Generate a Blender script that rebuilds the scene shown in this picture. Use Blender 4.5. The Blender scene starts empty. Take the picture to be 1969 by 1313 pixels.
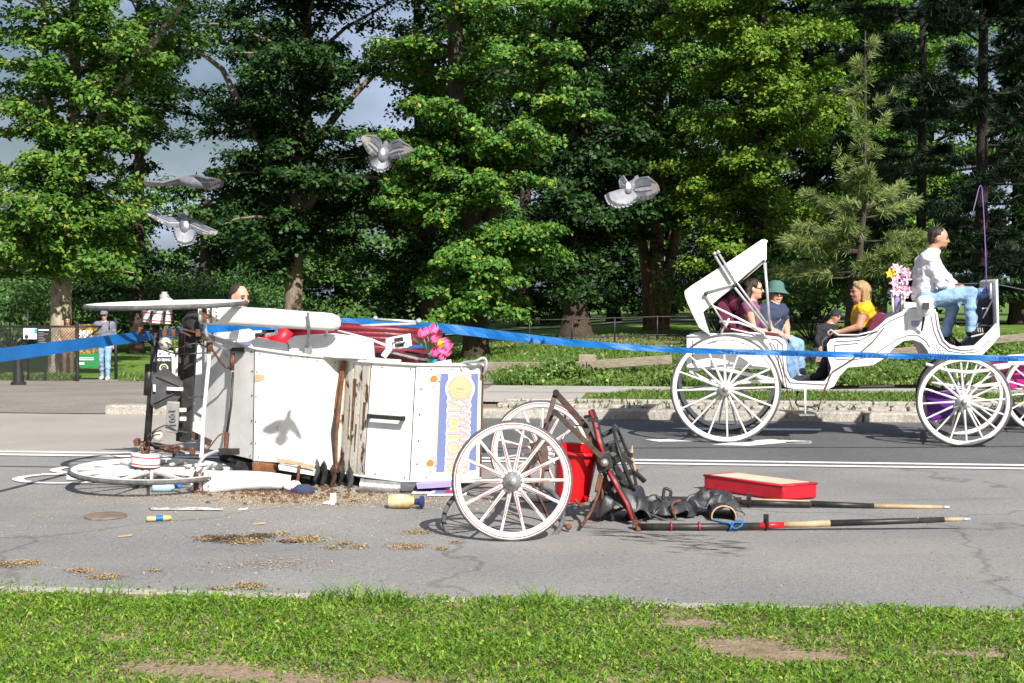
import bpy, bmesh, math, random
import numpy as np
from mathutils import Vector, Matrix, noise
from mathutils.geometry import tessellate_polygon
R = math.radians
sc = bpy.context.scene
col = sc.collection
# ---------------------------------------------------------------- camera, sky, sun, exposure
FPX, PW, PH, HOR = 2600.0, 1969.0, 1313.0, 572.0
CAM = Vector((0, 0, 1.55))
PITCH = math.atan((PH / 2 - HOR) / FPX)
cd = bpy.data.cameras.new('camera')
cam = bpy.data.objects.new('camera', cd)
col.objects.link(cam)
cam.location = CAM
cam.rotation_euler = (math.pi / 2 - PITCH, 0, 0)
cd.lens = FPX / PW * 36
cd.sensor_width = 36
cd.clip_end = 2000
sc.camera = cam
SUN_EL, SUN_AZ = R(38), R(156)
world = bpy.data.worlds.new('World')
sc.world = world
world.use_nodes = True
wn = world.node_tree
sky = wn.nodes.new('ShaderNodeTexSky')
sky.sky_type = 'NISHITA'
sky.sun_disc = False
sky.sun_elevation = SUN_EL
sky.sun_rotation = SUN_AZ
sky.air_density = 1.0
sky.dust_density = 3.0
wn.nodes['Background'].inputs[1].default_value = 0.052
ctc = wn.nodes.new('ShaderNodeTexCoord'); cmp_ = wn.nodes.new('ShaderNodeMapping'); cmp_.inputs['Scale'].default_value = (2.2, 2.2, 5)
cnz = wn.nodes.new('ShaderNodeTexNoise'); cnz.inputs['Scale'].default_value = 1.6; cnz.inputs['Detail'].default_value = 8
crp = wn.nodes.new('ShaderNodeMapRange'); crp.inputs[1].default_value = .44; crp.inputs[2].default_value = .62
cmx = wn.nodes.new('ShaderNodeMix'); cmx.data_type = 'RGBA'; cmx.inputs[7].default_value = (6.6, 7.8, 10.4, 1)   # broken white cloud over the blue
wn.links.new(ctc.outputs['Generated'], cmp_.inputs[0]); wn.links.new(cmp_.outputs[0], cnz.inputs['Vector']); wn.links.new(cnz.outputs['Fac'], crp.inputs[0])
wn.links.new(crp.outputs[0], cmx.inputs[0]); wn.links.new(sky.outputs[0], cmx.inputs[6]); wn.links.new(cmx.outputs[2], wn.nodes['Background'].inputs[0])
sd = bpy.data.lights.new('sun', 'SUN')
sd.energy = 5.0
sd.angle = R(0.5)
sd.color = (1, .955, .88)
sun = bpy.data.objects.new('sun', sd)
col.objects.link(sun)
to_sun = Vector((math.sin(SUN_AZ) * math.cos(SUN_EL), math.cos(SUN_AZ) * math.cos(SUN_EL), math.sin(SUN_EL)))
sun.rotation_euler = to_sun.to_track_quat('Z', 'Y').to_euler()
sun.location = to_sun * 40
sc.view_settings.view_transform = 'Standard'
sc.view_settings.look = 'None'
sc.view_settings.exposure = 0.72
sc.view_settings.gamma = 1
sc.cycles.max_bounces = 5
sc.cycles.transparent_max_bounces = 4
random.seed(7)
rng = np.random.default_rng(7)

# ---------------------------------------------------------------- helpers: survey of the place
def ray(px, py):
    x = (px - PW / 2) / FPX
    y = -(py - PH / 2) / FPX
    return Vector((x, math.cos(PITCH) + y * math.sin(PITCH), -math.sin(PITCH) + y * math.cos(PITCH)))
def W(px, py, d):
    r = ray(px, py)
    return CAM + r * (d / r.y)
def G(px, py, z=0.0):
    r = ray(px, py)
    return CAM + r * ((z - CAM.z) / r.z)
def onplane(px, py, p, n):
    r = ray(px, py)
    return CAM + r * ((p - CAM).dot(n) / r.dot(n))
def sstep(a, b, x):
    t = min(1, max(0, (x - a) / (b - a)))
    return t * t * (3 - 2 * t)
def terrain(x, y):
    # lawn falls away gently to the left of the road, rises a little far right
    px = x / max(y, 1)
    h = -0.62 * sstep(18, 36, y) * sstep(0.02, -0.12, px)
    h += 0.5 * sstep(35, 70, y) * sstep(0.0, 0.12, px)
    return h
def T(px, d, dz=0.0):
    x = (px - PW / 2) / FPX * d
    return Vector((x, d, terrain(x, d) + dz))

class MB:
    def __init__(s):
        s.v, s.f, s.m = [], [], []
    def add(s, vs, fs, m=0):
        o = len(s.v)
        s.v += [Vector(p) for p in vs]
        s.f += [tuple(i + o for i in f) for f in fs]
        s.m += [m] * len(fs)
        return s
    def box(s, c, size, rot=None, m=0):
        c = Vector(c)
        h = [Vector((sx * size[0] / 2, sy * size[1] / 2, sz * size[2] / 2)) for sz in (-1, 1) for sy in (-1, 1) for sx in (-1, 1)]
        if rot is not None:
            h = [rot @ p for p in h]
        return s.add([c + p for p in h], [(0, 2, 3, 1), (4, 5, 7, 6), (0, 1, 5, 4), (2, 6, 7, 3), (0, 4, 6, 2), (1, 3, 7, 5)], m)
    def beam(s, a, b, w, h, up=(0, 0, 1), m=0):
        a, b = Vector(a), Vector(b)
        d = (b - a)
        L = d.length
        x = d.normalized()
        up = Vector(up)
        y = up.cross(x)
        if y.length < 1e-4:
            y = Vector((1, 0, 0)).cross(x)
        y.normalize()
        z = x.cross(y)
        return s.box((a + b) / 2, (L, w, h), Matrix((x, y, z)).transposed(), m)
    def tube(s, pts, r, n=8, m=0, flat=1.0):
        pts = [Vector(p) for p in pts]
        k = len(pts)
        rs = [r] * k if isinstance(r, (int, float)) else list(r)
        t0 = (pts[1] - pts[0]).normalized()
        nrm = t0.orthogonal().normalized()
        if abs(t0.z) < .9:
            nrm = (Vector((0, 0, 1)) - t0 * t0.z).normalized()
        vs, fs = [], []
        prev = t0
        for i, p in enumerate(pts):
            if i == 0: t = t0
            elif i == k - 1: t = (pts[i] - pts[i - 1]).normalized()
            else:
                t = ((pts[i + 1] - p).normalized() + (p - pts[i - 1]).normalized())
                t = t.normalized() if t.length > 1e-6 else prev
            nrm = (nrm - t * nrm.dot(t))
            nrm = nrm.normalized() if nrm.length > 1e-6 else t.orthogonal().normalized()
            b = t.cross(nrm)
            prev = t
            for j in range(n):
                a = 2 * math.pi * j / n
                vs.append(p + nrm * math.cos(a) * rs[i] + b * math.sin(a) * rs[i] * flat)
        for i in range(k - 1):
            for j in range(n):
                fs.append((i * n + j, i * n + (j + 1) % n, (i + 1) * n + (j + 1) % n, (i + 1) * n + j))
        fs.append(tuple(range(n - 1, -1, -1)))
        fs.append(tuple((k - 1) * n + j for j in range(n)))
        return s.add(vs, fs, m)
    def prism(s, poly, vec, m=0):
        poly = [Vector(p) for p in poly]
        vec = Vector(vec)
        n = len(poly)
        tris = tessellate_polygon([poly])
        vs = poly + [p + vec for p in poly]
        fs = [tuple(t) for t in tris] + [tuple(i + n for i in reversed(t)) for t in tris]
        fs += [(i, (i + 1) % n, (i + 1) % n + n, i + n) for i in range(n)]
        return s.add(vs, fs, m)
    def lathe(s, prof, mat=None, n=20, m=0):
        mat = mat or Matrix.Identity(4)
        vs, fs = [], []
        for (r, z) in prof:
            for j in range(n):
                a = 2 * math.pi * j / n
                vs.append(mat @ Vector((r * math.cos(a), r * math.sin(a), z)))
        for i in range(len(prof) - 1):
            for j in range(n):
                fs.append((i * n + j, i * n + (j + 1) % n, (i + 1) * n + (j + 1) % n, (i + 1) * n + j))
        if prof[0][0] > 1e-5: fs.append(tuple(range(n - 1, -1, -1)))
        if prof[-1][0] > 1e-5: fs.append(tuple((len(prof) - 1) * n + j for j in range(n)))
        return s.add(vs, fs, m)
    def ell(s, c, rad, rot=None, seg=12, m=0):
        c = Vector(c)
        prof = [(math.sin(math.pi * i / (seg - 2)) or 1e-6, -math.cos(math.pi * i / (seg - 2))) for i in range(seg - 1)]
        prof[0] = (1e-6, -1); prof[-1] = (1e-6, 1)
        S = Matrix.Diagonal((rad[0], rad[1], rad[2], 1))
        rr = rot.to_4x4() if rot is not None else Matrix.Identity(4)
        return s.lathe(prof, Matrix.Translation(c) @ rr @ S, seg, m)
    def torus(s, RR, r, mat=None, n=40, k=8, rz=None, m=0, a0=0, a1=2 * math.pi):
        mat = mat or Matrix.Identity(4)
        rz = rz or r
        full = abs(a1 - a0 - 2 * math.pi) < 1e-4
        vs, fs = [], []
        nn = n if full else n + 1
        for i in range(nn):
            a = a0 + (a1 - a0) * i / n
            for j in range(k):
                b = 2 * math.pi * j / k
                q = RR + r * math.cos(b)
                vs.append(mat @ Vector((q * math.cos(a), q * math.sin(a), rz * math.sin(b))))
        for i in range(n):
            i2 = (i + 1) % nn
            for j in range(k):
                fs.append((i * k + j, i2 * k + j, i2 * k + (j + 1) % k, i * k + (j + 1) % k))
        if not full:
            fs.append(tuple(range(k))); fs.append(tuple(n * k + j for j in range(k - 1, -1, -1)))
        return s.add(vs, fs, m)
    def sheet(s, rows, m=0, thick=None):
        nr, nc = len(rows), len(rows[0])
        vs = [p for r_ in rows for p in r_]
        fs = [(i * nc + j, i * nc + j + 1, (i + 1) * nc + j + 1, (i + 1) * nc + j) for i in range(nr - 1) for j in range(nc - 1)]
        return s.add(vs, fs, m)
    def build(s, name, mats, parent=None, smooth=False, bevel=0, local=False, solid=0, sub=0, loc=None):
        me = bpy.data.meshes.new(name)
        off = Vector((0, 0, 0))
        if not local:
            if parent is not None: off = BASE[parent.name]
            elif loc is not None: off = Vector(loc)
        me.from_pydata([tuple(p - off) for p in s.v], [], s.f)
        mats = mats if isinstance(mats, (list, tuple)) else [mats]
        for m_ in mats: me.materials.append(m_)
        me.polygons.foreach_set('material_index', s.m)
        bm = bmesh.new(); bm.from_mesh(me)
        bmesh.ops.recalc_face_normals(bm, faces=bm.faces)
        bm.to_mesh(me); bm.free()
        o = bpy.data.objects.new(name, me)
        col.objects.link(o)
        if parent is not None:
            o.parent = parent
        elif not local:
            o.location = off
        BASE[o.name] = off
        finish(o, smooth, bevel, solid, sub)
        return o
def finish(o, smooth=False, bevel=0, solid=0, sub=0):
    if smooth:
        o.data.polygons.foreach_set('use_smooth', [True] * len(o.data.polygons))
        if smooth == 'auto':
            o.data.set_sharp_from_angle(angle=R(40))
    if solid:
        md = o.modifiers.new('solid', 'SOLIDIFY'); md.thickness = solid; md.offset = 0
    if bevel:
        md = o.modifiers.new('bevel', 'BEVEL'); md.width = bevel; md.segments = 2; md.limit_method = 'ANGLE'; md.angle_limit = R(35)
    if sub:
        md = o.modifiers.new('sub', 'SUBSURF'); md.levels = sub; md.render_levels = sub
BASE = {}
def thing(name, label, cat, loc, group=None):
    o = bpy.data.objects.new(name, None)
    o.empty_display_size = .2
    col.objects.link(o)
    o.location = loc
    BASE[o.name] = Vector(loc)
    return tag(o, label, cat, group)
def tag(o, label=None, cat=None, group=None, kind=None):
    if label: o['label'] = label
    if cat: o['category'] = cat
    if group: o['group'] = group
    if kind: o['kind'] = kind
    return o
def child(name, me, parent, mat4=None):
    o = bpy.data.objects.new(name, me)
    col.objects.link(o)
    o.parent = parent
    BASE[o.name] = BASE.get(parent.name, Vector((0, 0, 0)))
    if mat4 is not None: o.matrix_local = mat4
    return o
def frame(c, z, x=None):
    z = Vector(z).normalized()
    x = Vector(x) if x is not None else z.orthogonal()
    x = (x - z * x.dot(z)).normalized()
    y = z.cross(x)
    m = Matrix((x, y, z)).transposed().to_4x4()
    m.translation = Vector(c)
    return m
def text(s, size, mat4, mat, parent, name='lettering', depth=.001, bold=0.0, sx=1.0):
    cu = bpy.data.curves.new(name, 'FONT')
    cu.body = s; cu.size = size; cu.extrude = depth; cu.offset = bold
    cu.align_x = 'CENTER'; cu.align_y = 'CENTER'; cu.resolution_u = 2
    t = bpy.data.objects.new('tmp', cu)
    col.objects.link(t)
    me = bpy.data.meshes.new_from_object(t)
    bpy.data.objects.remove(t)
    me.transform(Matrix.Diagonal((sx, 1, 1, 1)))
    off = BASE[parent.name]
    me.transform(Matrix.Translation(-off) @ mat4)
    me.materials.clear(); me.materials.append(mat)
    me.name = name
    return child(name, me, parent)

# ---------------------------------------------------------------- materials
def M(name, c, c2=None, sc_=6.0, rough=.6, bump=0.0, bsc=None, metal=0.0, spec=.4, c3=None, s3=3.0, t3=.6, w3=.06, det=6.0, contrast=(.35, .65), stretch=None):
    m = bpy.data.materials.new(name)
    m.use_nodes = True
    nt = m.node_tree
    N, L = nt.nodes, nt.links
    b = N['Principled BSDF']
    b.inputs['Roughness'].default_value = rough
    b.inputs['Metallic'].default_value = metal
    b.inputs['Specular IOR Level'].default_value = spec
    b.inputs['Base Color'].default_value = (*c, 1)
    if c2 is None and c3 is None and not bump: return m
    tc = N.new('ShaderNodeTexCoord')
    src = tc.outputs['Object']
    if stretch:
        mp = N.new('ShaderNodeMapping'); mp.inputs['Scale'].default_value = stretch
        L.new(src, mp.inputs[0]); src = mp.outputs[0]
    def nz(scale, d=det):
        n = N.new('ShaderNodeTexNoise'); n.inputs['Scale'].default_value = scale; n.inputs['Detail'].default_value = d
        n.inputs['Roughness'].default_value = .6
        L.new(src, n.inputs['Vector']); return n.outputs['Fac']
    out = None
    if c2 is not None:
        rp = N.new('ShaderNodeValToRGB')
        rp.color_ramp.elements[0].position, rp.color_ramp.elements[1].position = contrast
        rp.color_ramp.elements[0].color = (*c, 1); rp.color_ramp.elements[1].color = (*c2, 1)
        L.new(nz(sc_), rp.inputs[0]); out = rp.outputs[0]
    if c3 is not None:
        mr = N.new('ShaderNodeMapRange'); mr.inputs[1].default_value = t3; mr.inputs[2].default_value = t3 + w3
        L.new(nz(s3), mr.inputs[0])
        mx = N.new('ShaderNodeMix'); mx.data_type = 'RGBA'
        L.new(mr.outputs[0], mx.inputs[0])
        if out: L.new(out, mx.inputs[6])
        else: mx.inputs[6].default_value = (*c, 1)
        mx.inputs[7].default_value = (*c3, 1); out = mx.outputs[2]
    if out: L.new(out, b.inputs['Base Color'])
    if bump:
        bp = N.new('ShaderNodeBump'); bp.inputs['Strength'].default_value = 1; bp.inputs['Distance'].default_value = bump
        L.new(nz(bsc or sc_ * 3), bp.inputs['Height']); L.new(bp.outputs[0], b.inputs['Normal'])
    return m
def leafmat(name, cols, trans=.3, rough=.45, spec=.5, tcol=None):
    m = bpy.data.materials.new(name); m.use_nodes = True
    N, L = m.node_tree.nodes, m.node_tree.links
    b = N['Principled BSDF']; b.inputs['Roughness'].default_value = rough; b.inputs['Specular IOR Level'].default_value = spec
    ge = N.new('ShaderNodeNewGeometry')
    rp = N.new('ShaderNodeValToRGB')
    el = rp.color_ramp.elements
    while len(el) < len(cols): el.new(.5)
    for i, (p, c) in enumerate(cols):
        el[i].position = p; el[i].color = (*c, 1)
    L.new(ge.outputs['Random Per Island'], rp.inputs[0])
    L.new(rp.outputs[0], b.inputs['Base Color'])
    tr = N.new('ShaderNodeBsdfTranslucent')
    if tcol: tr.inputs[0].default_value = (*tcol, 1)
    else: L.new(rp.outputs[0], tr.inputs[0])
    mx = N.new('ShaderNodeMixShader'); mx.inputs[0].default_value = trans
    L.new(b.outputs[0], mx.inputs[1]); L.new(tr.outputs[0], mx.inputs[2])
    L.new(mx.outputs[0], N['Material Output'].inputs[0])
    return m
m_paint = M('worn_white_paint', (.78, .78, .77), (.60, .59, .57), 2.2, .45, .003, 12, c3=(.36, .30, .22), s3=9, t3=.66, w3=.06)
m_white = M('clean_white_paint', (.79, .79, .78), (.66, .66, .65), 3, .38, .002, 10, c3=(.38, .33, .26), s3=14, t3=.69, w3=.06)
m_wheel = M('wheel_white_paint', (.78, .77, .75), (.58, .56, .53), 7, .45, .001, 40, c3=(.26, .21, .17), s3=20, t3=.66, w3=.06)
m_tyre = M('grey_rubber_tyre', (.055, .055, .058), (.13, .13, .13), 16, .75, .002, 60)
m_black = M('black_metal', (.012, .012, .013), (.035, .033, .03), 12, .45, .001, 50)
m_rust = M('rusted_iron', (.16, .062, .028), (.05, .028, .02), 18, .8, .003, 70, c3=(.3, .13, .05), s3=30, t3=.6)
m_darkrust = M('dark_oily_iron', (.03, .022, .02), (.10, .05, .03), 14, .6, .003, 60)
m_chrome = M('dull_chrome', (.66, .67, .69), (.52, .52, .53), 12, .38, metal=.55)
m_steel = M('scratched_steel', (.42, .42, .42), (.26, .26, .26), 20, .45, .002, 60, metal=.7)
m_red = M('red_paint', (.55, .012, .018), rough=.35)
m_redplastic = M('red_plastic', (.62, .010, .014), (.50, .008, .012), 5, .35, .002, 12)
m_redvinyl = M('red_vinyl', (.50, .012, .03), (.38, .010, .02), 7, .42, .004, 14)
m_darkred = M('dark_red_leather', (.16, .008, .018), (.10, .006, .012), 6, .4, .006, 10)
m_leather = M('black_leather', (.018, .018, .02), (.05, .05, .055), 9, .42, .006, 18)
m_flap = M('grey_rubber_flap', (.035, .036, .04), (.07, .07, .075), 8, .55, .002, 30)
m_wood = M('weathered_wood', (.30, .25, .19), (.17, .14, .11), 6, .85, .004, 30, stretch=(1, 6, 6), c3=(.42, .40, .36), s3=10, t3=.62)
m_rawwood = M('raw_pale_wood', (.48, .35, .21), (.34, .23, .13), 10, .7, .002, 40)
m_rot = M('rotten_cream_boards', (.72, .69, .62), (.62, .58, .50), 9, .8, .006, 40, c3=(.10, .042, .016), s3=5.5, t3=.545, w3=.06, stretch=(2.2, 1, .8))
m_rottenwood = M('rotten_brown_wood', (.24, .10, .035), (.09, .045, .025), 14, .9, .006, 50)
m_navy = M('navy_print', (.13, .17, .34), rough=.5)
m_orange = M('orange_print', (.72, .40, .19), rough=.5)
m_orangeball = M('orange_ball_print', (.60, .17, .03), rough=.5)
m_lilac = M('lilac_print', (.30, .24, .46), rough=.5)
m_stickerw = M('white_vinyl_print', (.80, .79, .78), rough=.4)
m_tape = M('blue_barrier_tape', (.006, .13, .40), (.005, .105, .33), 3, .45, .002, 6, spec=.25)
m_tapetext = M('dark_blue_print', (.004, .055, .20), rough=.4)
m_glass = M('dark_lamp_glass', (.05, .05, .055), rough=.05, spec=.8)
m_plate = M('dull_aluminium_plate', (.33, .33, .32), (.24, .24, .23), 10, .5, .002, 40, metal=.3)
m_lens = M('cream_lamp_lens', (.55, .50, .40), (.45, .4, .32), 8, .3)
m_pinstripe = m_red
# ---------------------------------------------------------------- ground
def groundmat(name, cols, stains=None, cracks=0, speck=95.0, specw=.42, bump=.006, rough=.9):
    m = bpy.data.materials.new(name); m.use_nodes = True
    N, L = m.node_tree.nodes, m.node_tree.links
    b = N['Principled BSDF']; b.inputs['Roughness'].default_value = rough; b.inputs['Specular IOR Level'].default_value = .25
    tc = N.new('ShaderNodeTexCoord')
    def nz(s, d=6, r=.6, vec=None):
        n = N.new('ShaderNodeTexNoise'); n.inputs['Scale'].default_value = s; n.inputs['Detail'].default_value = d; n.inputs['Roughness'].default_value = r
        L.new(vec or tc.outputs['Object'], n.inputs['Vector']); return n.outputs['Fac']
    rp = N.new('ShaderNodeValToRGB')
    rp.color_ramp.elements[0].position, rp.color_ramp.elements[1].position = .32, .68
    rp.color_ramp.elements[0].color = (*cols[0], 1); rp.color_ramp.elements[1].color = (*cols[1], 1)
    L.new(nz(.55, 8), rp.inputs[0])
    out = rp.outputs[0]
    sp = N.new('ShaderNodeValToRGB')
    sp.color_ramp.elements[0].position, sp.color_ramp.elements[1].position = .3, .72
    sp.color_ramp.elements[0].color = (1 - specw, 1 - specw, 1 - specw, 1); sp.color_ramp.elements[1].color = (1 + specw, 1 + specw, 1 + specw, 1)
    L.new(nz(speck, 3, .7), sp.inputs[0])
    mu = N.new('ShaderNodeMix'); mu.data_type = 'RGBA'; mu.blend_type = 'MULTIPLY'; mu.inputs[0].default_value = 1
    L.new(out, mu.inputs[6]); L.new(sp.outputs[0], mu.inputs[7]); out = mu.outputs[2]
    g2 = N.new('ShaderNodeValToRGB'); g2.color_ramp.elements[0].position, g2.color_ramp.elements[1].position = .36, .64
    k2 = specw * .55
    g2.color_ramp.elements[0].color = (1 - k2, 1 - k2, 1 - k2, 1); g2.color_ramp.elements[1].color = (1 + k2, 1 + k2, 1 + k2, 1)
    L.new(nz(speck * .3, 8, .8), g2.inputs[0])
    mu = N.new('ShaderNodeMix'); mu.data_type = 'RGBA'; mu.blend_type = 'MULTIPLY'; mu.inputs[0].default_value = 1
    L.new(out, mu.inputs[6]); L.new(g2.outputs[0], mu.inputs[7]); out = mu.outputs[2]
    if cracks:
        wv = N.new('ShaderNodeTexVoronoi'); wv.feature = 'DISTANCE_TO_EDGE'; wv.inputs['Scale'].default_value = cracks
        wp = N.new('ShaderNodeTexNoise'); wp.inputs['Scale'].default_value = 2.5; wp.inputs['Detail'].default_value = 6
        L.new(tc.outputs['Object'], wp.inputs['Vector'])
        wm = N.new('ShaderNodeMix'); wm.data_type = 'RGBA'; wm.inputs[0].default_value = .35
        L.new(tc.outputs['Object'], wm.inputs[6]); L.new(wp.outputs['Color'], wm.inputs[7]); L.new(wm.outputs[2], wv.inputs['Vector'])
        cr = N.new('ShaderNodeMapRange'); cr.inputs[1].default_value = 0; cr.inputs[2].default_value = .008; cr.inputs[3].default_value = .45; cr.inputs[4].default_value = 0
        L.new(wv.outputs['Distance'], cr.inputs[0])
        cm_ = N.new('ShaderNodeMix'); cm_.data_type = 'RGBA'; L.new(cr.outputs[0], cm_.inputs[0]); L.new(out, cm_.inputs[6]); cm_.inputs[7].default_value = (.05, .048, .045, 1); out = cm_.outputs[2]
    for (c, s, t, w, a, st) in stains or []:
        mp = N.new('ShaderNodeMapping'); mp.inputs['Scale'].default_value = st; mp.inputs['Location'].default_value = (s * 1.7, s * .3, 0)
        L.new(tc.outputs['Object'], mp.inputs[0])
        mr = N.new('ShaderNodeMapRange'); mr.inputs[1].default_value = t; mr.inputs[2].default_value = t + w; mr.inputs[4].default_value = a
        L.new(nz(s, 8, .65, mp.outputs[0]), mr.inputs[0])
        mx = N.new('ShaderNodeMix'); mx.data_type = 'RGBA'; L.new(mr.outputs[0], mx.inputs[0]); L.new(out, mx.inputs[6]); mx.inputs[7].default_value = (*c, 1); out = mx.outputs[2]
    L.new(out, b.inputs['Base Color'])
    bp = N.new('ShaderNodeBump'); bp.inputs['Distance'].default_value = bump; bp.inputs['Strength'].default_value = .9
    L.new(nz(speck * .8, 4, .7), bp.inputs['Height']); L.new(bp.outputs[0], b.inputs['Normal'])
    return m
m_asphalt = groundmat('old_grey_asphalt', ((.185, .183, .182), (.265, .257, .245)),
    [((.31, .265, .21), .42, .50, .25, .55, (.8, 1.6, 1)), ((.10, .10, .10), .9, .60, .12, .45, (.35, 1.5, 1)), ((.36, .31, .25), 60, .70, .05, .6, (1, 1, 1)), ((.09, .09, .088), 5, .66, .06, .4, (.3, 1.8, 1))], cracks=.42)
m_asphalt_dark = groundmat('dark_far_lane_asphalt', ((.098, .100, .105), (.135, .136, .138)), [((.20, .19, .18), .8, .62, .15, .4, (.4, 1.4, 1))])
m_pale = groundmat('pale_worn_paving', ((.29, .265, .24), (.36, .33, .30)), [((.30, .26, .22), 1.2, .58, .14, .5, (.5, 2, 1)), ((.25, .20, .15), 4, .68, .05, .5, (.4, 2, 1))], specw=.12)
m_path = groundmat('dusty_asphalt_path', ((.19, .17, .15), (.27, .245, .22)), [((.20, .15, .10), 1.3, .56, .12, .6, (.4, 1.3, 1)), ((.14, .10, .07), 9, .68, .05, .5, (.5, 1, 1))])
m_side = groundmat('pale_concrete_walk', ((.32, .30, .27), (.40, .38, .35)), [((.20, .17, .13), 2.2, .55, .12, .6, (1, 1, 1))], specw=.15)
m_soil = groundmat('dry_brown_soil', ((.22, .155, .10), (.34, .255, .18)), [((.38, .33, .27), 5, .6, .1, .7, (1, 1, 1)), ((.10, .13, .03), 6, .58, .1, .6, (1, 1, 1))], speck=60, bump=.012)
m_lawn = groundmat('mown_lawn', ((.075, .15, .022), (.145, .235, .035)), [((.23, .20, .09), .9, .60, .12, .55, (1, .6, 1)), ((.05, .10, .02), 2.2, .55, .12, .5, (1, .6, 1))], speck=14, specw=.35, bump=.03)
m_verge_under = groundmat('weedy_soil', ((.09, .12, .025), (.17, .17, .06)), None, speck=20, specw=.3, bump=.02)
m_line = groundmat('worn_road_paint', ((.66, .65, .62), (.76, .75, .72)), [((.30, .30, .29), 14, .58, .05, .75, (1, 1, 1))], specw=.1)
m_lineworn = groundmat('faded_road_paint', ((.55, .54, .51), (.62, .61, .58)), [((.20, .20, .195), 9, .46, .06, .9, (1, 1, 1))], specw=.1)
m_stone = groundmat('granite_kerb', ((.30, .275, .24), (.42, .39, .35)), [((.20, .16, .12), 4, .54, .10, .7, (1, 1, 1)), ((.10, .09, .08), 24, .62, .05, .7, (1, 1, 1))], speck=50, bump=.006)

A = R(6.5)
RU = Vector((math.cos(A), -math.sin(A), 0)); RN = Vector((math.sin(A), math.cos(A), 0))
RO = G(1100, 806)
def RF(s, t, z=0.0):
    return RO + RU * s + RN * t + Vector((0, 0, z))
def strip(name, s0, s1, t0, t1, z, mat, parent=None, kind='structure', ns=1):
    mb = MB()
    mb.sheet([[RF(s0 + (s1 - s0) * i / ns, t, z) for i in range(ns + 1)] for t in (t0, t1)])
    o = mb.build(name, mat, parent)
    if parent is None: tag(o, kind=kind)
    return o
# lawn / terrain out to the horizon
xs = sorted(set([-900, -500, -300, -200, -140] + list(np.linspace(-100, 100, 81)) + [140, 200, 300, 500, 900]))
ys = sorted(set([-60, -20, 0, 10, 16] + list(np.linspace(17, 80, 43)) + [100, 130, 180, 260, 400, 900]))
mb = MB()
mb.sheet([[Vector((x, y, terrain(x, y) - .03)) for x in xs] for y in ys])
tag(mb.build('lawn', m_lawn, smooth=True), kind='structure')
road = strip('road', -60, 60, -10.45, 0, 0, m_asphalt)
strip('far_lane', -6.2 + 4.9, 60, -4.55, 0, .004, m_asphalt_dark, road)
strip('pale_crossing', -40, -1.3, -4.55, 0, .004, m_pale, road)
# double centre line: pieces of worn paint
for k, (ta, tb) in enumerate(((-4.62, -4.50), (-4.36, -4.24))):
    strip('centre_line', -45, 45, ta, tb, .008, m_line, road)
# faint dark seam in the near lane
strip('tar_seam', -45, -3.0, -5.42, -5.39, .004, m_black, road)
# near kerb and verge
strip('verge', -60, 60, -16, -10.555, .035, m_soil)
mb = MB()
kst = []
for i in range(-10, 11):
    mbk = MB().box(RF(i * 1.5, -10.50, .002), (1.47, .11, .07), Matrix((RU, RN, Vector((0, 0, 1)))).transposed())
    o = mbk.build('edging_stone', m_stone, None, bevel=.008)
    kst.append(o)
kroot = bpy.data.objects.new('near_kerb', None); col.objects.link(kroot); tag(kroot, kind='structure')
for o in kst: o.parent = kroot
# far kerb stones, one by one, from the end stone at the driveway
froot = bpy.data.objects.new('far_kerb', None); col.objects.link(froot); tag(froot, kind='structure')
RM = Matrix((RU, RN, Vector((0, 0, 1)))).transposed()
s = -6.22
while s < 22:
    L_ = random.uniform(1.3, 2.0)
    mbk = MB().box(RF(s + L_ / 2, .16 + random.uniform(-.012, .012), .035 + random.uniform(-.008, .008)), (L_ - .02, .30, .17), RM @ Matrix.Rotation(random.uniform(-.006, .006), 3, 'Z'))
    mbk.build('kerb_stone', m_stone, froot, bevel=.02) if False else None
    o = mbk.build('kerb_stone', m_stone, None, bevel=.022); o.parent = froot
    s += L_
# cobble row behind the kerb and its edging
for rr in range(3):
    s = -1.0 + random.uniform(-.1, .1)
    while s < 14:
        L_ = random.uniform(.18, .30)
        mbk = MB().box(RF(s + L_ / 2, .46 + rr * .19, .10 + random.uniform(-.012, .012)), (L_ - .03, .15, .10), RM @ Matrix.Rotation(random.uniform(-.06, .06), 3, 'Z'))
        o = mbk.build('cobble', m_stone, None, bevel=.02); o.parent = froot
        s += L_
s = -1.0
while s < 16:
    L_ = random.uniform(1.1, 1.7)
    o = MB().box(RF(s + L_ / 2, 1.06, .105), (L_ - .02, .17, .15), RM).build('edging_stone', m_stone, None, bevel=.012); o.parent = froot
    s += L_
strip('planting_soil', -1.6, 60, .30, 1.0, .105, m_soil)
strip('grass_strip', .0, 60, 1.14, 3.05, .125, m_verge_under)
strip('pavement', -1.6, 60, 3.05, 4.55, .13, m_side)
strip('pavement_apron', -1.6, 0.0, 1.14, 3.05, .126, m_side)
strip('weed_bank', -1.6, 60, 4.55, 7.5, .12, m_verge_under)
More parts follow.
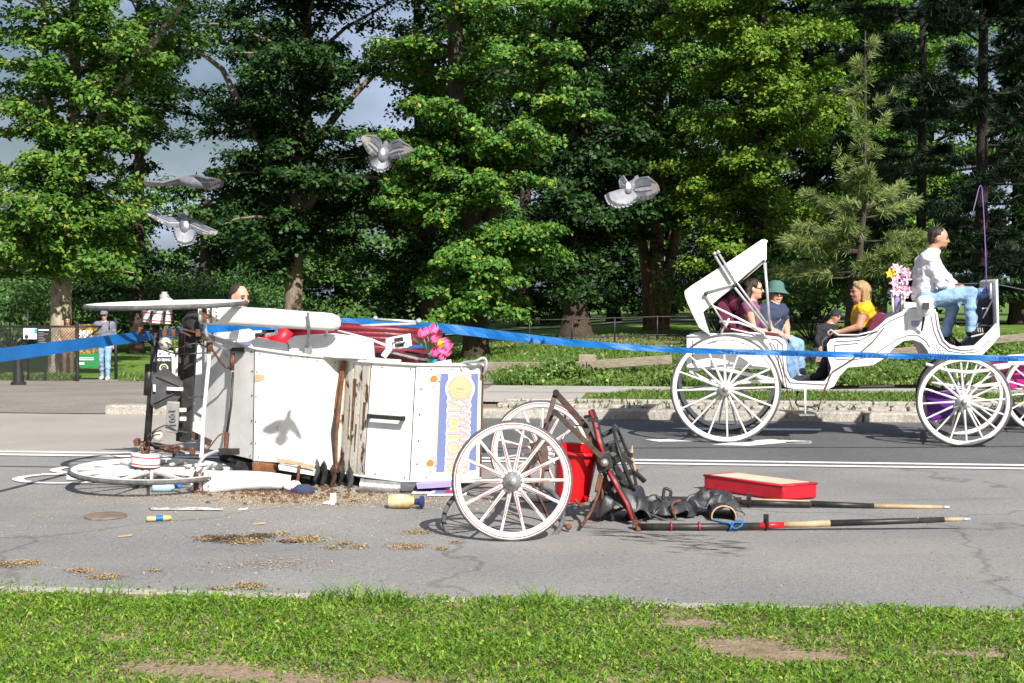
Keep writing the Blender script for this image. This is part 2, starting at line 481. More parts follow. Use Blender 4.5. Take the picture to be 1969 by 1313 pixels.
# driveway / dusty path on the left, following the falling ground
mb = MB()
rows = []
for k in range(15):
    row = []
    for j in range(20):
        p = RF(-1.6 - 34 * (1 - j / 19), .02 + k * 1.2)
        row.append(Vector((p.x, p.y, terrain(p.x, p.y) + (.06 if k > 1 else .012))))
    rows.append(row)
mb.sheet(rows)
o = mb.build('driveway', m_path, smooth=True); tag(o, kind='structure')
mb = MB()
rows = []
for k in range(12):
    f = k / 11
    a_, b_ = (Vector((3.0, 40.0)), Vector((4.4, 42.5))), (Vector((13.5, 47)), Vector((13, 52)))
    p, q = a_[0].lerp(b_[0], f), a_[1].lerp(b_[1], f)
    rows.append([Vector((p.x, p.y, terrain(p.x, p.y) + .02)), Vector(((p.x + q.x) / 2, (p.y + q.y) / 2, terrain((p.x + q.x) / 2, (p.y + q.y) / 2) + .03)), Vector((q.x, q.y, terrain(q.x, q.y) + .02))])
mb.sheet(rows); tag(mb.build('park_path', m_path), kind='structure')
mb = MB()
rows = []
for k in range(30):
    f = k / 29
    x = -34 + 75 * f
    rows.append([Vector((x, yy, terrain(x, yy) + .02)) for yy in (62 + 4 * math.sin(f * 5), 63 + 4 * math.sin(f * 5), 64.5 + 4 * math.sin(f * 5))])
mb.sheet(rows); tag(mb.build('far_path', m_side), kind='structure')
mb = MB()
rows = []
for k in range(24):
    f = k / 23
    x = -2 + 13 * f
    w = 3.2 * math.sin(math.pi * f) + .2
    rows.append([Vector((x, 46 + yy * w, terrain(x, 46 + yy * w) + .015)) for yy in (-1, -.4, .4, 1)])
mb.sheet(rows); tag(mb.build('bare_earth', m_soil), kind='structure')
# bicycle-lane symbol, arrow marks and worn stripes painted on the road
def paint(name, pts2, m=m_line):
    mb = MB(); mb.prism([Vector((p.x, p.y, .0085)) for p in pts2], (0, 0, .0015)); return mb.build(name, m, road)
def ringpaint(px, py, rx, ry, w):
    c = G(px, py)
    mb = MB(); n = 36
    o_, i_ = [], []
    for k in range(n + 1):
        a = 2 * math.pi * k / n
        d_ = RU * math.cos(a) * rx + RN * math.sin(a) * ry
        o_.append(c + d_ + Vector((0, 0, .009))); i_.append(c + d_ * (1 - w) + Vector((0, 0, .009)))
    mb.sheet([o_, i_]); mb.build('painted_wheel_ring', m_line, road)
ringpaint(128, 921, .46, .34, .22)
ringpaint(195, 904, .46, .34, .22)
paint('painted_bar', [G(80, 912), G(250, 911), G(250, 913.5), G(80, 914.5)])
paint('painted_bar', [G(128, 916), G(152, 916), G(152, 924), G(128, 924)])
paint('worn_mark', [G(285, 976), G(428, 978), G(430, 983), G(290, 982)], m_lineworn)
paint('arrow_mark', [G(1370, 856.5), G(1440, 858.5), G(1500, 853.5), G(1560, 852.5), G(1560, 849.5), G(1480, 846), G(1430, 850)], m_line)
paint('worn_mark', [G(1240, 846.5), G(1300, 846), G(1345, 849.5), G(1265, 850.5)], m_line)
paint('worn_mark', [G(1292, 824.5), G(1340, 823.5), G(1580, 826), G(1578, 829), G(1330, 828)], m_line)
paint('worn_mark', [G(1510, 851), G(1558, 850.4), G(1560, 853.6), G(1512, 853.8)], m_line)
# ---------------------------------------------------------------- vegetation
m_bark = M('dark_bark', (.075, .055, .04), (.035, .027, .02), 5, .95, .03, 14, stretch=(3, 3, .6))
m_planebark = M('mottled_pale_bark', (.40, .34, .26), (.24, .19, .14), 4, .9, .012, 14, c3=(.10, .085, .06), s3=3.2, t3=.56, w3=.08, stretch=(2, 2, .8))
m_redbark = M('reddish_bark', (.22, .12, .065), (.09, .05, .03), 4, .9, .025, 14, stretch=(2, 2, .5))
m_greybark = M('grey_brown_bark', (.26, .21, .15), (.14, .11, .08), 5, .95, .02, 16, stretch=(3, 3, .6))
lf_oak = leafmat('fresh_oak_leaves', [(0, (0.036, 0.099, 0.017)), (.45, (0.072, 0.189, 0.030)), (.85, (0.125, 0.271, 0.041)), (1, (0.358, 0.362, 0.048))], .30, .5, .22)
lf_plane = leafmat('plane_tree_leaves', [(0, (0.037, 0.099, 0.016)), (.5, (0.076, 0.183, 0.026)), (.9, (0.143, 0.270, 0.036)), (1, (0.319, 0.318, 0.046))], .30, .5, .22)
lf_dark = leafmat('shade_dark_leaves', [(0, (.006, .022, .006)), (.6, (.018, .052, .012)), (1, (.055, .125, .022))], .22, .5, .2)  # green darkened so the leaf colour itself carries the shade on the trees
lf_lime = leafmat('yellow_green_leaves', [(0, (0.058, 0.132, 0.017)), (.5, (0.123, 0.240, 0.024)), (1, (0.264, 0.358, 0.042))], .34, .5, .22)
lf_far = leafmat('far_green_leaves', [(0, (0.029, 0.085, 0.020)), (.6, (0.069, 0.150, 0.035)), (1, (0.117, 0.211, 0.050))], .25, .5, .3)
lf_pine = leafmat('pale_pine_needles', [(0, (0.101, 0.176, 0.054)), (.5, (0.189, 0.260, 0.072)), (1, (0.324, 0.364, 0.120))], .2, .45, .4)
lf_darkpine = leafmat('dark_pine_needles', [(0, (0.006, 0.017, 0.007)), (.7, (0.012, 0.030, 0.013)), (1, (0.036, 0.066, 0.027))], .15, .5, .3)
lf_weed = leafmat('roadside_weed_leaves', [(0, (.05, .12, .018)), (.5, (.095, .19, .028)), (.9, (.17, .25, .045)), (1, (.42, .38, .17))], .3, .5, .35)
lf_grass = leafmat('verge_grass_blades', [(0, (0.054, 0.142, 0.010)), (.45, (0.102, 0.234, 0.014)), (.85, (0.180, 0.325, 0.022)), (1, (0.408, 0.410, 0.070))], .3, .5, .35)

def quads_mesh(name, V, mat):
    """V: (N,4,3) array of quads"""
    n = len(V)
    me = bpy.data.meshes.new(name)
    me.vertices.add(n * 4); me.vertices.foreach_set('co', V.reshape(-1).astype(np.float32))
    me.loops.add(n * 4); me.loops.foreach_set('vertex_index', np.arange(n * 4, dtype=np.int32))
    me.polygons.add(n)
    me.polygons.foreach_set('loop_start', np.arange(n, dtype=np.int32) * 4)
    me.update(calc_edges=True)
    me.materials.append(mat)
    return me
def unit(a):
    return a / (np.linalg.norm(a, axis=1, keepdims=True) + 1e-9)
def leaf_quads(P, Nn, size, aspect=.62):
    n = len(P)
    rnd = rng.normal(size=(n, 3))
    t = unit(rnd - Nn * (rnd * Nn).sum(1, keepdims=True))
    b = np.cross(Nn, t)
    s = (size * rng.uniform(.65, 1.25, n))[:, None] if np.isscalar(size) else size[:, None]
    fold = Nn * s * .12
    return np.stack([P - t * s * .5, P + b * s * aspect * .5 + t * s * .08 + fold, P + t * s * .5, P - b * s * aspect * .5 + t * s * .08 + fold], 1)
def sprays_to_leaves(C, O, rad, per, size, flat=.28, droop=.35, updir=.85, aspect=.62):
    C = np.array(C); O = np.array(O); rad = np.array(rad)
    idx = np.repeat(np.arange(len(C)), per)
    n = len(idx)
    a = rng.uniform(0, 2 * np.pi, n); r = np.sqrt(rng.uniform(0, 1, n)) * rad[idx]
    off = np.stack([np.cos(a) * r, np.sin(a) * r, rng.normal(0, flat, n) * rad[idx] - droop * r * r / rad[idx]], 1)
    P = C[idx] + off
    outw = np.stack([np.cos(a), np.sin(a), 0 * a], 1)
    Nn = unit(np.array([0, 0, updir]) + outw * .35 + O[idx] * .35 + rng.normal(0, .45, (n, 3)))
    return leaf_quads(P, Nn, size, aspect)
def trunk_at(tp, z):
    for i in range(len(tp) - 1):
        a, b = tp[i], tp[i + 1]
        if a[2] <= z <= b[2]:
            f = (z - a[2]) / (b[2] - a[2]); return [a[k] + (b[k] - a[k]) * f for k in range(4)]
    return list(tp[-1])
def grow(tp, boughs, leaf, seed):
    """trunk points (x,y,z,r); boughs: n, z0, z1, L(z), up angle, droop, azimuths; returns trunk MB + leaf quads"""
    rd = random.Random(seed)
    mb = MB()
    mb.tube([p[:3] for p in tp], [p[3] for p in tp], 12)
    C, O, rad = [], [], []
    for B in boughs:
        for i in range(B['n']):
            z = B['z0'] + (B['z1'] - B['z0']) * ((i + rd.random()) / B['n'])
            az = rd.uniform(*B.get('az', (0, 6.283))) if rd.random() > .45 else rd.gauss(-math.pi / 2, .75)
            L_ = B['L'](z) * rd.uniform(.7, 1.12)
            p = trunk_at(B.get('tp', tp), z)
            up = R(rd.uniform(*B.get('up', (5, 35))))
            dv = Vector((math.cos(az) * math.cos(up), math.sin(az) * math.cos(up), math.sin(up)))
            pts = [Vector(p[:3])]
            k = 5
            for j in range(k):
                pts.append(pts[-1] + dv * L_ / k + Vector((rd.uniform(-1, 1), rd.uniform(-1, 1), rd.uniform(-.6, .6))) * L_ * .03)
                dv = (dv + Vector((0, 0, -B.get('droop', .12)))).normalized()
            r0 = min(p[3] * .45, .018 * L_ + .012)
            mb.tube(pts, [r0 * (1 - .8 * q / k) for q in range(k + 1)], 5)
            side = Vector((-math.sin(az), math.cos(az), 0))
            ns = max(2, int(B['sp'] * L_ / B['L'](z)))
            for q in range(ns):
                f = B.get('f0', .3) * .6 + (1.02 - B.get('f0', .3) * .6) * (q + rd.random()) / ns
                fi = min(f * k, k - .001); ii = int(fi)
                c = pts[ii].lerp(pts[ii + 1], fi - ii)
                lat = rd.uniform(-1, 1) * L_ * .24 * (1.25 - f)
                c2 = c + side * lat + Vector((0, 0, rd.uniform(-.12, .22)))
                if rd.random() < .4: mb.tube([c, c2], [.008, .004], 4)
                C.append(c2); O.append((math.cos(az), math.sin(az), 0)); rad.append(B['rs'] * rd.uniform(.6, 1.25))
    Q = sprays_to_leaves(C, O, rad, leaf['per'], leaf['size'], leaf.get('flat', .22), leaf.get('droop', .3), leaf.get('updir', .8), leaf.get('aspect', .62))
    return mb, Q
def tree(name, label, base, tp, boughs, leaf, bark, seed, group=None, extra=None):
    root = thing(name, label, 'tree', base, group)
    mb, Q = grow(tp, boughs, leaf, seed)
    if extra: extra(mb)
    t = mb.build('trunk', bark, None, smooth=True, local=True); t.parent = root
    me = quads_mesh('crown', Q, leaf['mat'])
    child('crown', me, root)
    return root
def copytree(src, base, rot, scale, label, group=None):
    o = src.copy(); col.objects.link(o); o.location = base; o.rotation_euler = (0, 0, rot); o.scale = (scale,) * 3 if isinstance(scale, (int, float)) else scale
    o['label'] = label
    if group: o['group'] = group
    for ch in src.children:
        c = ch.copy(); col.objects.link(c); c.parent = o
    return o
# --- left plane tree with several pale stems
def at38(px, py, d=38.0):
    b = T(115, 38); p = W(px, py, d); return (p.x - b.x, p.y - b.y, p.z - b.z)
tpA = [(0, 0, -.2, .40), (0, 0, .3, .33), (.02, 0, 1.2, .30), (.05, 0, 2.4, .28), (.1, 0, 3.6, .25), (.35, 0.1, 5.2, .20), (.45, .1, 8.0, .17), (.5, .1, 14, .08)]
stemB = [(.05, 0, 3.2, .17), (-.25, .2, 5.2, .15), (-.35, .2, 7.5, .12), (-.5, .3, 12, .06)]
l0, l1, l2, l3 = at38(150, 318), at38(215, 190, 37.6), at38(285, 95, 37.2), at38(352, 8, 36.8)
stemC = [(*l0, .17), (*l1, .14), (*l2, .11), (*l3, .07), (l3[0] + .7, l3[1] - .2, l3[2] + 1.5, .04)]
def ex(mb):
    for s_ in (stemB, stemC): mb.tube([p[:3] for p in s_], [p[3] for p in s_], 9)
    mb.tube([(.15, 0, 4.2), (.75, .2, 6), (.95, .3, 8.5), (1.0, .3, 12)], [.15, .13, .11, .06], 8)
treeA = tree('plane_tree', 'tall plane tree with pale mottled trunk and forked stems behind the chain-link fence', T(115, 38), tpA,
    [dict(n=30, z0=2.7, z1=5.0, L=lambda z: 2.5 + .15 * z, up=(0, 25), droop=.10, sp=6, rs=.5, f0=.25),
     dict(n=30, z0=4.6, z1=9.5, L=lambda z: 2.7, up=(5, 40), droop=.1, sp=6, rs=.48),
     dict(n=12, z0=9.5, z1=14, L=lambda z: 3.0, up=(10, 40), droop=.1, sp=5, rs=.6),
     dict(n=26, z0=4.2, z1=l3[2], L=lambda z: 1.7, up=(-10, 40), droop=.1, sp=4, rs=.45, tp=stemC),
     dict(n=20, z0=4.0, z1=11, L=lambda z: 2.4, up=(0, 40), droop=.1, sp=5, rs=.48, tp=stemB)],
    dict(per=100, size=.165, mat=lf_plane), m_planebark, 11, extra=ex)
# --- dark spreading tree right of it
tpB = [(0, 0, -.2, .48), (0, 0, .3, .36), (0, 0, 1.5, .30), (.05, 0, 3, .28), (.2, 0, 5, .27), (.4, 0, 7.5, .24), (.5, 0, 11, .16), (.6, 0, 15, .08)]
def exB(mb):
    mb.tube([(.15, 0, 4.6), (.9, -.2, 5.6), (1.8, -.3, 6.05), (2.8, -.3, 6.0), (3.6, -.3, 5.6)], [.17, .14, .11, .08, .04], 8)
    mb.tube([(.3, 0, 6.5), (1.6, 0, 8.3), (2.8, .3, 9.6), (4.2, .5, 10.2)], [.15, .12, .09, .05], 8)
    mb.tube([(.2, 0, 5.5), (-1.2, 0, 7.5), (-2.3, .3, 9.6), (-3.6, .3, 10.6)], [.15, .12, .09, .05], 8)
treeB = tree('maple_tree', 'dark broad tree with bark-bare lower trunk behind the overturned carriage', T(563, 44), tpB,
    [dict(n=14, z0=3.2, z1=4.6, L=lambda z: 2.4, up=(0, 30), droop=.14, sp=6, rs=.5, f0=.3),
     dict(n=34, z0=4.2, z1=8, L=lambda z: 3.6, up=(5, 40), droop=.12, sp=8, rs=.52, f0=.25),
     dict(n=34, z0=8, z1=14, L=lambda z: 4.6, up=(5, 40), droop=.12, sp=9, rs=.62, f0=.25)],
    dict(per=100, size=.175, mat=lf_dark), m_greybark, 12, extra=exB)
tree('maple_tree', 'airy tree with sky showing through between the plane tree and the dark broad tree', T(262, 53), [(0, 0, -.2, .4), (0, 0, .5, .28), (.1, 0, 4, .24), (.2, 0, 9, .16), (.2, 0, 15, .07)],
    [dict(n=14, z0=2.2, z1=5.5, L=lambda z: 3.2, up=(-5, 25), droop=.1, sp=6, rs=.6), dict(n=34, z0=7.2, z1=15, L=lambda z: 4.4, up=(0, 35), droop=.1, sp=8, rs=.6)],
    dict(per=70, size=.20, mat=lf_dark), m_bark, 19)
# --- central tiered oak
tpC = [(0, 0, -.2, .52), (0, 0, .3, .40), (0, 0, 1.3, .35), (.0, 0, 3, .32), (-.2, 0, 5, .30), (-.55, 0, 6.3, .27), (-.6, 0, 9, .2), (-.5, 0, 14, .09)]
stemC2 = [(0, 0, 3.0, .2), (.7, .1, 4.8, .17), (1.5, .2, 6.6, .14), (2.2, .3, 9, .10), (2.6, .3, 13, .06)]
def exC(mb):
    mb.tube([p[:3] for p in stemC2], [p[3] for p in stemC2], 9)
treeC = tree('oak_tree', 'bright green tiered oak with drooping boughs in the middle of the lawn', T(915, 39), tpC,
    [dict(n=26, z0=1.5, z1=3.4, L=lambda z: 2.5, up=(-6, 14), droop=.09, sp=9, rs=.46, f0=.25),
     dict(n=34, z0=3.4, z1=7.0, L=lambda z: 2.55, up=(0, 24), droop=.10, sp=9, rs=.46, f0=.25),
     dict(n=22, z0=7.0, z1=12.5, L=lambda z: 3.2, up=(5, 30), droop=.10, sp=9, rs=.5, f0=.25),
     dict(n=26, z0=5.0, z1=12, L=lambda z: 2.3, up=(0, 25), droop=.10, sp=7, rs=.46, f0=.2, tp=stemC2)],
    dict(per=105, size=.155, mat=lf_oak, flat=.14), m_bark, 13, extra=exC)
tree('oak_tree', 'dark trunked oak just left of the tiered oak on the lawn', T(832, 45), [(0, 0, -.2, .5), (0, 0, .4, .42), (0, 0, 3, .36), (-.3, 0, 6, .3), (-.5, 0, 12, .12)],
    [dict(n=22, z0=2.2, z1=6, L=lambda z: 3.0, up=(0, 25), droop=.1, sp=7, rs=.55, f0=.3), dict(n=20, z0=6, z1=12, L=lambda z: 3.6, up=(0, 35), droop=.1, sp=7, rs=.6)],
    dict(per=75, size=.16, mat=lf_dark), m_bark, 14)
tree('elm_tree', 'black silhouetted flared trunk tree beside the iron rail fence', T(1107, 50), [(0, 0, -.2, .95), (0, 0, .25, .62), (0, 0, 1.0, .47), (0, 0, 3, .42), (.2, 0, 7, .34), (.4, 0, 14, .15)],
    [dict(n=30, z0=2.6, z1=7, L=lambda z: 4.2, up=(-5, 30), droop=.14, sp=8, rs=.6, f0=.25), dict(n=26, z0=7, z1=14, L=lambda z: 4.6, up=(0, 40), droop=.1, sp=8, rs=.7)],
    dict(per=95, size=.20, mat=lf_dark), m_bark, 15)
def exR(mb):
    for a, b, c in (((-.25, 0, .0), (-.35, 0, 2), (-.9, .1, 5.5)), ((.22, -.1, 0), (.45, -.1, 2.2), (1.2, 0, 6)), ((.05, -.2, 0), (.02, -.2, 2.4), (.15, -.2, 7))):
        mb.tube([a, b, c], [.30, .25, .14], 9)
tree('cherry_tree', 'reddish-brown tree with several twisted stems behind the lawn path', T(1262, 55), [(0, 0, -.2, .7), (0, 0, .2, .5), (0, 0, 1.2, .4), (0, 0, 3, .3), (.1, 0, 7, .2), (.1, 0, 15, .1)],
    [dict(n=30, z0=4.0, z1=8, L=lambda z: 4.0, up=(0, 30), droop=.14, sp=8, rs=.6, f0=.3), dict(n=30, z0=8, z1=15, L=lambda z: 4.6, up=(0, 40), droop=.1, sp=9, rs=.7)],
    dict(per=100, size=.20, mat=lf_plane), m_redbark, 16, extra=exR)
tree('linden_tree', 'dense yellow-green tree rising behind the folded carriage hood', T(1455, 47), [(0, 0, -.2, .4), (0, 0, .5, .3), (.1, 0, 4, .25), (.1, 0, 9, .18), (.1, 0, 14, .08)],
    [dict(n=34, z0=1.2, z1=5.5, L=lambda z: 3.0, up=(-5, 30), droop=.1, sp=9, rs=.48, f0=.35), dict(n=50, z0=5.5, z1=13, L=lambda z: 3.5, up=(0, 35), droop=.1, sp=10, rs=.52, f0=.35)],
    dict(per=105, size=.16, mat=lf_lime), m_bark, 17)
tree('linden_tree', 'tall green tree filling the top right behind the young pine', T(1690, 52), [(0, 0, -.2, .4), (0, 0, .5, .3), (.1, 0, 4, .25), (.1, 0, 9, .18), (.1, 0, 15, .08)],
    [dict(n=24, z0=1.5, z1=6, L=lambda z: 3.2, up=(-5, 30), droop=.1, sp=8, rs=.55, f0=.35), dict(n=44, z0=6, z1=14.5, L=lambda z: 4.0, up=(0, 35), droop=.1, sp=9, rs=.6, f0=.35)],
    dict(per=95, size=.19, mat=lf_plane), m_bark, 18)
# --- pines: tufts of long needles
def pine(name, label, base, tp, boughs, mat, seed, nl=.17, per=26, wd=.012, bark=m_bark, group=None):
    root = thing(name, label, 'tree', base, group)
    rd = random.Random(seed)
    mb = MB(); mb.tube([p[:3] for p in tp], [p[3] for p in tp], 9)
    P, D = [], []
    for (n, z0, z1, L0, L1, up, dens) in boughs:
        for i in range(n):
            f = (i + rd.random()) / n
            z = z0 + (z1 - z0) * f
            L_ = (L0 + (L1 - L0) * f) * rd.uniform(.75, 1.15)
            az = rd.uniform(0, 6.283) if rd.random() > .4 else rd.gauss(-math.pi / 2, .8); u = R(rd.uniform(*up))
            p = trunk_at(tp, z)
            dv = Vector((math.cos(az) * math.cos(u), math.sin(az) * math.cos(u), math.sin(u)))
            pts = [Vector(p[:3])]
            for j in range(5):
                pts.append(pts[-1] + dv * L_ / 5); dv = (dv + Vector((0, 0, .03))).normalized()
            mb.tube(pts, [.022 * L_ ** .5 * (1 - .15 * q) for q in range(6)], 5)
            side = Vector((-math.sin(az), math.cos(az), 0))
            nt = int(dens * L_)
            for q in range(nt):
                f2 = .3 + .72 * rd.random()
                fi = min(f2 * 5, 4.999); ii = int(fi)
                c = pts[ii].lerp(pts[ii + 1], fi - ii)
                sd_ = rd.uniform(-1, 1)
                c2 = c + side * sd_ * L_ * .30 * (1.15 - f2) + Vector((0, 0, rd.uniform(0, .12)))
                if rd.random() < .5: mb.tube([c, c2], [.006, .003], 3)
                dd = (dv + side * sd_ * .7 + Vector((0, 0, .25))).normalized()
                P.append(c2); D.append(dd)
    P = np.array(P); D = np.array(D)
    idx = np.repeat(np.arange(len(P)), per); n = len(idx)
    d = unit(D[idx] * .9 + rng.normal(0, .45, (n, 3)) + np.array([0, 0, -.10]))
    l = nl * rng.uniform(.7, 1.2, n)[:, None]
    b = P[idx] + rng.normal(0, .015, (n, 3))
    w = unit(np.cross(d, rng.normal(size=(n, 3)))) * wd * .5
    tip = b + d * l + np.array([0, 0, -1]) * l * .18
    Q = np.stack([b - w, b + w, tip + w * .35, tip - w * .35], 1)
    t = mb.build('trunk', bark, None, smooth=True, local=True); t.parent = root
    child('crown', quads_mesh('crown', Q, mat), root)
    return root
pb = T(1626, 25)
def rel(px, py, d=25.0):
    p = W(px, py, d); return (p.x - pb.x, p.y - pb.y, p.z - pb.z)
tpP = [(0, 0, 0, .09), (*rel(1636, 560), .07), (*rel(1652, 500), .06), (*rel(1662, 400), .05), (*rel(1664, 250), .035), (*rel(1664, 60), .012)]
pine('young_pine', 'young pine with pale long needles and leaning thin trunk between the seated passengers', pb, tpP,
     [(15, rel(0, 535)[2], rel(0, 455)[2], 1.35, 1.25, (-5, 12), 25), (8, rel(0, 440)[2], rel(0, 370)[2], 1.1, .8, (8, 32), 26), (18, rel(0, 380)[2], rel(0, 80)[2], .8, .25, (15, 40), 10)], lf_pine, 21, nl=.18, per=38, wd=.013)
m_shadebark = M('shaded_bark', (.022, .018, .015), (.012, .010, .009), 5, .95, .02, 14)  # near-black copy of the bark, foliage shade put into its colour
tpD = [(0, 0, -.2, .22), (0, 0, 1, .17), (0, 0, 5, .14), (0, 0, 12, .08)]
pine('dark_pine', 'tall dark pine behind the driver at the right edge', T(1885, 33), tpD, [(48, 1.6, 11, 2.6, 2.4, (-8, 14), 30)], lf_darkpine, 22, nl=.24, per=24, wd=.024, bark=m_shadebark)
pine('dark_pine', 'dark pine behind the driver, further left and deeper in shade', T(1770, 40), tpD, [(48, 1.6, 12, 2.8, 2.2, (-8, 14), 28)], lf_darkpine, 23, nl=.26, per=24, wd=.028, bark=m_shadebark)
# --- backdrop trees beyond the lawn
def farproto(seed, mat, label, px, d, z1=20, L=5.0, sc_=1.0, z0=.6):
    return tree('park_tree', label, T(px, d), [(0, 0, -.3, .6), (0, 0, .5, .45), (0, 0, 6, .35), (0, 0, z1, .1)],
        [dict(n=int(3.4 * (z1 - z0)), z0=z0, z1=z1, L=lambda z: L * (1.0 - .35 * (z / z1)), up=(-5, 35), droop=.1, sp=9, rs=.95, f0=.35)],
        dict(per=62, size=.30, mat=mat), m_bark, seed, group='trees beyond the lawn')
g = 'trees beyond the lawn'
f1 = farproto(31, lf_far, 'dense far tree standing behind the dark trunk by the rail fence', 1120, 82)
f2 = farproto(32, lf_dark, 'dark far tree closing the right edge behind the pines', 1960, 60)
f3 = farproto(33, lf_far, 'low round far tree behind the cap-wearing walker', 250, 72, z1=7.0, L=4.0, z0=.3)
spots = [(f1, 1290, 92, 1.0, 'far tree seen between the reddish stems and the folded hood'), (f1, 880, 96, 1.1, 'far tree seen through the tiered oak'),
         (f2, 1560, 66, 1.0, 'dark far tree behind the green-hatted passenger'), (f2, 1780, 70, 1.1, 'dark far tree behind the driver'), (f2, 1400, 74, .9, 'dark far tree behind the folded hood'),
         (f1, 1010, 74, .95, 'far tree just right of the tiered oak'), (f2, 1660, 62, .9, 'dark far tree behind the young pine'), (f2, 1180, 70, .8, 'dark far tree left of the reddish stems'),
         (f3, 70, 66, 1.0, 'low far tree behind the pale plane trunk'), (f3, 400, 76, 1.1, 'low far tree behind the lower pigeon'), (f3, 520, 84, 1.15, 'low far tree left of the bare lower trunk'),
         (f3, 660, 80, 1.25, 'low far tree right of the bare lower trunk'), (f3, 760, 88, 1.5, 'low far tree behind the group standing on the lawn'), (f3, -90, 60, 1.1, 'low far tree at the left edge'),
         (f1, 560, 70, .8, 'tall far tree behind the dark broad tree'), (f1, 2090, 80, 1.0, 'far tree beyond the right edge')]
for i, (src, px, d, s_, lb) in enumerate(spots):
    copytree(src, T(px, d), i * 1.7, s_, lb, g)
# --- shrubs
def shrub(label, base, rx, rz, n, mat, seed, size=.1, name='shrub', group=None, per=45):
    rd = random.Random(seed)
    root = thing(name, label, 'shrub', base, group)
    C, O, rad = [], [], []
    mb = MB()
    for i in range(n):
        a = rd.uniform(0, 6.283); u = rd.uniform(-.1, 1); q = rd.uniform(.55, 1.0)
        c = Vector((math.cos(a) * rx * q * math.sqrt(max(0, 1 - u * u * .8)), math.sin(a) * rx * q * math.sqrt(max(0, 1 - u * u * .8)), rz * (.5 + .5 * u * q)))
        C.append(c); O.append((math.cos(a), math.sin(a), 0)); rad.append(rx * rd.uniform(.2, .38))
        if i % 4 == 0: mb.tube([(0, 0, 0), c * .5, c], [.02, .014, .006], 4)
    t = mb.build('stem', m_bark, None, local=True); t.parent = root
    child('foliage', quads_mesh('foliage', sprays_to_leaves(C, O, rad, per, size, .4, .2, .6), mat), root)
    return root
shA = shrub('rounded dark green shrub behind the walker in the cap', T(300, 56), 2.6, 3.2, 90, lf_far, 41, .17)
shrubspots = [(205, 58, 1.1, 'rounded shrub between the pale plane trunk and the walker'), (385, 58, .95, 'rounded shrub behind the upper spoked wheel'), (470, 62, 1.0, 'rounded shrub behind the crew-cut man'),
              (20, 52, 1.0, 'rounded shrub at the far left behind the fence'), (1560, 44, 1.0, 'shrub behind the green-hatted passenger'), (1380, 50, .9, 'shrub behind the hood')]
for i, (px, d, s_, lb) in enumerate(shrubspots): copytree(shA, T(px, d), i * 1.3, s_, lb)
shrub('bright green small shrub right behind the upper wheel', T(362, 33), .75, 1.15, 40, lf_lime, 42, .075)
shrub('leafy bush growing over the end of the wooden rail', RF(2.3, 5.9, .1), .55, .75, 40, lf_weed, 43, .085)
shrub('low weed clump left of the wooden rail post', RF(-.55, 5.2, .1), .35, .4, 20, lf_weed, 44, .07, name='weed_clump')
shrub('dark leafy bush by the pavement behind the front wheels', RF(8.2, 6.2, .1), .9, .8, 50, lf_weed, 45, .09)
shrub('dark leafy bush under the driver footboard', RF(9.8, 7.0, .1), .8, .9, 50, lf_dark, 46, .09)
shrub('low hedge plants behind the yellow-topped passenger', RF(6.5, 8.5, .05), 1.0, .8, 50, lf_weed, 47, .1)
# --- grass as stuff
def blades(name, P, h, w, mat, label, lean=.5):
    n = len(P)
    a = rng.uniform(0, 2 * np.pi, n)
    side = np.stack([np.cos(a), np.sin(a), 0 * a], 1)
    ln = rng.normal(0, lean, (n, 3)) * np.array([1, 1, 0])
    tip = P + (np.array([0, 0, 1]) + ln) * h[:, None]
    mid = P + (np.array([0, 0, .6]) + ln * .35) * h[:, None]
    ww = side * w[:, None] * .5
    Q = np.stack([P - ww * .4, mid - ww, tip, mid + ww], 1)
    o = bpy.data.objects.new(name, quads_mesh(name, Q, mat)); col.objects.link(o)
    return tag(o, label, 'grass', kind='stuff')
def rfarr(s, t, z):
    return np.stack([RO.x + RU.x * s + RN.x * t, RO.y + RU.y * s + RN.y * t, z], 1)
def fbm(x, y, f, seed=0.0):
    return np.array([noise.fractal(Vector((a * f + seed, b * f, seed)), 1.0, 2.0, 3) for a, b in zip(x, y)])
n = 260000
s_ = rng.uniform(-4.6, 4.6, n); t_ = -10.38 - (rng.uniform(0, 1, n)) * 3.0
cell = np.round(s_ * 14).astype(int) * 1000 + np.round(t_ * 14).astype(int)
uq, inv = np.unique(cell, return_inverse=True)
cs = np.array([[np.round((c + 500) // 1000) / 14, ((c + 500) % 1000 - 500) / 14] for c in uq])
msk = fbm(cs[:, 0], cs[:, 1] * 1.7, .95, 3.0) + .5 * fbm(cs[:, 0], cs[:, 1], 3.5, 9.0)
mm = msk[inv] + rng.normal(0, .13, n)
tedge = np.where(s_ < -1.2, -10.60, np.where(s_ < -.6, -10.54, -10.45)) + .035 * np.sin(s_ * 3.1) + .03 * np.sin(s_ * 9) + .02 * np.sin(s_ * 23)
edge = np.clip((tedge - t_) / .10, 0, 1)
low = np.clip((-t_ - 12.55) / .5, 0, 1) * np.where(s_ < -.6, 1, .25)
bare = np.zeros(n)
for (px, py, sx, sy) in ((250, 1200, .34, .06), (700, 1225, .30, .06), (580, 1205, .2, .03), (1560, 1280, .2, .04), (1700, 1268, .16, .03), (1100, 1235, .16, .04), (70, 1190, .12, .03), (1250, 1215, .2, .03), (1850, 1275, .2, .05), (930, 1225, .15, .03)):
    g_ = G(px, py); bs = (g_ - RO).dot(RU); bt = (g_ - RO).dot(RN)
    bare = np.maximum(bare, np.exp(-((s_ - bs) / sx) ** 2 - ((t_ - bt) / sy) ** 2))
bare = bare * np.clip(.75 + 1.1 * fbm(cs[:, 0], cs[:, 1] * 2, 4.2, 17.)[inv], 0, 1.5)
keep = (mm > -.52 + .6 * low + .75 * bare) & (rng.uniform(0, 1, n) < edge + .1)
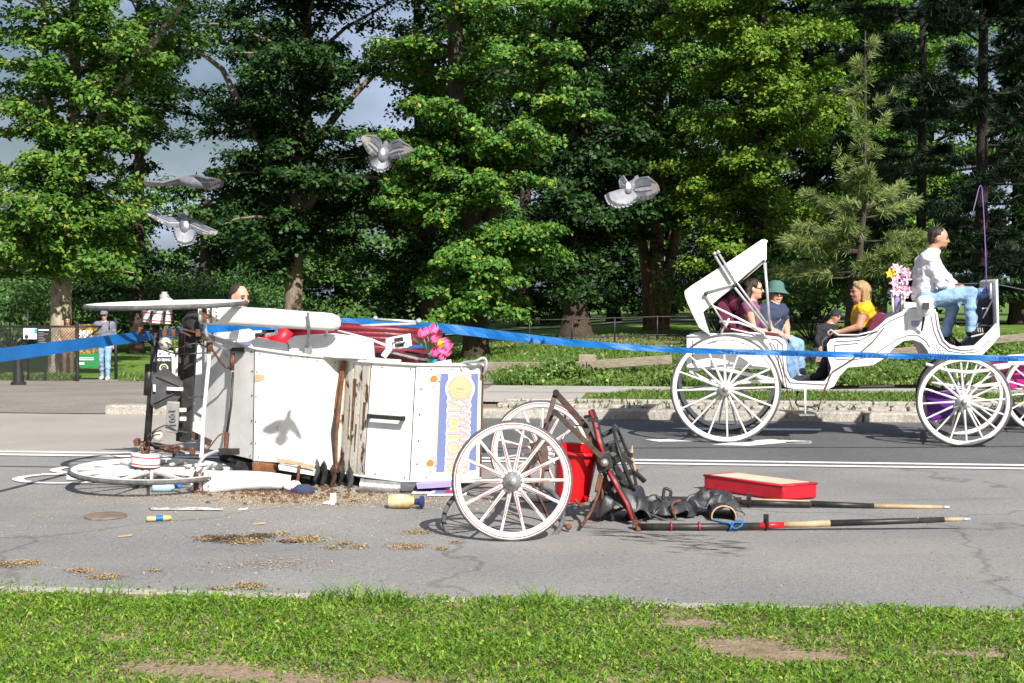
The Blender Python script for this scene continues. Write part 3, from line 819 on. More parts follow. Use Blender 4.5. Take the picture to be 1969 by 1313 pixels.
P = rfarr(s_[keep], t_[keep], np.full(keep.sum(), .034)); mk = mm[keep]
hm = np.clip(.45 + mk, .12, 1.2)
lf = rng.uniform(0, 1, len(P)) < .52
Pl = P[lf] + np.stack([np.zeros(lf.sum()), np.zeros(lf.sum()), .045 * hm[lf] * rng.uniform(0, 1, lf.sum()) ** .8], 1)
Nl = unit(np.array([0, 0, 1.0]) + rng.normal(0, .55, (len(Pl), 3)))
o = bpy.data.objects.new('verge_clover', quads_mesh('verge_clover', leaf_quads(Pl, Nl, .016 * rng.uniform(.5, 1.5, len(Pl)), .75), lf_grass)); col.objects.link(o); tag(o, 'short green clover leaves covering the near verge', 'clover', kind='stuff')
P, hm = P[~lf], hm[~lf]
blades('verge_grass', P, (.014 + .026 * hm) * rng.uniform(.4, 1.6, len(P)), rng.uniform(.004, .009, len(P)), lf_grass, 'short grass blades mixed into the clover of the near verge', .8)
# a few taller tufts at the edge
P = []
for px, py, k in ((690, 1165, 60), (740, 1168, 50), (205, 1160, 30), (1030, 1172, 90), (640, 1160, 30)):
    g_ = G(px, py, .03)
    for i in range(k): P.append((g_.x + random.gauss(0, .05), g_.y + random.gauss(0, .02), .03))
P = np.array(P)
blades('tall_grass_tufts', P, rng.uniform(.06, .14, len(P)), rng.uniform(.004, .007, len(P)), lf_grass, 'taller grass tufts along the edge of the near verge', .7)
n = 42000
s_ = rng.uniform(-1.6, 14, n); t_ = rng.uniform(4.5, 7.6, n)
hh = np.clip(.10 + .16 * (fbm(s_, t_, .9, 5.) + .4) + .10 * (t_ > 5.2), .04, .5) * rng.uniform(.5, 1.3, n)
blades('roadside_weeds', rfarr(s_, t_, np.full(n, .11)), hh, rng.uniform(.012, .03, n), lf_weed, 'tall rough weeds and grass around the wooden rail', .45)
n = 26000
s_ = rng.uniform(-1.6, 14, n); t_ = rng.uniform(4.5, 7.6, n)
hw = np.clip(.10 + .22 * (fbm(s_, t_, .9, 5.) + .4) + .08 * (t_ > 5.2), .05, .5)
P = rfarr(s_, t_, .12 + hw * rng.uniform(.1, 1, n)); Nl = unit(np.array([0, -.4, .8]) + rng.normal(0, .5, (n, 3)))
o = bpy.data.objects.new('weed_leaves', quads_mesh('weed_leaves', leaf_quads(P, Nl, .075 * rng.uniform(.5, 1.4, n), .6), lf_weed)); col.objects.link(o); tag(o, 'broad weed leaves on the bank around the wooden rail', 'weeds', kind='stuff')
n = 30000
s_ = rng.uniform(0.02, 14, n); t_ = rng.uniform(1.2, 3.05, n)
k = s_ > (t_ - 1.2) * .35
P = rfarr(s_[k], t_[k], np.full(k.sum(), .12))
blades('grass_strip_blades', P, rng.uniform(.04, .10, len(P)), rng.uniform(.012, .025, len(P)), lf_weed, 'mown grass strip between kerb and pavement', .6)
n = 70000
d_ = 24.5 + 26 * rng.uniform(0, 1, n) ** 1.3; px_ = rng.uniform(380, 2100, n)
x_ = (px_ - PW / 2) / FPX * d_
tt = (x_ - RO.x) * RN.x + (d_ - RO.y) * RN.y
k = tt > 7.3
P = np.stack([x_[k], d_[k], np.array([terrain(a, b) - .03 for a, b in zip(x_[k], d_[k])])], 1)
blades('lawn_grass', P, rng.uniform(.06, .15, len(P)), rng.uniform(.02, .045, len(P)), lf_weed, 'mown lawn grass under the trees', .6)
n = 1500
s_ = rng.uniform(-1, 14, n); t_ = rng.choice([.33, .36, .56, .74, .95, .93], n) + rng.normal(0, .02, n)
k = fbm(s_, t_ * 4, 1.6, 2.) > .05
P = rfarr(s_[k], t_[k], np.full(k.sum(), .10))
blades('kerb_weeds', P, rng.uniform(.05, .13, len(P)), rng.uniform(.015, .03, len(P)), lf_weed, 'weeds sprouting between the cobbles behind the kerb', .6)
n = 9000
px_ = np.concatenate([rng.uniform(-60, 150, n // 2), rng.uniform(228, 420, n // 2)]); d_ = np.concatenate([rng.uniform(33.9, 37, n // 2), rng.uniform(33.5, 37, n // 2)])
x_ = (px_ - PW / 2) / FPX * d_
P = np.stack([x_, d_, np.array([terrain(a, b) - .02 for a, b in zip(x_, d_)])], 1)
blades('fence_weeds', P, rng.uniform(.04, .2, len(P)), rng.uniform(.02, .04, len(P)), lf_weed, 'weeds along the foot of the chain-link fence', .45)
# ---------------------------------------------------------------- wheels
def meshonly(mb, name, mats, smooth=True):
    o = mb.build(name, mats, None, smooth='auto' if smooth else False, local=True)
    me = o.data; bpy.data.objects.remove(o); return me
def wheel_kit(r, ns, rimw, rimt, hubr, hubl, spr, tyre=.022, hubmat=None, pin=False):
    k = {'ns': ns}
    prof = [(r - tyre, -rimt / 2), (r - tyre, rimt / 2), (r - tyre - rimw * .8, rimt / 2), (r - tyre - rimw, rimt * .3), (r - tyre - rimw, -rimt * .3), (r - tyre - rimw * .8, -rimt / 2), (r - tyre, -rimt / 2)]
    mb = MB(); n = 72
    vs, fs = [], []
    for (q, z) in prof[:-1]:
        for j in range(n):
            a = 2 * math.pi * j / n; vs.append((q * math.cos(a), q * math.sin(a), z))
    m = len(prof) - 1
    for i in range(m):
        for j in range(n): fs.append((i * n + j, i * n + (j + 1) % n, ((i + 1) % m) * n + (j + 1) % n, ((i + 1) % m) * n + j))
    mb.add(vs, fs); k['rim'] = meshonly(mb, 'wheel', m_wheel)
    k['tyre'] = meshonly(MB().torus(r - tyre * .62, tyre * .75, n=72, k=10, rz=rimt * .48), 'tyre', m_tyre)
    sp = MB().tube([(hubr * .8, 0, 0), (hubr * 1.5, 0, 0), (r * .5, 0, 0), (r - tyre - rimw * .7, 0, 0)], [spr * 1.15, spr * 1.25, spr * .95, spr * .8], 8, flat=.8)
    if pin:
        sp.beam((hubr * 1.3, 0, spr * 1.2), (r * .62, 0, spr * .9), .004, .004, m=1)
        sp.beam((hubr * 1.3, 0, -spr * 1.2), (r * .62, 0, -spr * .9), .004, .004, m=1)
    k['spoke'] = meshonly(sp, 'spoke', [m_wheel, m_pinstripe])
    h = hubl / 2
    k['hub'] = meshonly(MB().lathe([(hubr * .5, -h), (hubr * .8, -h * .75), (hubr, -h * .35), (hubr, h * .35), (hubr * .8, h * .75), (hubr * .5, h)], n=24), 'hub', hubmat or m_wheel)
    cap = MB().lathe([(hubr * .46, h * .9), (hubr * .46, h * 1.25), (hubr * .36, h * 1.35), (hubr * .2, h * 1.4), (hubr * .2, h * 1.6), (0.001, h * 1.62)], n=18)
    for j in range(8):
        a = 2 * math.pi * j / 8
        cap.ell((hubr * .78 * math.cos(a), hubr * .78 * math.sin(a), h * .62), (.008, .008, .008), seg=6)
    k['cap'] = meshonly(cap, 'hub_cap', m_steel)
    if pin:
        k['pin'] = meshonly(MB().torus(r - tyre - rimw * .22, .003, Matrix.Translation((0, 0, rimt / 2)), 72, 4).torus(r - tyre - rimw * .22, .003, Matrix.Translation((0, 0, -rimt / 2)), 72, 4), 'pinstripe', m_pinstripe)
    return k
def put_wheel(k, root, c, axis, spin=0.0, x=None):
    m = frame(Vector(c) - BASE[root.name], axis, x) @ Matrix.Rotation(spin, 4, 'Z')
    w = child('wheel', k['rim'], root, m)
    child('tyre', k['tyre'], w); child('hub', k['hub'], w); child('hub_cap', k['cap'], w)
    if 'pin' in k: child('pinstripe', k['pin'], w)
    for i in range(k['ns']):
        child('spoke', k['spoke'], w, Matrix.Rotation(2 * math.pi * i / k['ns'], 4, 'Z') @ Matrix.Translation((0, 0, (.012 if i % 2 else -.012) * 0)))
    return w
# ---------------------------------------------------------------- overturned carriage
OC = thing('overturned_carriage', 'white horse carriage lying overturned on its side in the road', 'carriage', (-1.6, 11.2, 0))
kr = wheel_kit(.65, 14, .05, .04, .065, .11, .017)
up_c, lo_c = W(320, 586, 11.0), W(291, 905, 11.0)
put_wheel(kr, OC, up_c, (-.02, -.032, 1), .1)
put_wheel(kr, OC, lo_c, (-.03, .015, -1), .3)
def oc(name, mb, mat, **kw): return mb.build(name, mat, OC, **kw)
def tubepx(pts, r, n=8):
    return MB().tube([W(*p) for p in pts], r, n)
# rear axle, drums, hub spindles
upd, lod = W(302, 609, 11.0), W(280, 884, 11.0)
axd = (upd - lod).normalized()
oc('rear_axle', MB().tube([lod, upd], .028, 12).tube([W(287, 700, 11), W(284, 760, 11)], .034, 12), m_black, smooth=True)
def drum(c, ax, tart):
    mb = MB().lathe([(.10, -.05), (.118, -.048), (.118, .05), (.10, .052)], frame(c, ax), 28)
    o = oc('brake_drum', mb, m_white, smooth='auto')
    for z in (-.028, .03):
        MB().lathe([(.1185, z - .004), (.1205, z - .004), (.1205, z + .004), (.1185, z + .004)], frame(c, ax), 28).build('stripe', m_red, o)
    if tart:
        for j in range(7):
            a = j * 2 * math.pi / 7 + .2
            m = frame(c, ax)
            p = m @ Vector((.119 * math.cos(a), .119 * math.sin(a), 0)); u = (m.to_3x3() @ Vector((math.cos(a), math.sin(a), 0)))
            MB().beam(p - axd * .048, p + axd * .05, .022, .004, up=u).build('grime_stripe', m_flap, o)
    MB().torus(.108, .012, frame(c + Vector(ax) * -.05, ax), 28, 6).build('drum_lip', m_rust, o)
drum(upd, axd, True); drum(lod, axd, False)
oc('hub_spindle', MB().tube([W(316, 600, 11), W(316, 566, 11)], [.035, .036], 14).tube([W(316, 566, 11), W(316, 561, 11)], .024, 12), m_chrome, smooth='auto')
oc('hub_spindle', MB().tube([W(272, 893, 11), W(270, 932, 11)], [.022, .034], 12), m_chrome, smooth='auto')
oc('hub_nut', MB().tube([W(269, 930, 11), W(268, 944, 11)], [.06, .07], 12), m_black, smooth='auto')
# leaf springs and underframe
def leafspring(pts, d0, n=3):
    mb = MB()
    for i in range(n):
        sh = i * 5
        ps = [W(x + (sh * 4 if j == 0 else (-sh * 4 if j == len(pts) - 1 else 0)), y + sh, d0 + .0 * i) for j, (x, y) in enumerate(pts)]
        for a, b in zip(ps, ps[1:]): mb.beam(a, b, .06, .012)
    return mb
oc('leaf_spring', leafspring([(270, 634), (310, 636), (350, 632), (388, 641)], 11.0), m_darkrust)
oc('leaf_spring', leafspring([(257, 848), (300, 853), (335, 860), (374, 868)], 11.05), m_darkrust)
mb = MB()
for x, y in ((272, 636), (382, 640), (264, 850), (370, 866), (318, 640), (322, 862), (335, 640), (340, 864)): mb.box(W(x, y, 10.97), (.035, .08, .06))
oc('spring_shackle', mb, m_rust, bevel=.006)
oc('frame_beam', MB().beam(W(370, 622, 11.25), W(356, 850, 11.2), .09, .075, up=(0, 1, 0)), m_black, bevel=.008)
oc('frame_beam', MB().beam(W(350, 640, 11.4), W(345, 848, 11.4), .05, .05, up=(0, 1, 0)), m_darkrust, bevel=.006)
oc('frame_head', MB().lathe([(.03, -.02), (.085, 0), (.085, .10), (.05, .14), (.03, .16)], frame(W(371, 636, 11.2), (0, 0, 1)), 16), m_black, smooth='auto')
oc('cross_member', MB().beam(W(362, 645, 11.3), W(412, 652, 11.3), .04, .05).beam(W(358, 830, 11.3), W(405, 852, 11.3), .04, .05), m_darkrust)
# mud flap, number plate, lamps, sagging wires
oc('mud_flap', MB().prism([W(x, y, d) for x, y, d in ((318, 706, 10.9), (351, 734, 10.95), (352, 752, 10.95), (345, 766, 10.95), (299, 788, 10.9), (289, 776, 10.88), (294, 720, 10.88))], (0, .012, 0)), m_flap)
mb = MB(); mb.beam(W(296, 774, 10.87), W(343, 752, 10.93), .006, .008).beam(W(300, 722, 10.87), W(345, 742, 10.93), .006, .008); oc('flap_rib', mb, m_flap)
oc('flap_strip', MB().box(W(297, 746, 10.86), (.02, .006, .055)).beam(W(321, 747, 10.88), W(352, 748, 10.9), .012, .025), m_stickerw)
pl = oc('number_plate', MB().prism([W(*p, 10.92) for p in ((321, 771), (345, 773), (341, 833), (317, 831))], (0, .03, 0)), m_plate, bevel=.008)
text('1001', .075, frame(W(331, 802, 10.905), (0, -1, 0), (.05, 0, -1)), m_steel, pl, 'embossed_number', .003, .002)
oc('plate_bracket', MB().box(W(352, 788, 11.0), (.05, .02, .03)).box(W(352, 805, 11.0), (.05, .02, .03)), m_stickerw)
for x, y in ((318, 660), (303, 838)):
    l = oc('tail_lamp', MB().ell(W(x, y, 10.95), (.045, .04, .05)), m_lens, smooth=True)
    MB().torus(.047, .006, frame(W(x, y, 10.94), (0.3, -1, 0)), 20, 6).build('lamp_rim', m_steel, l)
def sag(pts, r=.006):
    P_ = [W(*p) for p in pts]; out = []
    for i in range(len(P_) - 1):
        for j in range(5):
            f = j / 5; p0 = P_[max(i - 1, 0)]; p1 = P_[i]; p2 = P_[i + 1]; p3 = P_[min(i + 2, len(P_) - 1)]
            out.append(.5 * ((2 * p1) + (p2 - p0) * f + (2 * p0 - 5 * p1 + 4 * p2 - p3) * f * f + (3 * p1 - p0 - 3 * p2 + p3) * f ** 3))
    out.append(P_[-1]); return MB().tube(out, r, 6)
for pts in ([(288, 640, 10.98), (300, 655, 10.9), (316, 664, 10.92)], [(300, 645, 10.95), (340, 668, 10.9), (375, 660, 11), (398, 668, 11)], [(302, 668, 10.95), (340, 680, 10.9), (398, 678, 11)],
            [(282, 840, 10.95), (300, 826, 10.9), (320, 818, 10.9), (340, 828, 10.92), (362, 832, 11)], [(284, 846, 10.95), (300, 856, 10.9), (330, 856, 10.88), (384, 846, 11)], [(362, 765, 11), (380, 762, 11.1), (396, 764, 11.1)],
            [(290, 848, 10.93), (296, 832, 10.88), (310, 828, 10.88)]):
    oc('brake_cable', sag(pts), m_flap, smooth=True)
oc('chain_link', MB().torus(.03, .008, frame(W(277, 862, 10.97), (.5, -1, .2)), 14, 6).torus(.03, .008, frame(W(275, 870, 10.97), (1, .3, .1)), 14, 6).torus(.025, .008, frame(W(281, 856, 10.97), (1, -.6, .5)), 14, 6), m_rust, smooth=True)
# --- body: a strip of vertical panels (the underside of the body, turned towards the road)
up_e = [(393, 642, 11.62), (490, 672, 11.08), (562, 682, 11.03), (612, 687, 11.10), (641, 690, 11.24), (664, 694, 11.32), (712, 698, 10.98), (800, 703, 10.82), (930, 704, 10.95)]
lo_e = [(393, 862, 11.62), (487, 884, 11.08), (560, 888, 11.03), (605, 892, 11.10), (643, 904, 11.24), (652, 907, 11.3), (698, 915, 10.98), (788, 926, 10.82), (925, 918, 10.95)]
def panel(i, j, mat, name, n=4, thick=.03, off=0.0, du=0, dl=0):
    mb = MB(); fr, bk = [], []
    U = [W(x, y + du, d + off) for x, y, d in up_e[i:j + 1]]; Lo = [W(x, y - dl, d + off) for x, y, d in lo_e[i:j + 1]]
    cen = Vector((0, thick, 0))
    rowsU, rowsL = U, Lo
    poly_front = [rowsU, rowsL]
    k = len(U)
    vs = U + Lo + [p + cen for p in U] + [p + cen for p in Lo]
    fs = []
    for a in range(k - 1):
        fs += [(a, a + 1, k + a + 1, k + a), (2 * k + a, 3 * k + a, 3 * k + a + 1, 2 * k + a + 1), (a, 2 * k + a, 2 * k + a + 1, a + 1), (k + a, k + a + 1, 3 * k + a + 1, 3 * k + a)]
    fs += [(0, k, 3 * k, 2 * k), (k - 1, 3 * k - 1, 4 * k - 1, 2 * k - 1)]
    mb.add(vs, fs)
    return oc(name, mb, mat, bevel=.004, smooth='auto')
m_paintgrey = m_paint
p_rear = panel(0, 1, m_paint, 'rear_panel')
p_floor = panel(1, 4, m_paint, 'floor_panel')
panel(4, 5, m_rot, 'torn_edge_board', off=-.004)
p_rot = panel(5, 6, m_rot, 'rotten_board_panel')
p_door = panel(6, 7, m_white, 'seat_box_panel')
p_front = panel(7, 8, m_white, 'front_panel')
def lerp_edge(e, x):
    for a, b in zip(e, e[1:]):
        if a[0] <= x <= b[0]:
            f = (x - a[0]) / (b[0] - a[0]); return [a[k] + (b[k] - a[k]) * f for k in range(3)]
    return list(e[-1])
def onbody(x, f, off=-.003):
    """point on the body panels: x pixel along top edge, f = 0 top .. 1 bottom"""
    a = lerp_edge(up_e, x)
    k = [i for i in range(len(up_e) - 1) if up_e[i][0] <= x <= up_e[i + 1][0]][0]
    t = (x - up_e[k][0]) / (up_e[k + 1][0] - up_e[k][0])
    b = [lo_e[k][q] + (lo_e[k + 1][q] - lo_e[k][q]) * t for q in range(3)]
    return W(*a).lerp(W(*b), f) + Vector((0, off, 0))
# split, splintered corner post and broken laths over the rotten gap
oc('split_post', MB().tube([onbody(662, 0.0, -.05), onbody(655, .35, -.05), onbody(648, .7, -.05), onbody(651, 1.0, -.04)], [.02, .03, .022, .014], 6), m_rottenwood)
oc('torn_flange', MB().prism([onbody(661, .0, -.06), onbody(653, .38, -.10), onbody(643, .60, -.11), onbody(648, 1.0, -.05), onbody(656, .98, -.03), onbody(656, .5, -.05)], (0, .012, 0)), m_flap)
for (xa, xb, fa, fb, mt) in ((668, 680, .0, 1.0, m_rot), (684, 696, .02, .98, m_rot), (699, 710, .02, .99, m_rot), (682, 688, .15, .62, m_rottenwood), (703, 709, .35, .6, m_rottenwood), (690, 694, .55, .8, m_rottenwood), (676, 679, .3, .7, m_rottenwood)):
    oc('lath', MB().prism([onbody(xa, fa, -.012), onbody(xb, fa, -.012), onbody(xb - 1, fb, -.012), onbody(xa + 1, fb, -.012)], (0, .014, 0)), mt)
# rubbing strips along the upper and lower edges
oc('edge_moulding', MB().tube([W(x, y - 2, d - .012) for x, y, d in up_e], .012, 6), m_white, smooth=True)
oc('edge_moulding', MB().tube([W(x, y + 1, d - .010) for x, y, d in lo_e[1:]], .010, 6), m_white, smooth=True)
mb = MB()
for k in range(len(up_e)):
    pass
for x in (400, 430, 460, 484, 500, 560, 610, 645, 715, 735, 790, 806, 830, 870, 905):
    for f in (.03, .97): mb.ell(onbody(x, f, -.005), (.006, .005, .006), seg=6)
for f in (.2, .42, .65, .85):
    mb.ell(onbody(486, f, -.006), (.007, .005, .007), seg=6); mb.ell(onbody(494, f, -.006), (.006, .005, .006), seg=6); mb.ell(onbody(812, f, -.006), (.007, .006, .010), seg=6)
oc('bolt_heads', mb, m_darkrust, smooth=True)
# seams between sheets
for x in (490, 714, 800): oc('panel_seam', MB().beam(onbody(x, 0, -.003), onbody(x, 1, -.003), .004, .006, up=(1, 0, 0)), m_darkrust)
oc('paint_chip', MB().prism([onbody(x, f, -.004) for x, f in ((492, .22), (510, .22), (509, .26), (500, .285), (491, .29))], (0, .002, 0)), m_rawwood)
# door handle standing off the panel
hd = oc('door_handle', MB().beam(onbody(714, .46, -.075), onbody(786, .455, -.075), .022, .035).box(onbody(718, .46, -.04), (.03, .08, .03)).box(onbody(782, .455, -.04), (.03, .08, .03)), m_black, bevel=.006)
# sticker: stripes, seal, lettering
st = [(843, .06), (925, .055), (922, .93), (838, .93)]
def SP(u, v, off=-.006):
    x = 845 + 79 * u - 0 * v
    return onbody(x, .065 + .865 * v, off)
stk = oc('banner_sticker', MB().prism([SP(0, 0, -.003), SP(1, 0, -.003), SP(1, 1, -.003), SP(0, 1, -.003)], (0, .002, 0)), m_stickerw)
def sq(u0, u1, v0, v1, m, nm, off=-.0045): MB().prism([SP(u0, v0, off), SP(u1, v0, off), SP(u1, v1, off), SP(u0, v1, off)], (0, .001, 0)).build(nm, m, stk)
sq(.0, .025, 0, 1, m_orange, 'orange_edge'); sq(.03, .23, 0, 1, m_navy, 'blue_stripe'); sq(.28, .74, 0, 1, m_orange, 'orange_field'); sq(.78, .955, 0, 1, m_navy, 'blue_stripe'); sq(.965, 1, 0, 1, m_orange, 'orange_edge')
uu = (SP(1, .5) - SP(0, .5)).normalized(); dn = (SP(.5, 1) - SP(.5, 0)).normalized(); nn = uu.cross(dn)
if nn.y > 0: nn = -nn
cc = SP(.52, .155, -.007)
for rr, m_, o_ in ((.120, m_stickerw, 0), (.106, m_lilac, .001), (.101, m_orange, .002), (.085, m_lilac, .003), (.082, m_orange, .004), (.062, m_lilac, .005), (.059, m_orange, .006), (.036, m_lilac, .007), (.033, m_orange, .008)):
    MB().lathe([(rr, 0), (rr, .001)], frame(cc + nn * o_, nn), 36).build('seal_ring', m_, stk)
MB().beam(cc + nn * .010 - uu * .03 - dn * .004, cc + nn * .010 + uu * .03 + dn * .004, .006, .002).build('seal_numeral', m_navy, stk)
for j in range(28):
    a = j * 2 * math.pi / 28
    if j % 7: MB().box(cc + nn * .0045 + (uu * math.cos(a) + dn * math.sin(a)) * .0935, (.007, .001, .007)).build('seal_letter', m_lilac, stk)
def stext(s, u, v, size, mat, o_, b): text(s, size, frame(SP(u, v, -.008) + nn * o_, nn, dn), mat, stk, 'lettering', .0005, b)
for s_, u_, v_, z_ in (('VICTORY', .39, .66, .165), ('ONWARD TO', .645, .655, .115)):
    stext(s_, u_, v_, z_, m_stickerw, .0, .010); stext(s_, u_, v_, z_, m_lilac, .002, .004); stext(s_, u_, v_, z_, m_orange, .004, -.002)
for v_ in (.055, .905):
    c_ = SP(-.06, v_, -.008)
    MB().prism([c_ + uu * a + dn * b for a, b in ((-.05, -.02), (-.01, -.06), (.03, -.05), (.04, .0), (.02, .06), (-.01, .075), (-.03, .05))], nn * .001).build('emblem_ground', m_stickerw, stk)
    MB().lathe([(.030, 0), (.030, .001)], frame(c_ + nn * .002 - uu * .018, nn), 24).build('emblem_ball', m_orangeball, stk)
    MB().torus(.040, .006, frame(c_ + nn * .002 - uu * .006, nn, uu), 20, 4, rz=.001, a0=-1.2, a1=1.5).build('emblem_arc', m_lilac, stk)
    for k_ in range(4): MB().box(c_ + nn * .0025 + uu * (.02 - .012 * k_) + dn * (.02 + .014 * k_), (.012, .001, .012)).build('emblem_letter', m_orange if k_ % 2 else m_navy, stk)
sq(.0, .95, 1.03, 1.10, m_paint, 'lower_sheet_fold', -.012)
# upper rail at the front and chrome handrail
oc('seat_rail', sag([(888, 712, 10.9), (889, 698, 10.9), (915, 694, 10.85), (928, 688, 10.85), (935, 694, 10.85), (934, 710, 10.85), (930, 720, 10.9)], .011), m_chrome, smooth=True)
oc('front_corner_strip', MB().tube([onbody(929, .0, -.01), onbody(929, 1, -.01)], .008, 6), m_rust)
oc('canvas_roll', MB().tube([W(836, 703, 10.9), W(868, 699, 10.9)], [.03, .034], 10).tube([W(846, 703, 10.88), W(866, 698, 10.88)], .02, 8), m_stickerw, smooth=True)
# far side wall + bulk behind the panels, so the body has depth
dz = Vector((0, .55, 0))
def slab(pts, vec, mat, name, **kw): return oc(name, MB().prism([W(*p) for p in pts], vec), mat, **kw)
slab([(393, 645, 11.66), (490, 675, 11.12), (612, 690, 11.15), (664, 697, 11.35), (712, 701, 11.02), (800, 706, 10.86), (930, 708, 10.99), (925, 712, 11.9), (393, 655, 11.9)], (0, 0, -.03), m_paint, 'upper_side_wall')
slab([(487, 880, 11.12), (605, 889, 11.14), (652, 903, 11.35), (698, 911, 11.02), (788, 922, 10.86), (925, 914, 10.99), (925, 885, 11.9), (487, 868, 11.9)], (0, 0, .03), m_paint, 'lower_side_wall')
slab([(400, 656, 11.95), (930, 712, 11.95), (925, 885, 11.95), (400, 850, 11.95)], (0, .02, 0), m_darkred, 'upholstered_interior')
# white seat side boards standing above the upper edge
slab([(552, 655, 11.12), (565, 646, 11.12), (640, 641, 11.12), (716, 651, 11.08), (720, 692, 11.08), (640, 688, 11.12), (560, 680, 11.1)], (0, .09, 0), m_white, 'seat_side', bevel=.012)
slab([(480, 655, 11.2), (495, 648, 11.2), (553, 662, 11.15), (556, 682, 11.15), (488, 671, 11.15)], (0, .05, 0), m_white, 'seat_side', bevel=.008)
slab([(430, 650, 11.5), (447, 636, 11.5), (478, 632, 11.5), (490, 640, 11.45), (487, 668, 11.4), (432, 662, 11.5)], (0, .06, 0), m_white, 'corner_board', bevel=.008)
slab([(441, 661, 11.38), (482, 655, 11.38), (482, 665, 11.38)], (0, .02, 0), m_navy, 'blue_cloth')
slab([(488, 643, 11.5), (512, 640, 11.5), (522, 668, 11.45), (487, 668, 11.45)], (0, .3, 0), m_redplastic, 'red_seat_end', bevel=.02)
oc('seat_piping', MB().tube([W(486, 644, 11.48), W(500, 643, 11.46), W(512, 639, 11.48)], .014, 8), m_black, smooth=True)
oc('seat_cushion', MB().tube([W(522, 664, 11.6), W(540, 655, 11.6), W(554, 634, 11.6)], [.06, .07, .06], 10), m_redvinyl, smooth=True)
slab([(550, 628, 11.75), (700, 624, 11.75), (850, 634, 11.75), (852, 690, 11.75), (720, 690, 11.75), (552, 690, 11.75)], (0, .06, 0), m_darkred, 'folded_hood_lining')
mb = MB()
for k in range(5):
    y0 = 632 + 9 * k
    mb.tube([W(548, y0 + 3, 11.7), W(640, y0 - 3 + 2 * math.sin(k), 11.62), W(740, y0 + 2, 11.62), W(845, y0 + 8 + k, 11.68)], [.03, .045, .04, .025], 8)
oc('hood_folds', mb, m_darkred, smooth=True)
oc('hood_bow', MB().tube([W(655, 629, 11.6), W(720, 625, 11.6), W(800, 622, 11.62)], .012, 8), m_chrome, smooth=True)
oc('hood_bow', MB().tube([W(650, 636, 11.3), W(712, 652, 11.2), W(758, 671, 11.1)], .010, 8), m_white, smooth=True)
oc('hood_bow', MB().tube([W(722, 614, 11.72), W(760, 616, 11.72), W(806, 619, 11.72)], .012, 8).ell(W(722, 612, 11.7), (.022, .022, .02)).ell(W(805, 617, 11.7), (.026, .024, .022)), m_chrome, smooth=True)
# mudguards: upper one a long white curved trough, lower one crushed on the ground
def guard(cl, w, d, curl=.10, nm='mudguard'):
    """cl: centre line of (x, ytop, ybottom, d)"""
    mb = MB(); rows = []
    for (x, y0, y1, dd) in cl:
        a, b = W(x, y0, dd), W(x, y1, dd)
        row = []
        for j in range(9):
            f = j / 8; q = math.sin(f * math.pi)
            row.append(a.lerp(b, f) + Vector((0, -curl * q ** .5 if q > 0 else 0, 0)))
        rows.append(row)
    mb.sheet(rows)
    return oc(nm, mb, m_white, smooth=True, solid=.014)
cl = [(385, 590, 622, 10.95), (400, 590, 623, 10.95), (450, 591, 624, 10.93), (520, 594, 628, 10.92), (590, 600, 632, 10.92), (625, 602, 634, 10.92), (640, 604, 634, 10.93), (650, 609, 630, 10.95), (655, 616, 624, 10.97)]
ug = guard(cl, 0, 0, .035)
lg = guard([(387, 910, 949, 10.72), (400, 908, 950, 10.72), (430, 906, 946, 10.74), (470, 906, 941, 10.76), (520, 909, 939, 10.8), (560, 915, 940, 10.85)], 0, 0, .05)
def bracket(x, y0, y1, d):
    o = oc('guard_bracket', MB().beam(W(x, y0, d), W(x, y1, d), .05, .012, up=(1, 0, 0)).beam(W(x + 15, y0 + 1, d), W(x + 15, y1 + 1, d), .035, .012, up=(1, 0, 0)).tube([W(x + 3, y0 - 1, d - .01), W(x + 3, y1, d - .01)], .017, 8), m_rust, bevel=.003)
    mb = MB()
    for k in range(4):
        for dx in (7, 11): mb.ell(W(x + dx, y0 + 4 + (y1 - y0 - 8) * k / 3, d - .012), (.007, .006, .007), seg=6)
        mb.ell(W(x + 26, y0 + 5 + (y1 - y0 - 9) * k / 3, d - .03), (.008, .006, .009), seg=6)
    mb.build('bolt', m_stickerw if False else m_steel, o, smooth=True)
bracket(391, 588, 620, 10.9); bracket(375, 907, 947, 10.68)
oc('guard_end', MB().prism([W(*p, 10.95) for p in ((380, 590), (388, 588), (388, 621), (381, 619))], (0, .05, 0)), m_white, bevel=.01)
oc('guard_end', MB().prism([W(*p, 10.70) for p in ((364, 908), (372, 907), (374, 945), (367, 943))], (0, .05, 0)), m_white, bevel=.01)
oc('guard_stay', MB().tube([W(592, 601, 10.84), W(594, 625, 10.86), W(592, 655, 11.0), W(593, 672, 11.08)], .012, 8).box(W(593, 672, 11.06), (.06, .02, .06)), m_steel, smooth=False)
oc('guard_stay', sag([(531, 628, 11.0), (531, 638, 11.1), (526, 642, 11.2), (511, 644, 11.3)], .013), m_chrome, smooth=True)
oc('guard_stay', sag([(628, 634, 11.0), (627, 643, 11.1), (618, 647, 11.15), (600, 648, 11.2)], .012), m_chrome, smooth=True)
oc('guard_stay', sag([(395, 600, 10.94), (395, 630, 10.96), (399, 648, 11.0), (412, 661, 11.1), (440, 672, 11.2), (455, 675, 11.25)], .014), m_chrome, smooth=True)
oc('guard_stay', sag([(378, 940, 10.68), (379, 905, 10.7), (388, 883, 10.8), (404, 872, 10.95), (432, 864, 11.2)], .015), m_chrome, smooth=True)
oc('side_rod', MB().tube([W(400, 655, 11.0), W(402, 690, 11.02), (W(391, 800, 11.0)), W(388, 870, 10.9), W(386, 880, 10.85)], .016, 8), m_white, smooth=True)
oc('side_rod', MB().tube([W(448, 715, 11.2), W(444, 780, 11.2), W(436, 835, 11.15)], .011, 8), m_black, smooth=True)
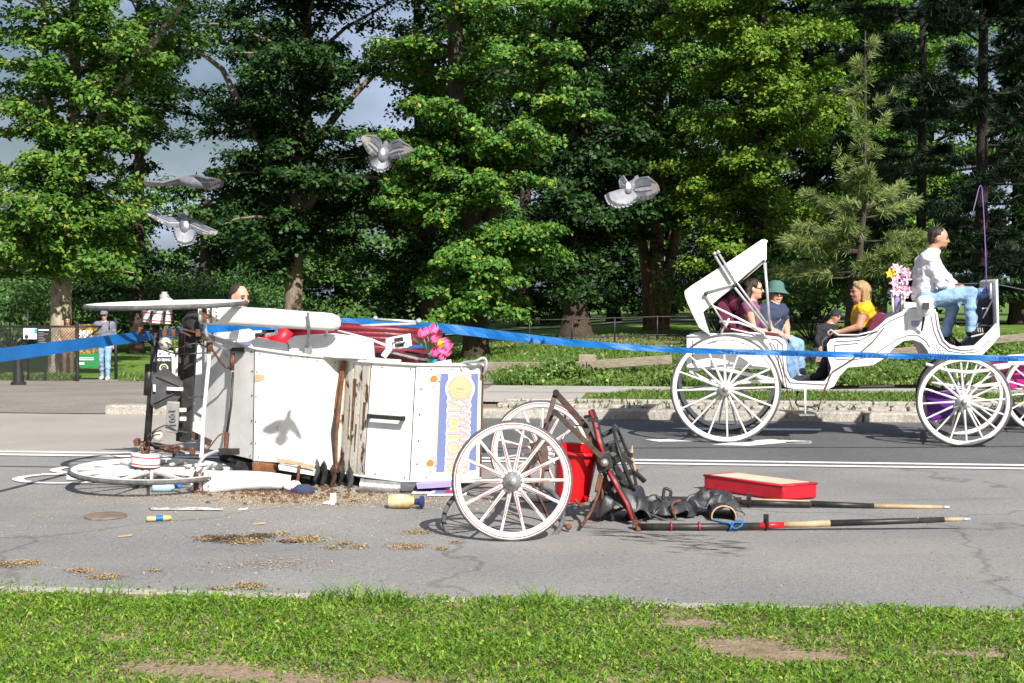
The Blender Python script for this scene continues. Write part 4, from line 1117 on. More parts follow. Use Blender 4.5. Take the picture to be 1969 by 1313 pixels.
oc('rusted_strut', MB().tube([W(447, 676, 11.2), W(446, 712, 11.2)], .02, 8).tube([W(437, 832, 11.15), W(434, 866, 11.1)], .02, 8), m_rust, smooth=True)
oc('rusted_strut', MB().tube([W(403, 664, 11.05), W(420, 690, 11.1), W(434, 706, 11.15), W(444, 707, 11.18)], .010, 6).tube([W(393, 872, 10.95), W(420, 838, 11.05), W(434, 830, 11.1)], .007, 6).tube([W(403, 658, 11.0), W(403, 676, 11.0)], .026, 8), m_rust, smooth=True)
oc('strut_clamp', MB().box(W(458, 674, 11.2), (.10, .05, .05)).box(W(440, 868, 11.1), (.17, .05, .05)), m_black)
# rear boards behind the axle
for pts in ([(338, 668, 11.9), (356, 664, 11.9), (356, 832, 11.9), (336, 835, 11.9)], [(372, 664, 11.75), (396, 660, 11.72), (392, 838, 11.72), (368, 840, 11.75)]):
    slab(pts, (0, .03, 0), m_paint, 'rear_board', bevel=.006)
# dark jumble and crushed things under the body
slab([(436, 884, 11.2), (560, 898, 11.2), (640, 915, 11.2), (640, 935, 11.2), (560, 925, 11.2), (470, 905, 11.2)], (0, .4, 0), m_black, 'crushed_frame')
slab([(483, 888, 11.0), (530, 893, 11.0), (530, 911, 11.0), (484, 909, 11.0)], (0, .2, 0), m_rottenwood, 'speckled_seat_end', bevel=.02)
slab([(534, 893, 10.95), (590, 900, 10.95), (604, 905, 10.95), (604, 915, 10.95), (536, 904, 10.95)], (0, .12, 0), m_white, 'broken_board', bevel=.006)
oc('splintered_edge', MB().prism([W(*p, 10.92) for p in ((530, 881), (563, 886), (606, 896), (604, 902), (560, 892), (532, 888))], (0, .03, 0)), m_rawwood)
oc('support_stay', MB().tube([W(576, 894, 10.95), W(572, 925, 10.85)], .013, 8), m_rust)
for (x, y, d, r, mt) in ((608, 912, 11.0, .06, m_flap), (622, 920, 10.98, .07, m_black), (640, 924, 10.98, .06, m_darkrust), (656, 918, 11.05, .06, m_black), (672, 932, 10.95, .07, m_flap)):
    oc('hanging_cloth', MB().tube([W(x, y - 18, d + .15), W(x + 3, y - 4, d + .05), W(x - 4, y + 12, d)], [r * 1.3, r, r * .5], 5, flat=.35), mt)
slab([(690, 930, 11.0), (880, 935, 11.05), (880, 950, 11.05), (690, 948, 11.0)], (0, .5, 0), m_black, 'crushed_underframe')
oc('step_cylinder', MB().tube([W(694, 934, 10.72), W(770, 940, 10.72)], .055, 14).tube([W(692, 934, 10.72), W(699, 935, 10.72)], .062, 14), m_steel, smooth='auto')
oc('bent_tail_board', MB().prism([W(*p) for p in ((745, 928, 10.7), (800, 927, 10.7), (838, 931, 10.7), (838, 944, 10.68), (775, 944, 10.65))], (0, .03, 0)), m_flap)
oc('side_step', MB().prism([W(*p) for p in ((800, 930, 10.6), (868, 929, 10.6), (868, 936, 10.6), (803, 940, 10.6))], (0, .25, -.01)), m_lilac)
# ---------------------------------------------------------------- broken front axle with its two wheels
FA = thing('front_axle_assembly', 'torn-off front axle with two white spoked wheels and black shafts on the road', 'axle', G(985, 1040))
BASE[FA.name] = Vector(FA.location)
kf = wheel_kit(.385, 14, .042, .042, .062, .13, .015, tyre=.014, hubmat=m_steel, pin=True)
nc = G(985, 1040) + Vector((0, .0, .385))
fc = W(1040, 868, 10.1)
ax = (nc - fc).normalized()
put_wheel(kf, FA, nc, (.06, -1, .02), .12)
put_wheel(kf, FA, fc, (-.12, -1, .03), .3)
def fa(name, mb, mat, **kw): return mb.build(name, mat, FA, **kw)
fa('axle_beam', MB().tube([nc + Vector((0, .05, 0)), fc], .024, 10), m_darkrust, smooth=True)
def bar(pts, w=.035, h=.012, mat=m_darkrust, nm='leaf_spring'):
    mb = MB(); P_ = [W(*p) for p in pts]
    for a, b in zip(P_, P_[1:]): mb.beam(a, b, w, h, up=(0, -1, 0))
    return fa(nm, mb, mat, bevel=.003)
bar([(1068, 757, 9.6), (1056, 800, 9.5), (1046, 832, 9.4), (1020, 880, 9.3), (1012, 905, 9.3)])
bar([(1070, 757, 9.6), (1100, 790, 9.5), (1125, 820, 9.4), (1140, 850, 9.35), (1152, 878, 9.3)], .045, .016)
bar([(1069, 793, 9.3), (1090, 815, 9.25), (1115, 838, 9.2), (1140, 862, 9.2), (1158, 880, 9.2)], .035, .012)
bar([(1064, 795, 9.3), (1050, 822, 9.3), (1030, 855, 9.3), (1010, 895, 9.25)], .02, .010)
for x, y, d in ((1069, 755, 9.6), (1067, 793, 9.28)): fa('spring_eye', MB().tube([W(x, y, d - .04), W(x, y, d + .04)], .024, 12), m_black, smooth='auto')
fa('steering_block', MB().prism([W(*p, 9.2) for p in ((1146, 872), (1172, 866), (1180, 900), (1152, 912))], (0, .22, 0)), m_black, bevel=.01)
fa('king_bolt', MB().ell(W(1162, 890, 9.18), (.03, .03, .03)), m_steel, smooth=True)
def striped(pts, r, nm):
    o = fa(nm, MB().tube([W(*p) for p in pts], r, 10), m_black, smooth=True)
    MB().tube([W(x - 1.5, y, d - r * .75) for x, y, d in pts], r * .42, 6).build('red_stripe', m_red, o, smooth=True)
    return o
striped([(1137, 790, 9.4), (1146, 815, 9.35), (1152, 845, 9.3), (1162, 872, 9.25)], .026, 'swingle_bar')
striped([(1172, 906, 9.2), (1190, 940, 9.2), (1206, 968, 9.2), (1218, 998, 9.15)], .022, 'swingle_bar')
striped([(1194, 918, 9.5), (1200, 935, 9.5)], .016, 'swingle_bar')
fa('clamp_band', MB().box(W(1140, 806, 9.36), (.07, .07, .03)).box(W(1147, 824, 9.34), (.05, .07, .025)).tube([W(1124, 802, 9.4), W(1142, 798, 9.36)], .012, 6), m_black)
# fifth wheel ring, tipped almost edge-on
fz = (W(1190, 880, 9.4) - W(1205, 872, 9.4)).normalized()
fwc = W(1202, 880, 9.45)
fa('turning_ring', MB().torus(.235, .020, frame(fwc, Vector((-.93, .15, -.33)), (0, 0, 1)), 40, 8, rz=.012), m_black, smooth=True)
fa('turning_ring_plate', MB().beam(W(1158, 838, 9.45), W(1188, 822, 9.5), .03, .03).beam(W(1160, 860, 9.45), W(1192, 846, 9.5), .03, .03).beam(W(1170, 890, 9.3), W(1210, 872, 9.5), .06, .04).beam(W(1180, 920, 9.3), W(1222, 905, 9.5), .05, .03).beam(W(1218, 905, 9.45), W(1240, 926, 9.4), .03, .03), m_black, bevel=.004)
fa('splinter', MB().tube([W(1214, 870, 9.4), W(1216, 856, 9.4)], [.014, .004], 5).tube([W(1216, 880, 9.4), W(1222, 905, 9.4)], [.010, .006], 5), m_rawwood)
for pts in ([(1158, 915, 9.2), (1150, 950, 9.1), (1136, 985, 9.0), (1118, 1012, 8.9)], [(1154, 912, 9.2), (1146, 945, 9.1)], [(1160, 915, 9.3), (1158, 960, 9.3), (1154, 990, 9.3)], [(1165, 910, 9.3), (1163, 945, 9.3)], [(1012, 905, 9.2), (1038, 960, 9.0), (1056, 1000, 8.95)],
            [(1060, 985, 9.0), (1085, 1010, 8.95), (1095, 1015, 8.9)], [(1030, 860, 9.3), (1045, 900, 9.2), (1040, 950, 9.1)], [(1104, 960, 9.2), (1116, 972, 9.2), (1124, 970, 9.2)]):
    fa('brace_rod', MB().tube([W(*p) for p in pts], .011, 6), m_rust, smooth=True)
fa('footboard_iron', MB().beam(W(1020, 860, 9.4), W(1055, 850, 9.4), .03, .05).beam(W(1042, 830, 9.45), W(1050, 905, 9.3), .05, .03, up=(0, 1, 0)), m_darkrust)
fa('link_eye', MB().ell(W(1093, 1013, 8.9), (.022, .022, .022)).ell(W(1116, 972, 9.2), (.018, .018, .018)), m_rust, smooth=True)
for pts, w, h in (([(1152, 880, 9.25), (1185, 930, 9.25), (1222, 1000, 9.2)], .03, .03), ([(1165, 872, 9.35), (1188, 905, 9.35), (1208, 945, 9.35)], .05, .03), ([(1160, 905, 9.3), (1175, 950, 9.3), (1178, 1000, 9.3)], .025, .02), ([(1150, 868, 9.3), (1182, 862, 9.4), (1215, 892, 9.4)], .04, .03), ([(1185, 850, 9.4), (1212, 930, 9.4)], .03, .05), ([(1172, 955, 9.35), (1215, 985, 9.3)], .02, .03), ([(1165, 990, 9.35), (1225, 965, 9.4)], .02, .02), ([(1200, 1000, 9.35), (1240, 962, 9.8), (1260, 961, 9.95)], .03, .03), ([(1220, 1008, 9.25), (1260, 985, 9.5), (1290, 965, 9.9)], .02, .02)):
    bar(pts, w, h, m_black if w > .022 else m_darkrust, 'frame_iron')
# shafts: black paint, red bands and bare wood where it has worn off
def shaft(segs, nm='shaft'):
    first = None
    for (pts, r0, r1, mat) in segs:
        k = len(pts)
        mb = MB().tube([W(*p) for p in pts], [r0 + (r1 - r0) * i / (k - 1) for i in range(k)], 10)
        o = mb.build(nm if first is None else 'paint_band', mat, FA if first is None else first, smooth=True)
        first = first or o
    return first
s1 = shaft([([(1226, 1013, 8.95), (1330, 1013, 8.95), (1460, 1011, 8.95)], .024, .023, m_black), ([(1505, 1009, 8.95), (1550, 1008, 8.95), (1597, 1006, 8.95)], .021, .021, m_rawwood), ([(1458, 1011, 8.95), (1507, 1009, 8.95)], .0225, .0215, m_red),
            ([(1596, 1006, 8.95), (1700, 1003, 8.95), (1815, 999, 8.95)], .0225, .019, m_black), ([(1813, 999, 8.95), (1850, 998, 8.95)], .014, .0125, m_rawwood), ([(1848, 998, 8.95), (1866, 998, 8.95)], .0125, .009, m_chrome)])
for a, b, m_ in ((1232, 1258, m_rust), (1258, 1290, m_orangeball), (1308, 1325, m_red), (1330, 1400, m_red), (1428, 1462, m_red)):
    MB().tube([W(a, 1013.5, 8.95), W(b, 1013.3, 8.95)], .0165, 8).build('paint_band', m_, s1, smooth=True)
MB().tube([W(1745, 1000.5, 8.95), W(1765, 999.6, 8.95), W(1785, 999.5, 8.95)], [.006, .017, .005], 8).build('bare_patch', m_rawwood, s1, smooth=True)
shaft([([(1230, 961, 9.95), (1330, 962, 9.95), (1425, 963, 9.95)], .028, .028, m_black), ([(1424, 962, 9.96), (1560, 966.5, 9.94)], .019, .018, m_rawwood), ([(1425, 966, 9.93), (1560, 969.5, 9.91)], .022, .021, m_black), ([(1558, 968, 9.93), (1680, 973, 9.9)], .022, .020, m_black),
       ([(1678, 973, 9.9), (1812, 975, 9.88)], .018, .0125, m_rawwood), ([(1811, 975, 9.88), (1826, 975, 9.87)], .0125, .010, m_chrome)])
for x, y, d in ((1440, 962, 9.95), (1473, 1003, 8.95)):
    fa('shaft_loop', MB().torus(.034, .010, frame(W(x, y + 4, d), (1, .1, 0)), 16, 6).box(W(x, y - 7, d), (.03, .03, .05)), m_black, smooth=False)
for x in (1290, 1344): fa('strap', MB().torus(.028, .006, frame(W(x, 1012, 8.95), (1, 0, 0)), 14, 6), m_redvinyl, smooth=True)
fa('blue_cord', sag([(1368, 1000, 9.1), (1385, 1004, 8.95), (1402, 1006, 8.92), (1412, 1016, 8.9), (1424, 1012, 8.9), (1428, 1002, 8.92), (1412, 1004, 8.9), (1404, 1018, 8.88)], .006), m_tape, smooth=True)
fa('shaft_end_iron', MB().box(W(1224, 1008, 9.0), (.05, .06, .05)).tube([W(1226, 1010, 8.95), W(1228, 1022, 8.92)], .016, 8), m_rust)
# crumpled black leather dash, separate pieces
def crumple(name, label, cx, cy, d, w, h, seed, mat, dep=.22, cat='leather'):
    rd = random.Random(seed)
    mb = MB(); rows = []
    nx, ny = 22, 16
    c = W(cx, cy, d)
    for i in range(nx + 1):
        row = []
        for j in range(ny + 1):
            u, v = i / nx - .5, j / ny - .5
            p = Vector((u * w, v * dep, 0))
            q = abs(noise.noise(Vector((u * 3.2 + seed, v * 2.6, seed)))) * 1.5 + .28 * noise.noise(Vector((u * 9 + seed, v * 9, seed)))
            p.z = h * (.92 - .85 * q) * (1 - (2 * abs(u)) ** 3 * .7) * (1 - (2 * abs(v)) ** 4 * .5)
            p.x += noise.noise(Vector((u * 5, v * 5, seed + 4))) * .07; p.y += noise.noise(Vector((u * 5, v * 5, seed + 9))) * .06
            z0 = c.z
            p = Vector((c.x + p.x, c.y + p.y, max(.012, p.z)))
            row.append(p)
        rows.append(row)
    mb.sheet(rows)
    o = mb.build(name, mat, None, smooth=True, solid=.008, sub=1, loc=(c.x, c.y, 0))
    return tag(o, label, cat)
crumple('leather_apron', 'crumpled black leather apron heaped where the shafts join the broken axle', 1195, 1000, 9.45, .40, .30, 3, m_leather, .44)
crumple('leather_apron', 'torn grey-black leather sheet draped between the two shafts', 1275, 985, 9.6, .42, .15, 5, m_leather, .40)
crumple('leather_flap', 'stiff black leather flap with pale worn edge beside the red cushion', 1370, 985, 9.62, .40, .22, 8, m_leather, .30)
mb = MB(); rows = []
for i in range(12):
    a = -.4 + i * .36
    rows.append([W(1375, 985, 9.4) + Vector((.085 * math.cos(a) + .05, y_, .075 * math.sin(a) - .02)) for y_ in (-.07, 0, .08, .16)])
mb.sheet(rows)
lc = mb.build('leather_cuff', m_leather, None, smooth=True, solid=.008, loc=G(1375, 1000)); tag(lc, 'rolled black leather cuff open towards the viewer among the shafts', 'leather')
MB().tube([r_[0] for r_ in rows], .006, 6).build('worn_edge', m_rawwood, lc, smooth=True)
for i, pts in enumerate(([(1230, 1010, 9.4), (1262, 985, 9.4), (1275, 965, 9.5), (1262, 955, 9.5)], [(1275, 960, 9.5), (1278, 940, 9.5), (1290, 945, 9.5), (1286, 962, 9.5)], [(1300, 1000, 9.4), (1292, 970, 9.4), (1308, 962, 9.45)], [(1240, 985, 9.4), (1280, 1000, 9.35), (1320, 1004, 9.35)])):
    fa('harness_strap', sag(pts, .011), m_leather if i != 2 else m_rust, smooth=True)
# loose rubber tyre hoop
mt = frame(W(968, 992, 9.0), (-.05, -.50, .86))
lt = MB().torus(.40, .016, mt, 56, 8, rz=.02).build('loose_tyre', m_tyre, None, smooth=True, loc=G(968, 1020)); tag(lt, 'loose dark rubber tyre hoop lying behind the nearest white wheel', 'tyre')
# red bucket under the axle
bk = thing('red_bucket', 'bright red plastic bucket hanging tilted under the broken axle', 'bucket', W(1105, 985, 9.5))
bc = W(1104, 912, 9.5)
bm_ = frame(bc, (.10, -.12, 1))
MB().lathe([(.105, -.175), (.12, -.175), (.155, .17), (.17, .175), (.17, .19), (.148, .19), (.10, -.165), (0.001, -.165)], bm_, 28).build('body', m_redplastic, bk, smooth='auto')
MB().torus(.168, .012, bm_ @ Matrix.Translation((0, 0, .18)), 28, 8).build('rim', m_redplastic, bk, smooth=True)
MB().torus(.17, .005, bm_ @ Matrix.Translation((0, 0, .18)) @ Matrix.Rotation(R(80), 4, 'X'), 18, 6, a0=0, a1=math.pi).build('handle', m_steel, bk, smooth=True)
# red seat cushion
cu = thing('seat_cushion', 'loose red vinyl carriage cushion with cream top lying on the road behind the shafts', 'cushion', G(1460, 950))
cp = [G(1353, 942), G(1505, 964), G(1571, 959), G(1412, 937)]
mb = MB(); mb.prism([p + Vector((0, 0, .006)) for p in cp], (0, 0, .119)); mb.build('body', m_redvinyl, cu, bevel=.014, smooth='auto')
cc_ = sum(cp, Vector()) / 4
mb = MB(); mb.prism([cc_ + (p - cc_) * .86 + Vector((0, 0, .1245)) for p in cp], (0, 0, .004)); mb.build('top_panel', M('cream_canvas', (.58, .50, .37), (.48, .40, .28), 5, .8, .002, 40), cu)
mb = MB(); mb.tube([p + Vector((0, 0, .118)) for p in cp + [cp[0]]], .008, 6); mb.build('piping', m_redvinyl, cu, smooth=True)
# ---------------------------------------------------------------- right-hand carriage
rc0 = G(1393, 852)
CA = R(9.5)
CU = Vector((math.cos(CA), -math.sin(CA), 0)); CV = Vector((math.sin(CA), math.cos(CA), 0))
def RC(px, py, v=0.0):
    return onplane(px, py, rc0 + CV * v, CV)
VC = thing('horse_carriage', 'white open horse carriage with folded hood carrying passengers along the far lane', 'carriage', rc0)
def vc(name, mb, mat, **kw): return mb.build(name, mat, VC, **kw)
m_burg = M('burgundy_vinyl', (.13, .020, .05), (.09, .012, .035), 8, .4, .004, 16)
m_canvas = M('white_hood_canvas', (.76, .75, .72), (.68, .67, .63), 3, .7, .010, 4, c3=(.45, .40, .33), s3=7, t3=.68)
k1 = wheel_kit(.58, 16, .042, .045, .075, .2, .015, tyre=.022)
k2 = wheel_kit(.475, 16, .04, .045, .07, .2, .014, tyre=.024, hubmat=m_wheel)
def atz(p, z): return Vector((p.x, p.y, z))
put_wheel(k1, VC, atz(RC(1395, 750, 0), .58), -CV, .05)
put_wheel(k1, VC, atz(RC(1395, 750, 0) + CV * 1.32, .58), CV, .17)
fn = atz(RC(1853, 772, .02), .475)
sa = Matrix.Rotation(R(-7), 3, 'Z') @ CV
put_wheel(k2, VC, fn, -sa, .1)
put_wheel(k2, VC, atz(fn + sa * 1.15, .475), sa, .2)
vc('rear_axle', MB().tube([atz(RC(1395, 750, .0), .58), atz(RC(1395, 750, 0) + CV * 1.32, .58)], .025, 8), m_white, smooth=True)
vc('front_axle', MB().tube([fn, fn + sa * 1.15], .025, 8), m_white, smooth=True)
side = [(1320, 645), (1345, 641), (1414, 640), (1460, 643), (1498, 648), (1508, 654), (1513, 664), (1511, 690), (1513, 712), (1520, 728), (1535, 733), (1585, 733), (1594, 722), (1598, 708), (1592, 688), (1590, 662), (1596, 653), (1612, 649), (1664, 646), (1690, 626), (1704, 613), (1738, 597), (1799, 595), (1803, 624), (1811, 648), (1823, 661), (1842, 667), (1872, 665), (1893, 645), (1914, 622), (1921, 622), (1923, 645), (1908, 664), (1890, 682), (1875, 690), (1790, 690), (1782, 672), (1772, 660), (1756, 654), (1738, 656), (1720, 668), (1702, 688), (1680, 702), (1655, 705), (1630, 707), (1614, 724), (1604, 743), (1592, 749), (1530, 748), (1508, 744), (1500, 728), (1490, 712), (1470, 706), (1400, 700), (1345, 708), (1320, 706)]
bd = vc('body_side', MB().prism([RC(x, y, .2) for x, y in side], CV * .03), m_white, bevel=.008)
vc('body_side', MB().prism([RC(x, y, .2) + CV * .92 for x, y in side], CV * .03), m_white, bevel=.008)
# raised mouldings that follow the panel outline
def mould(pts, r=.008, v=.192): MB().tube([RC(x, y, v) for x, y in pts], r, 6).build('moulding', m_white, bd, smooth=True)
def grooves(pts, v=.197): MB().tube([RC(x, y, v) for x, y in pts], .004, 5).build('panel_groove', m_flap, bd, smooth=True)
mould([(1320, 647), (1414, 643), (1495, 651), (1507, 662), (1507, 690), (1510, 716), (1520, 734), (1585, 738), (1600, 726)], .010)
mould([(1800, 600), (1805, 632), (1814, 654), (1828, 667), (1850, 672), (1874, 670), (1898, 648), (1918, 628)], .011)
grooves([(1790, 606), (1796, 636), (1806, 660), (1824, 675), (1852, 679), (1880, 676), (1902, 655)])
grooves([(1606, 657), (1655, 654), (1680, 640), (1710, 618), (1742, 604)])
grooves([(1604, 664), (1606, 690), (1640, 692), (1672, 686), (1702, 668), (1722, 654), (1745, 645), (1765, 645), (1780, 655), (1788, 668)])
grooves([(1604, 664), (1650, 660)]); grooves([(1332, 654), (1332, 700)]); grooves([(1495, 660), (1497, 700), (1506, 726)])
ext = CV * .86
def across(poly, nm, mat, v0=.235, w=.87, **kw): return vc(nm, MB().prism([RC(x, y, v0) for x, y in poly], CV * w), mat, **kw)
across([(1322, 646), (1345, 643), (1345, 704), (1322, 704)], 'rear_panel', m_white)
across([(1345, 696), (1500, 704), (1500, 711), (1345, 706)], 'seat_floor', m_white)
across([(1512, 736), (1600, 736), (1598, 746), (1514, 746)], 'floor', m_black)
across([(1500, 655), (1509, 660), (1508, 735), (1500, 735)], 'seat_riser', m_burg, bevel=.01)
across([(1400, 628), (1500, 642), (1506, 660), (1400, 650)], 'seat_cushion', m_burg, bevel=.03)
across([(1376, 575), (1396, 572), (1420, 640), (1390, 645)], 'seat_back', m_burg, bevel=.03)
across([(1592, 662), (1600, 655), (1665, 650), (1665, 664), (1603, 672), (1600, 735), (1594, 735)], 'facing_seat', m_burg, bevel=.02)
across([(1664, 646), (1676, 612), (1692, 600), (1704, 602), (1700, 620), (1682, 648)], 'facing_seat_back', m_burg, bevel=.02)
across([(1704, 616), (1738, 600), (1796, 598), (1800, 640), (1790, 655), (1770, 650), (1745, 650), (1716, 662)], 'driver_box', m_white)
across([(1805, 655), (1826, 669), (1850, 672), (1874, 669), (1912, 630), (1916, 640), (1878, 680), (1826, 680)], 'footboard', m_black)
across([(1737, 580), (1796, 584), (1798, 594), (1737, 594)], 'driver_cushion', M('cream_seat_cushion', (.70, .66, .60), (.6, .56, .5), 6, .6, .004, 12), bevel=.03)
vc('driver_seat_base', MB().prism([RC(x, y, .22) for x, y in ((1736, 594), (1799, 594), (1800, 600), (1736, 600))], CV * .9), m_white, bevel=.006)
vc('seat_rail', MB().tube([RC(1738, 578, .22), RC(1741, 568, .22), RC(1741, 568, 1.1), RC(1738, 578, 1.1)], .012, 8), m_white, smooth=True)
vc('dash_board', MB().prism([RC(x, y, .2) for x, y in ((1914, 540), (1919, 536), (1922, 648), (1918, 650))], CV * .95), m_chrome if False else m_white, bevel=.004)
vc('dash_rail', MB().tube([RC(1905, 575, .22), RC(1905, 545, .22), RC(1905, 545, 1.1)], .012, 8).tube([RC(1890, 612, .3), RC(1917, 560, .3)], .008, 6), m_chrome, smooth=True)
# blue check mark patch and rate card
for i in range(7):
    for j in range(6):
        x, y = 1784 + i * 5 + j * 1.2, 662 + j * 5
        if abs(x - 1800) < 4 + 4 * j and x < 1818: MB().prism([RC(x + a, y + b, .198) for a, b in ((0, 0), (2.8, 1.2), (3.2, 3), (.4, 2))], CV * -.002).build('check_mark', m_navy, bd)
card = vc('rate_card', MB().prism([RC(x, y, .197) for x, y in ((1745, 612), (1785, 610), (1786, 638), (1746, 640))], CV * -.003), m_stickerw)
for x, y, w in ((1752, 617, 16), (1752, 620, 15), (1752, 623, 16), (1754, 626, 13)): MB().prism([RC(x + a, y + b, .192) for a, b in ((0, 0), (w, -.6), (w, 1), (0, 1.6))], CV * -.001).build('print_line', m_navy, card)
text('RATE', .028, frame(RC(1778, 616, .192), -CV, CU), m_flap, card, 'lettering', .0005)
for y in (621, 625, 629, 633): MB().prism([RC(1773 + a, y + b, .192) for a, b in ((0, 0), (10, -.4), (10, .3), (0, .7))], CV * -.001).build('print_line', m_flap, card)
# carriage lamp on the driver's box
lamp = vc('carriage_lamp', MB().lathe([(.02, -.13), (.05, -.10), (.075, -.06), (.085, .0), (.085, .05), (.06, .08), (.03, .09)], frame(RC(1778, 585, .06), (0, 0, 1)), 16), m_white, smooth='auto')
MB().box(RC(1778, 588, .06) - CV * .07, (.06, .06, .07)).build('lamp_pane', m_glass, lamp)
MB().tube([RC(1777, 600, .06), RC(1776, 614, .08), RC(1772, 636, .17)], [.018, .014, .010], 8).build('lamp_stem', m_black, lamp, smooth=True)
# hood: canvas over bows, burgundy lining
hoodp = [(1366, 645), (1345, 630), (1330, 600), (1318, 570), (1317, 560), (1330, 550), (1400, 505), (1466, 461)]
rows = []
for i, (x, y) in enumerate(hoodp):
    row = []
    for j in range(9):
        f = j / 8
        sagf = -.02 * math.sin(f * math.pi) * (1 if 0 < i < len(hoodp) - 1 else .3)
        row.append(RC(x, y, .12) + CV * (1.08 * f) + Vector((0, 0, sagf)))
    rows.append(row)
vc('hood_canvas', MB().sheet(rows), m_canvas, smooth='auto', solid=.012)
hs = [(1317, 560), (1345, 542), (1400, 505), (1466, 461), (1474, 464), (1474, 499), (1440, 528), (1411, 551), (1380, 576), (1352, 600), (1358, 622), (1366, 645), (1345, 630), (1330, 600)]
for v_ in (.115, 1.20):
    vc('hood_side', MB().prism([RC(x, y, .12) + CV * (v_ - .12) for x, y in hs], CV * .012), m_canvas, bevel=.004)
vc('hood_lining', MB().prism([RC(x, y, .16) for x, y in ((1325, 566), (1400, 515), (1466, 470), (1470, 480), (1400, 530), (1335, 575))], CV * 1.0), m_burg)
vc('lining_fold', MB().tube([RC(1395, 560, .5), RC(1402, 575, .5), RC(1412, 598, .5)], [.05, .10, .04], 10, ).tube([RC(1385, 575, .8), RC(1395, 590, .8), RC(1400, 605, .8)], [.05, .09, .05], 10), m_burg, smooth=True)
vc('front_bow', MB().tube([RC(1468, 462, .12), RC(1474, 464, .14), RC(1474, 464, 1.15)], .014, 8).tube([RC(1474, 464, .13) + CV * 1.06, RC(1474, 499, .13) + CV * 1.06], .014, 8), m_canvas, smooth=True)
def iron(pts, r=.012, v=.09, mat=m_chrome, nm='hood_iron'): return vc(nm, MB().tube([RC(*p, v) if len(p) == 2 else RC(*p) for p in pts], r, 8), mat, smooth=True)
iron([(1375, 492), (1412, 552), (1478, 634)], .014); iron([(1383, 489), (1418, 545), (1482, 632)], .012)
iron([(1470, 505), (1475, 560), (1480, 632)], .016); iron([(1472, 505), (1478, 632)], .012, 1.2)
iron([(1357, 562), (1405, 548), (1412, 549)], .010); iron([(1357, 567), (1372, 590), (1397, 630)], .010)
iron([(1412, 550), (1470, 500)], .011, .09, m_black)
iron([(1383, 618), (1420, 620), (1450, 630), (1472, 645), (1486, 662)], .013, .13, m_white)
iron([(1370, 588), (1420, 612), (1450, 628), (1470, 642)], .012, .12, m_white)
iron([(1386, 640), (1395, 626), (1402, 612)], .010, .12, m_white); iron([(1405, 632), (1440, 640), (1470, 642)], .009, .13, m_white)
iron([(1366, 648), (1386, 644), (1392, 630), (1400, 622)], .008, .12)
for p in ((1376, 490), (1383, 487)): vc('iron_tip', MB().tube([RC(*p, .09), RC(p[0] - 4, p[1] - 5, .09)], .018, 8), m_chrome, smooth=True)
for p in ((1412, 549), (1357, 565), (1480, 634)): vc('iron_joint', MB().ell(RC(*p, .08), (.022, .022, .022)), m_black, smooth=True)
# passenger arm-rail, whip socket, thin pulls
vc('arm_rail', sag([], 0) if False else MB().tube([RC(x, y, .18) for x, y in ((1594, 645), (1592, 638), (1598, 634), (1606, 640), (1612, 644), (1650, 644), (1690, 634))], .010, 8), m_chrome, smooth=True)
for pts in ([(1483, 655), (1500, 690), (1508, 720), (1516, 760), (1524, 793), (1530, 797)], [(1700, 630), (1680, 655), (1640, 690), (1600, 715), (1582, 760), (1572, 792)]):
    vc('pull_strap', MB().tube([RC(*p, .17) for p in pts], .006, 6), m_rust, smooth=True)
# springs, reach, steps and lower gear
def w_(pts, r=.014, v=.3, mat=m_white, nm='gear_bar'): return vc(nm, MB().tube([RC(*p, v) for p in pts], r, 7), mat, smooth=True)
for v_ in (.25, 1.05):
    w_([(1325, 712), (1360, 706), (1400, 712), (1450, 722), (1500, 734)], .022, v_, nm='leaf_spring')
    w_([(1325, 714), (1360, 732), (1400, 738), (1450, 734), (1500, 734)], .020, v_, nm='leaf_spring')
    w_([(1780, 700), (1820, 712), (1860, 716), (1900, 712), (1940, 704)], .02, v_, nm='leaf_spring')
    w_([(1790, 735), (1830, 742), (1870, 744), (1920, 738)], .018, v_, nm='leaf_spring')
w_([(1395, 748), (1500, 744), (1600, 745), (1780, 742), (1850, 760)], .02, .65, m_black, 'reach_bar')
w_([(1548, 748), (1548, 795)], .012, .15, nm='step_iron'); w_([(1534, 752), (1530, 775), (1536, 780), (1560, 783), (1574, 778)], .010, .3, m_black, 'step_iron')
vc('step_plate', MB().box(RC(1549, 797, .12), (.16, .14, .015)), m_steel)
w_([(1890, 694), (1940, 690), (1985, 686)], .022, .4, nm='shaft'); w_([(1900, 704), (1950, 700), (1990, 697)], .018, .3, nm='shaft')
w_([(1905, 691), (1930, 693), (1950, 688), (1965, 690)], .022, .35, m_rust, 'shaft_joint')
vc('shaft_block', MB().prism([RC(x, y, .3) for x, y in ((1938, 683), (1985, 680), (1985, 700), (1940, 702))], CV * .1), m_white)
pb_ = thing('purple_bucket', 'purple plastic tub hanging behind the front wheel of the moving carriage', 'bucket', atz(RC(1812, 800, .7), 0))
MB().prism([RC(x, y, .55) for x, y in ((1778, 757), (1838, 750), (1832, 800), (1795, 810), (1786, 806))], CV * .4).build('body', M('purple_plastic', (.10, .012, .22), (.07, .010, .16), 6, .4), pb_, bevel=.02)
MB().tube([RC(1778, 757, .55), RC(1838, 750, .55), RC(1838, 750, .95), RC(1778, 757, .95), RC(1778, 757, .55)], .012, 6).build('rim', M('purple_rim', (.12, .02, .26), rough=.4), pb_, smooth=True)
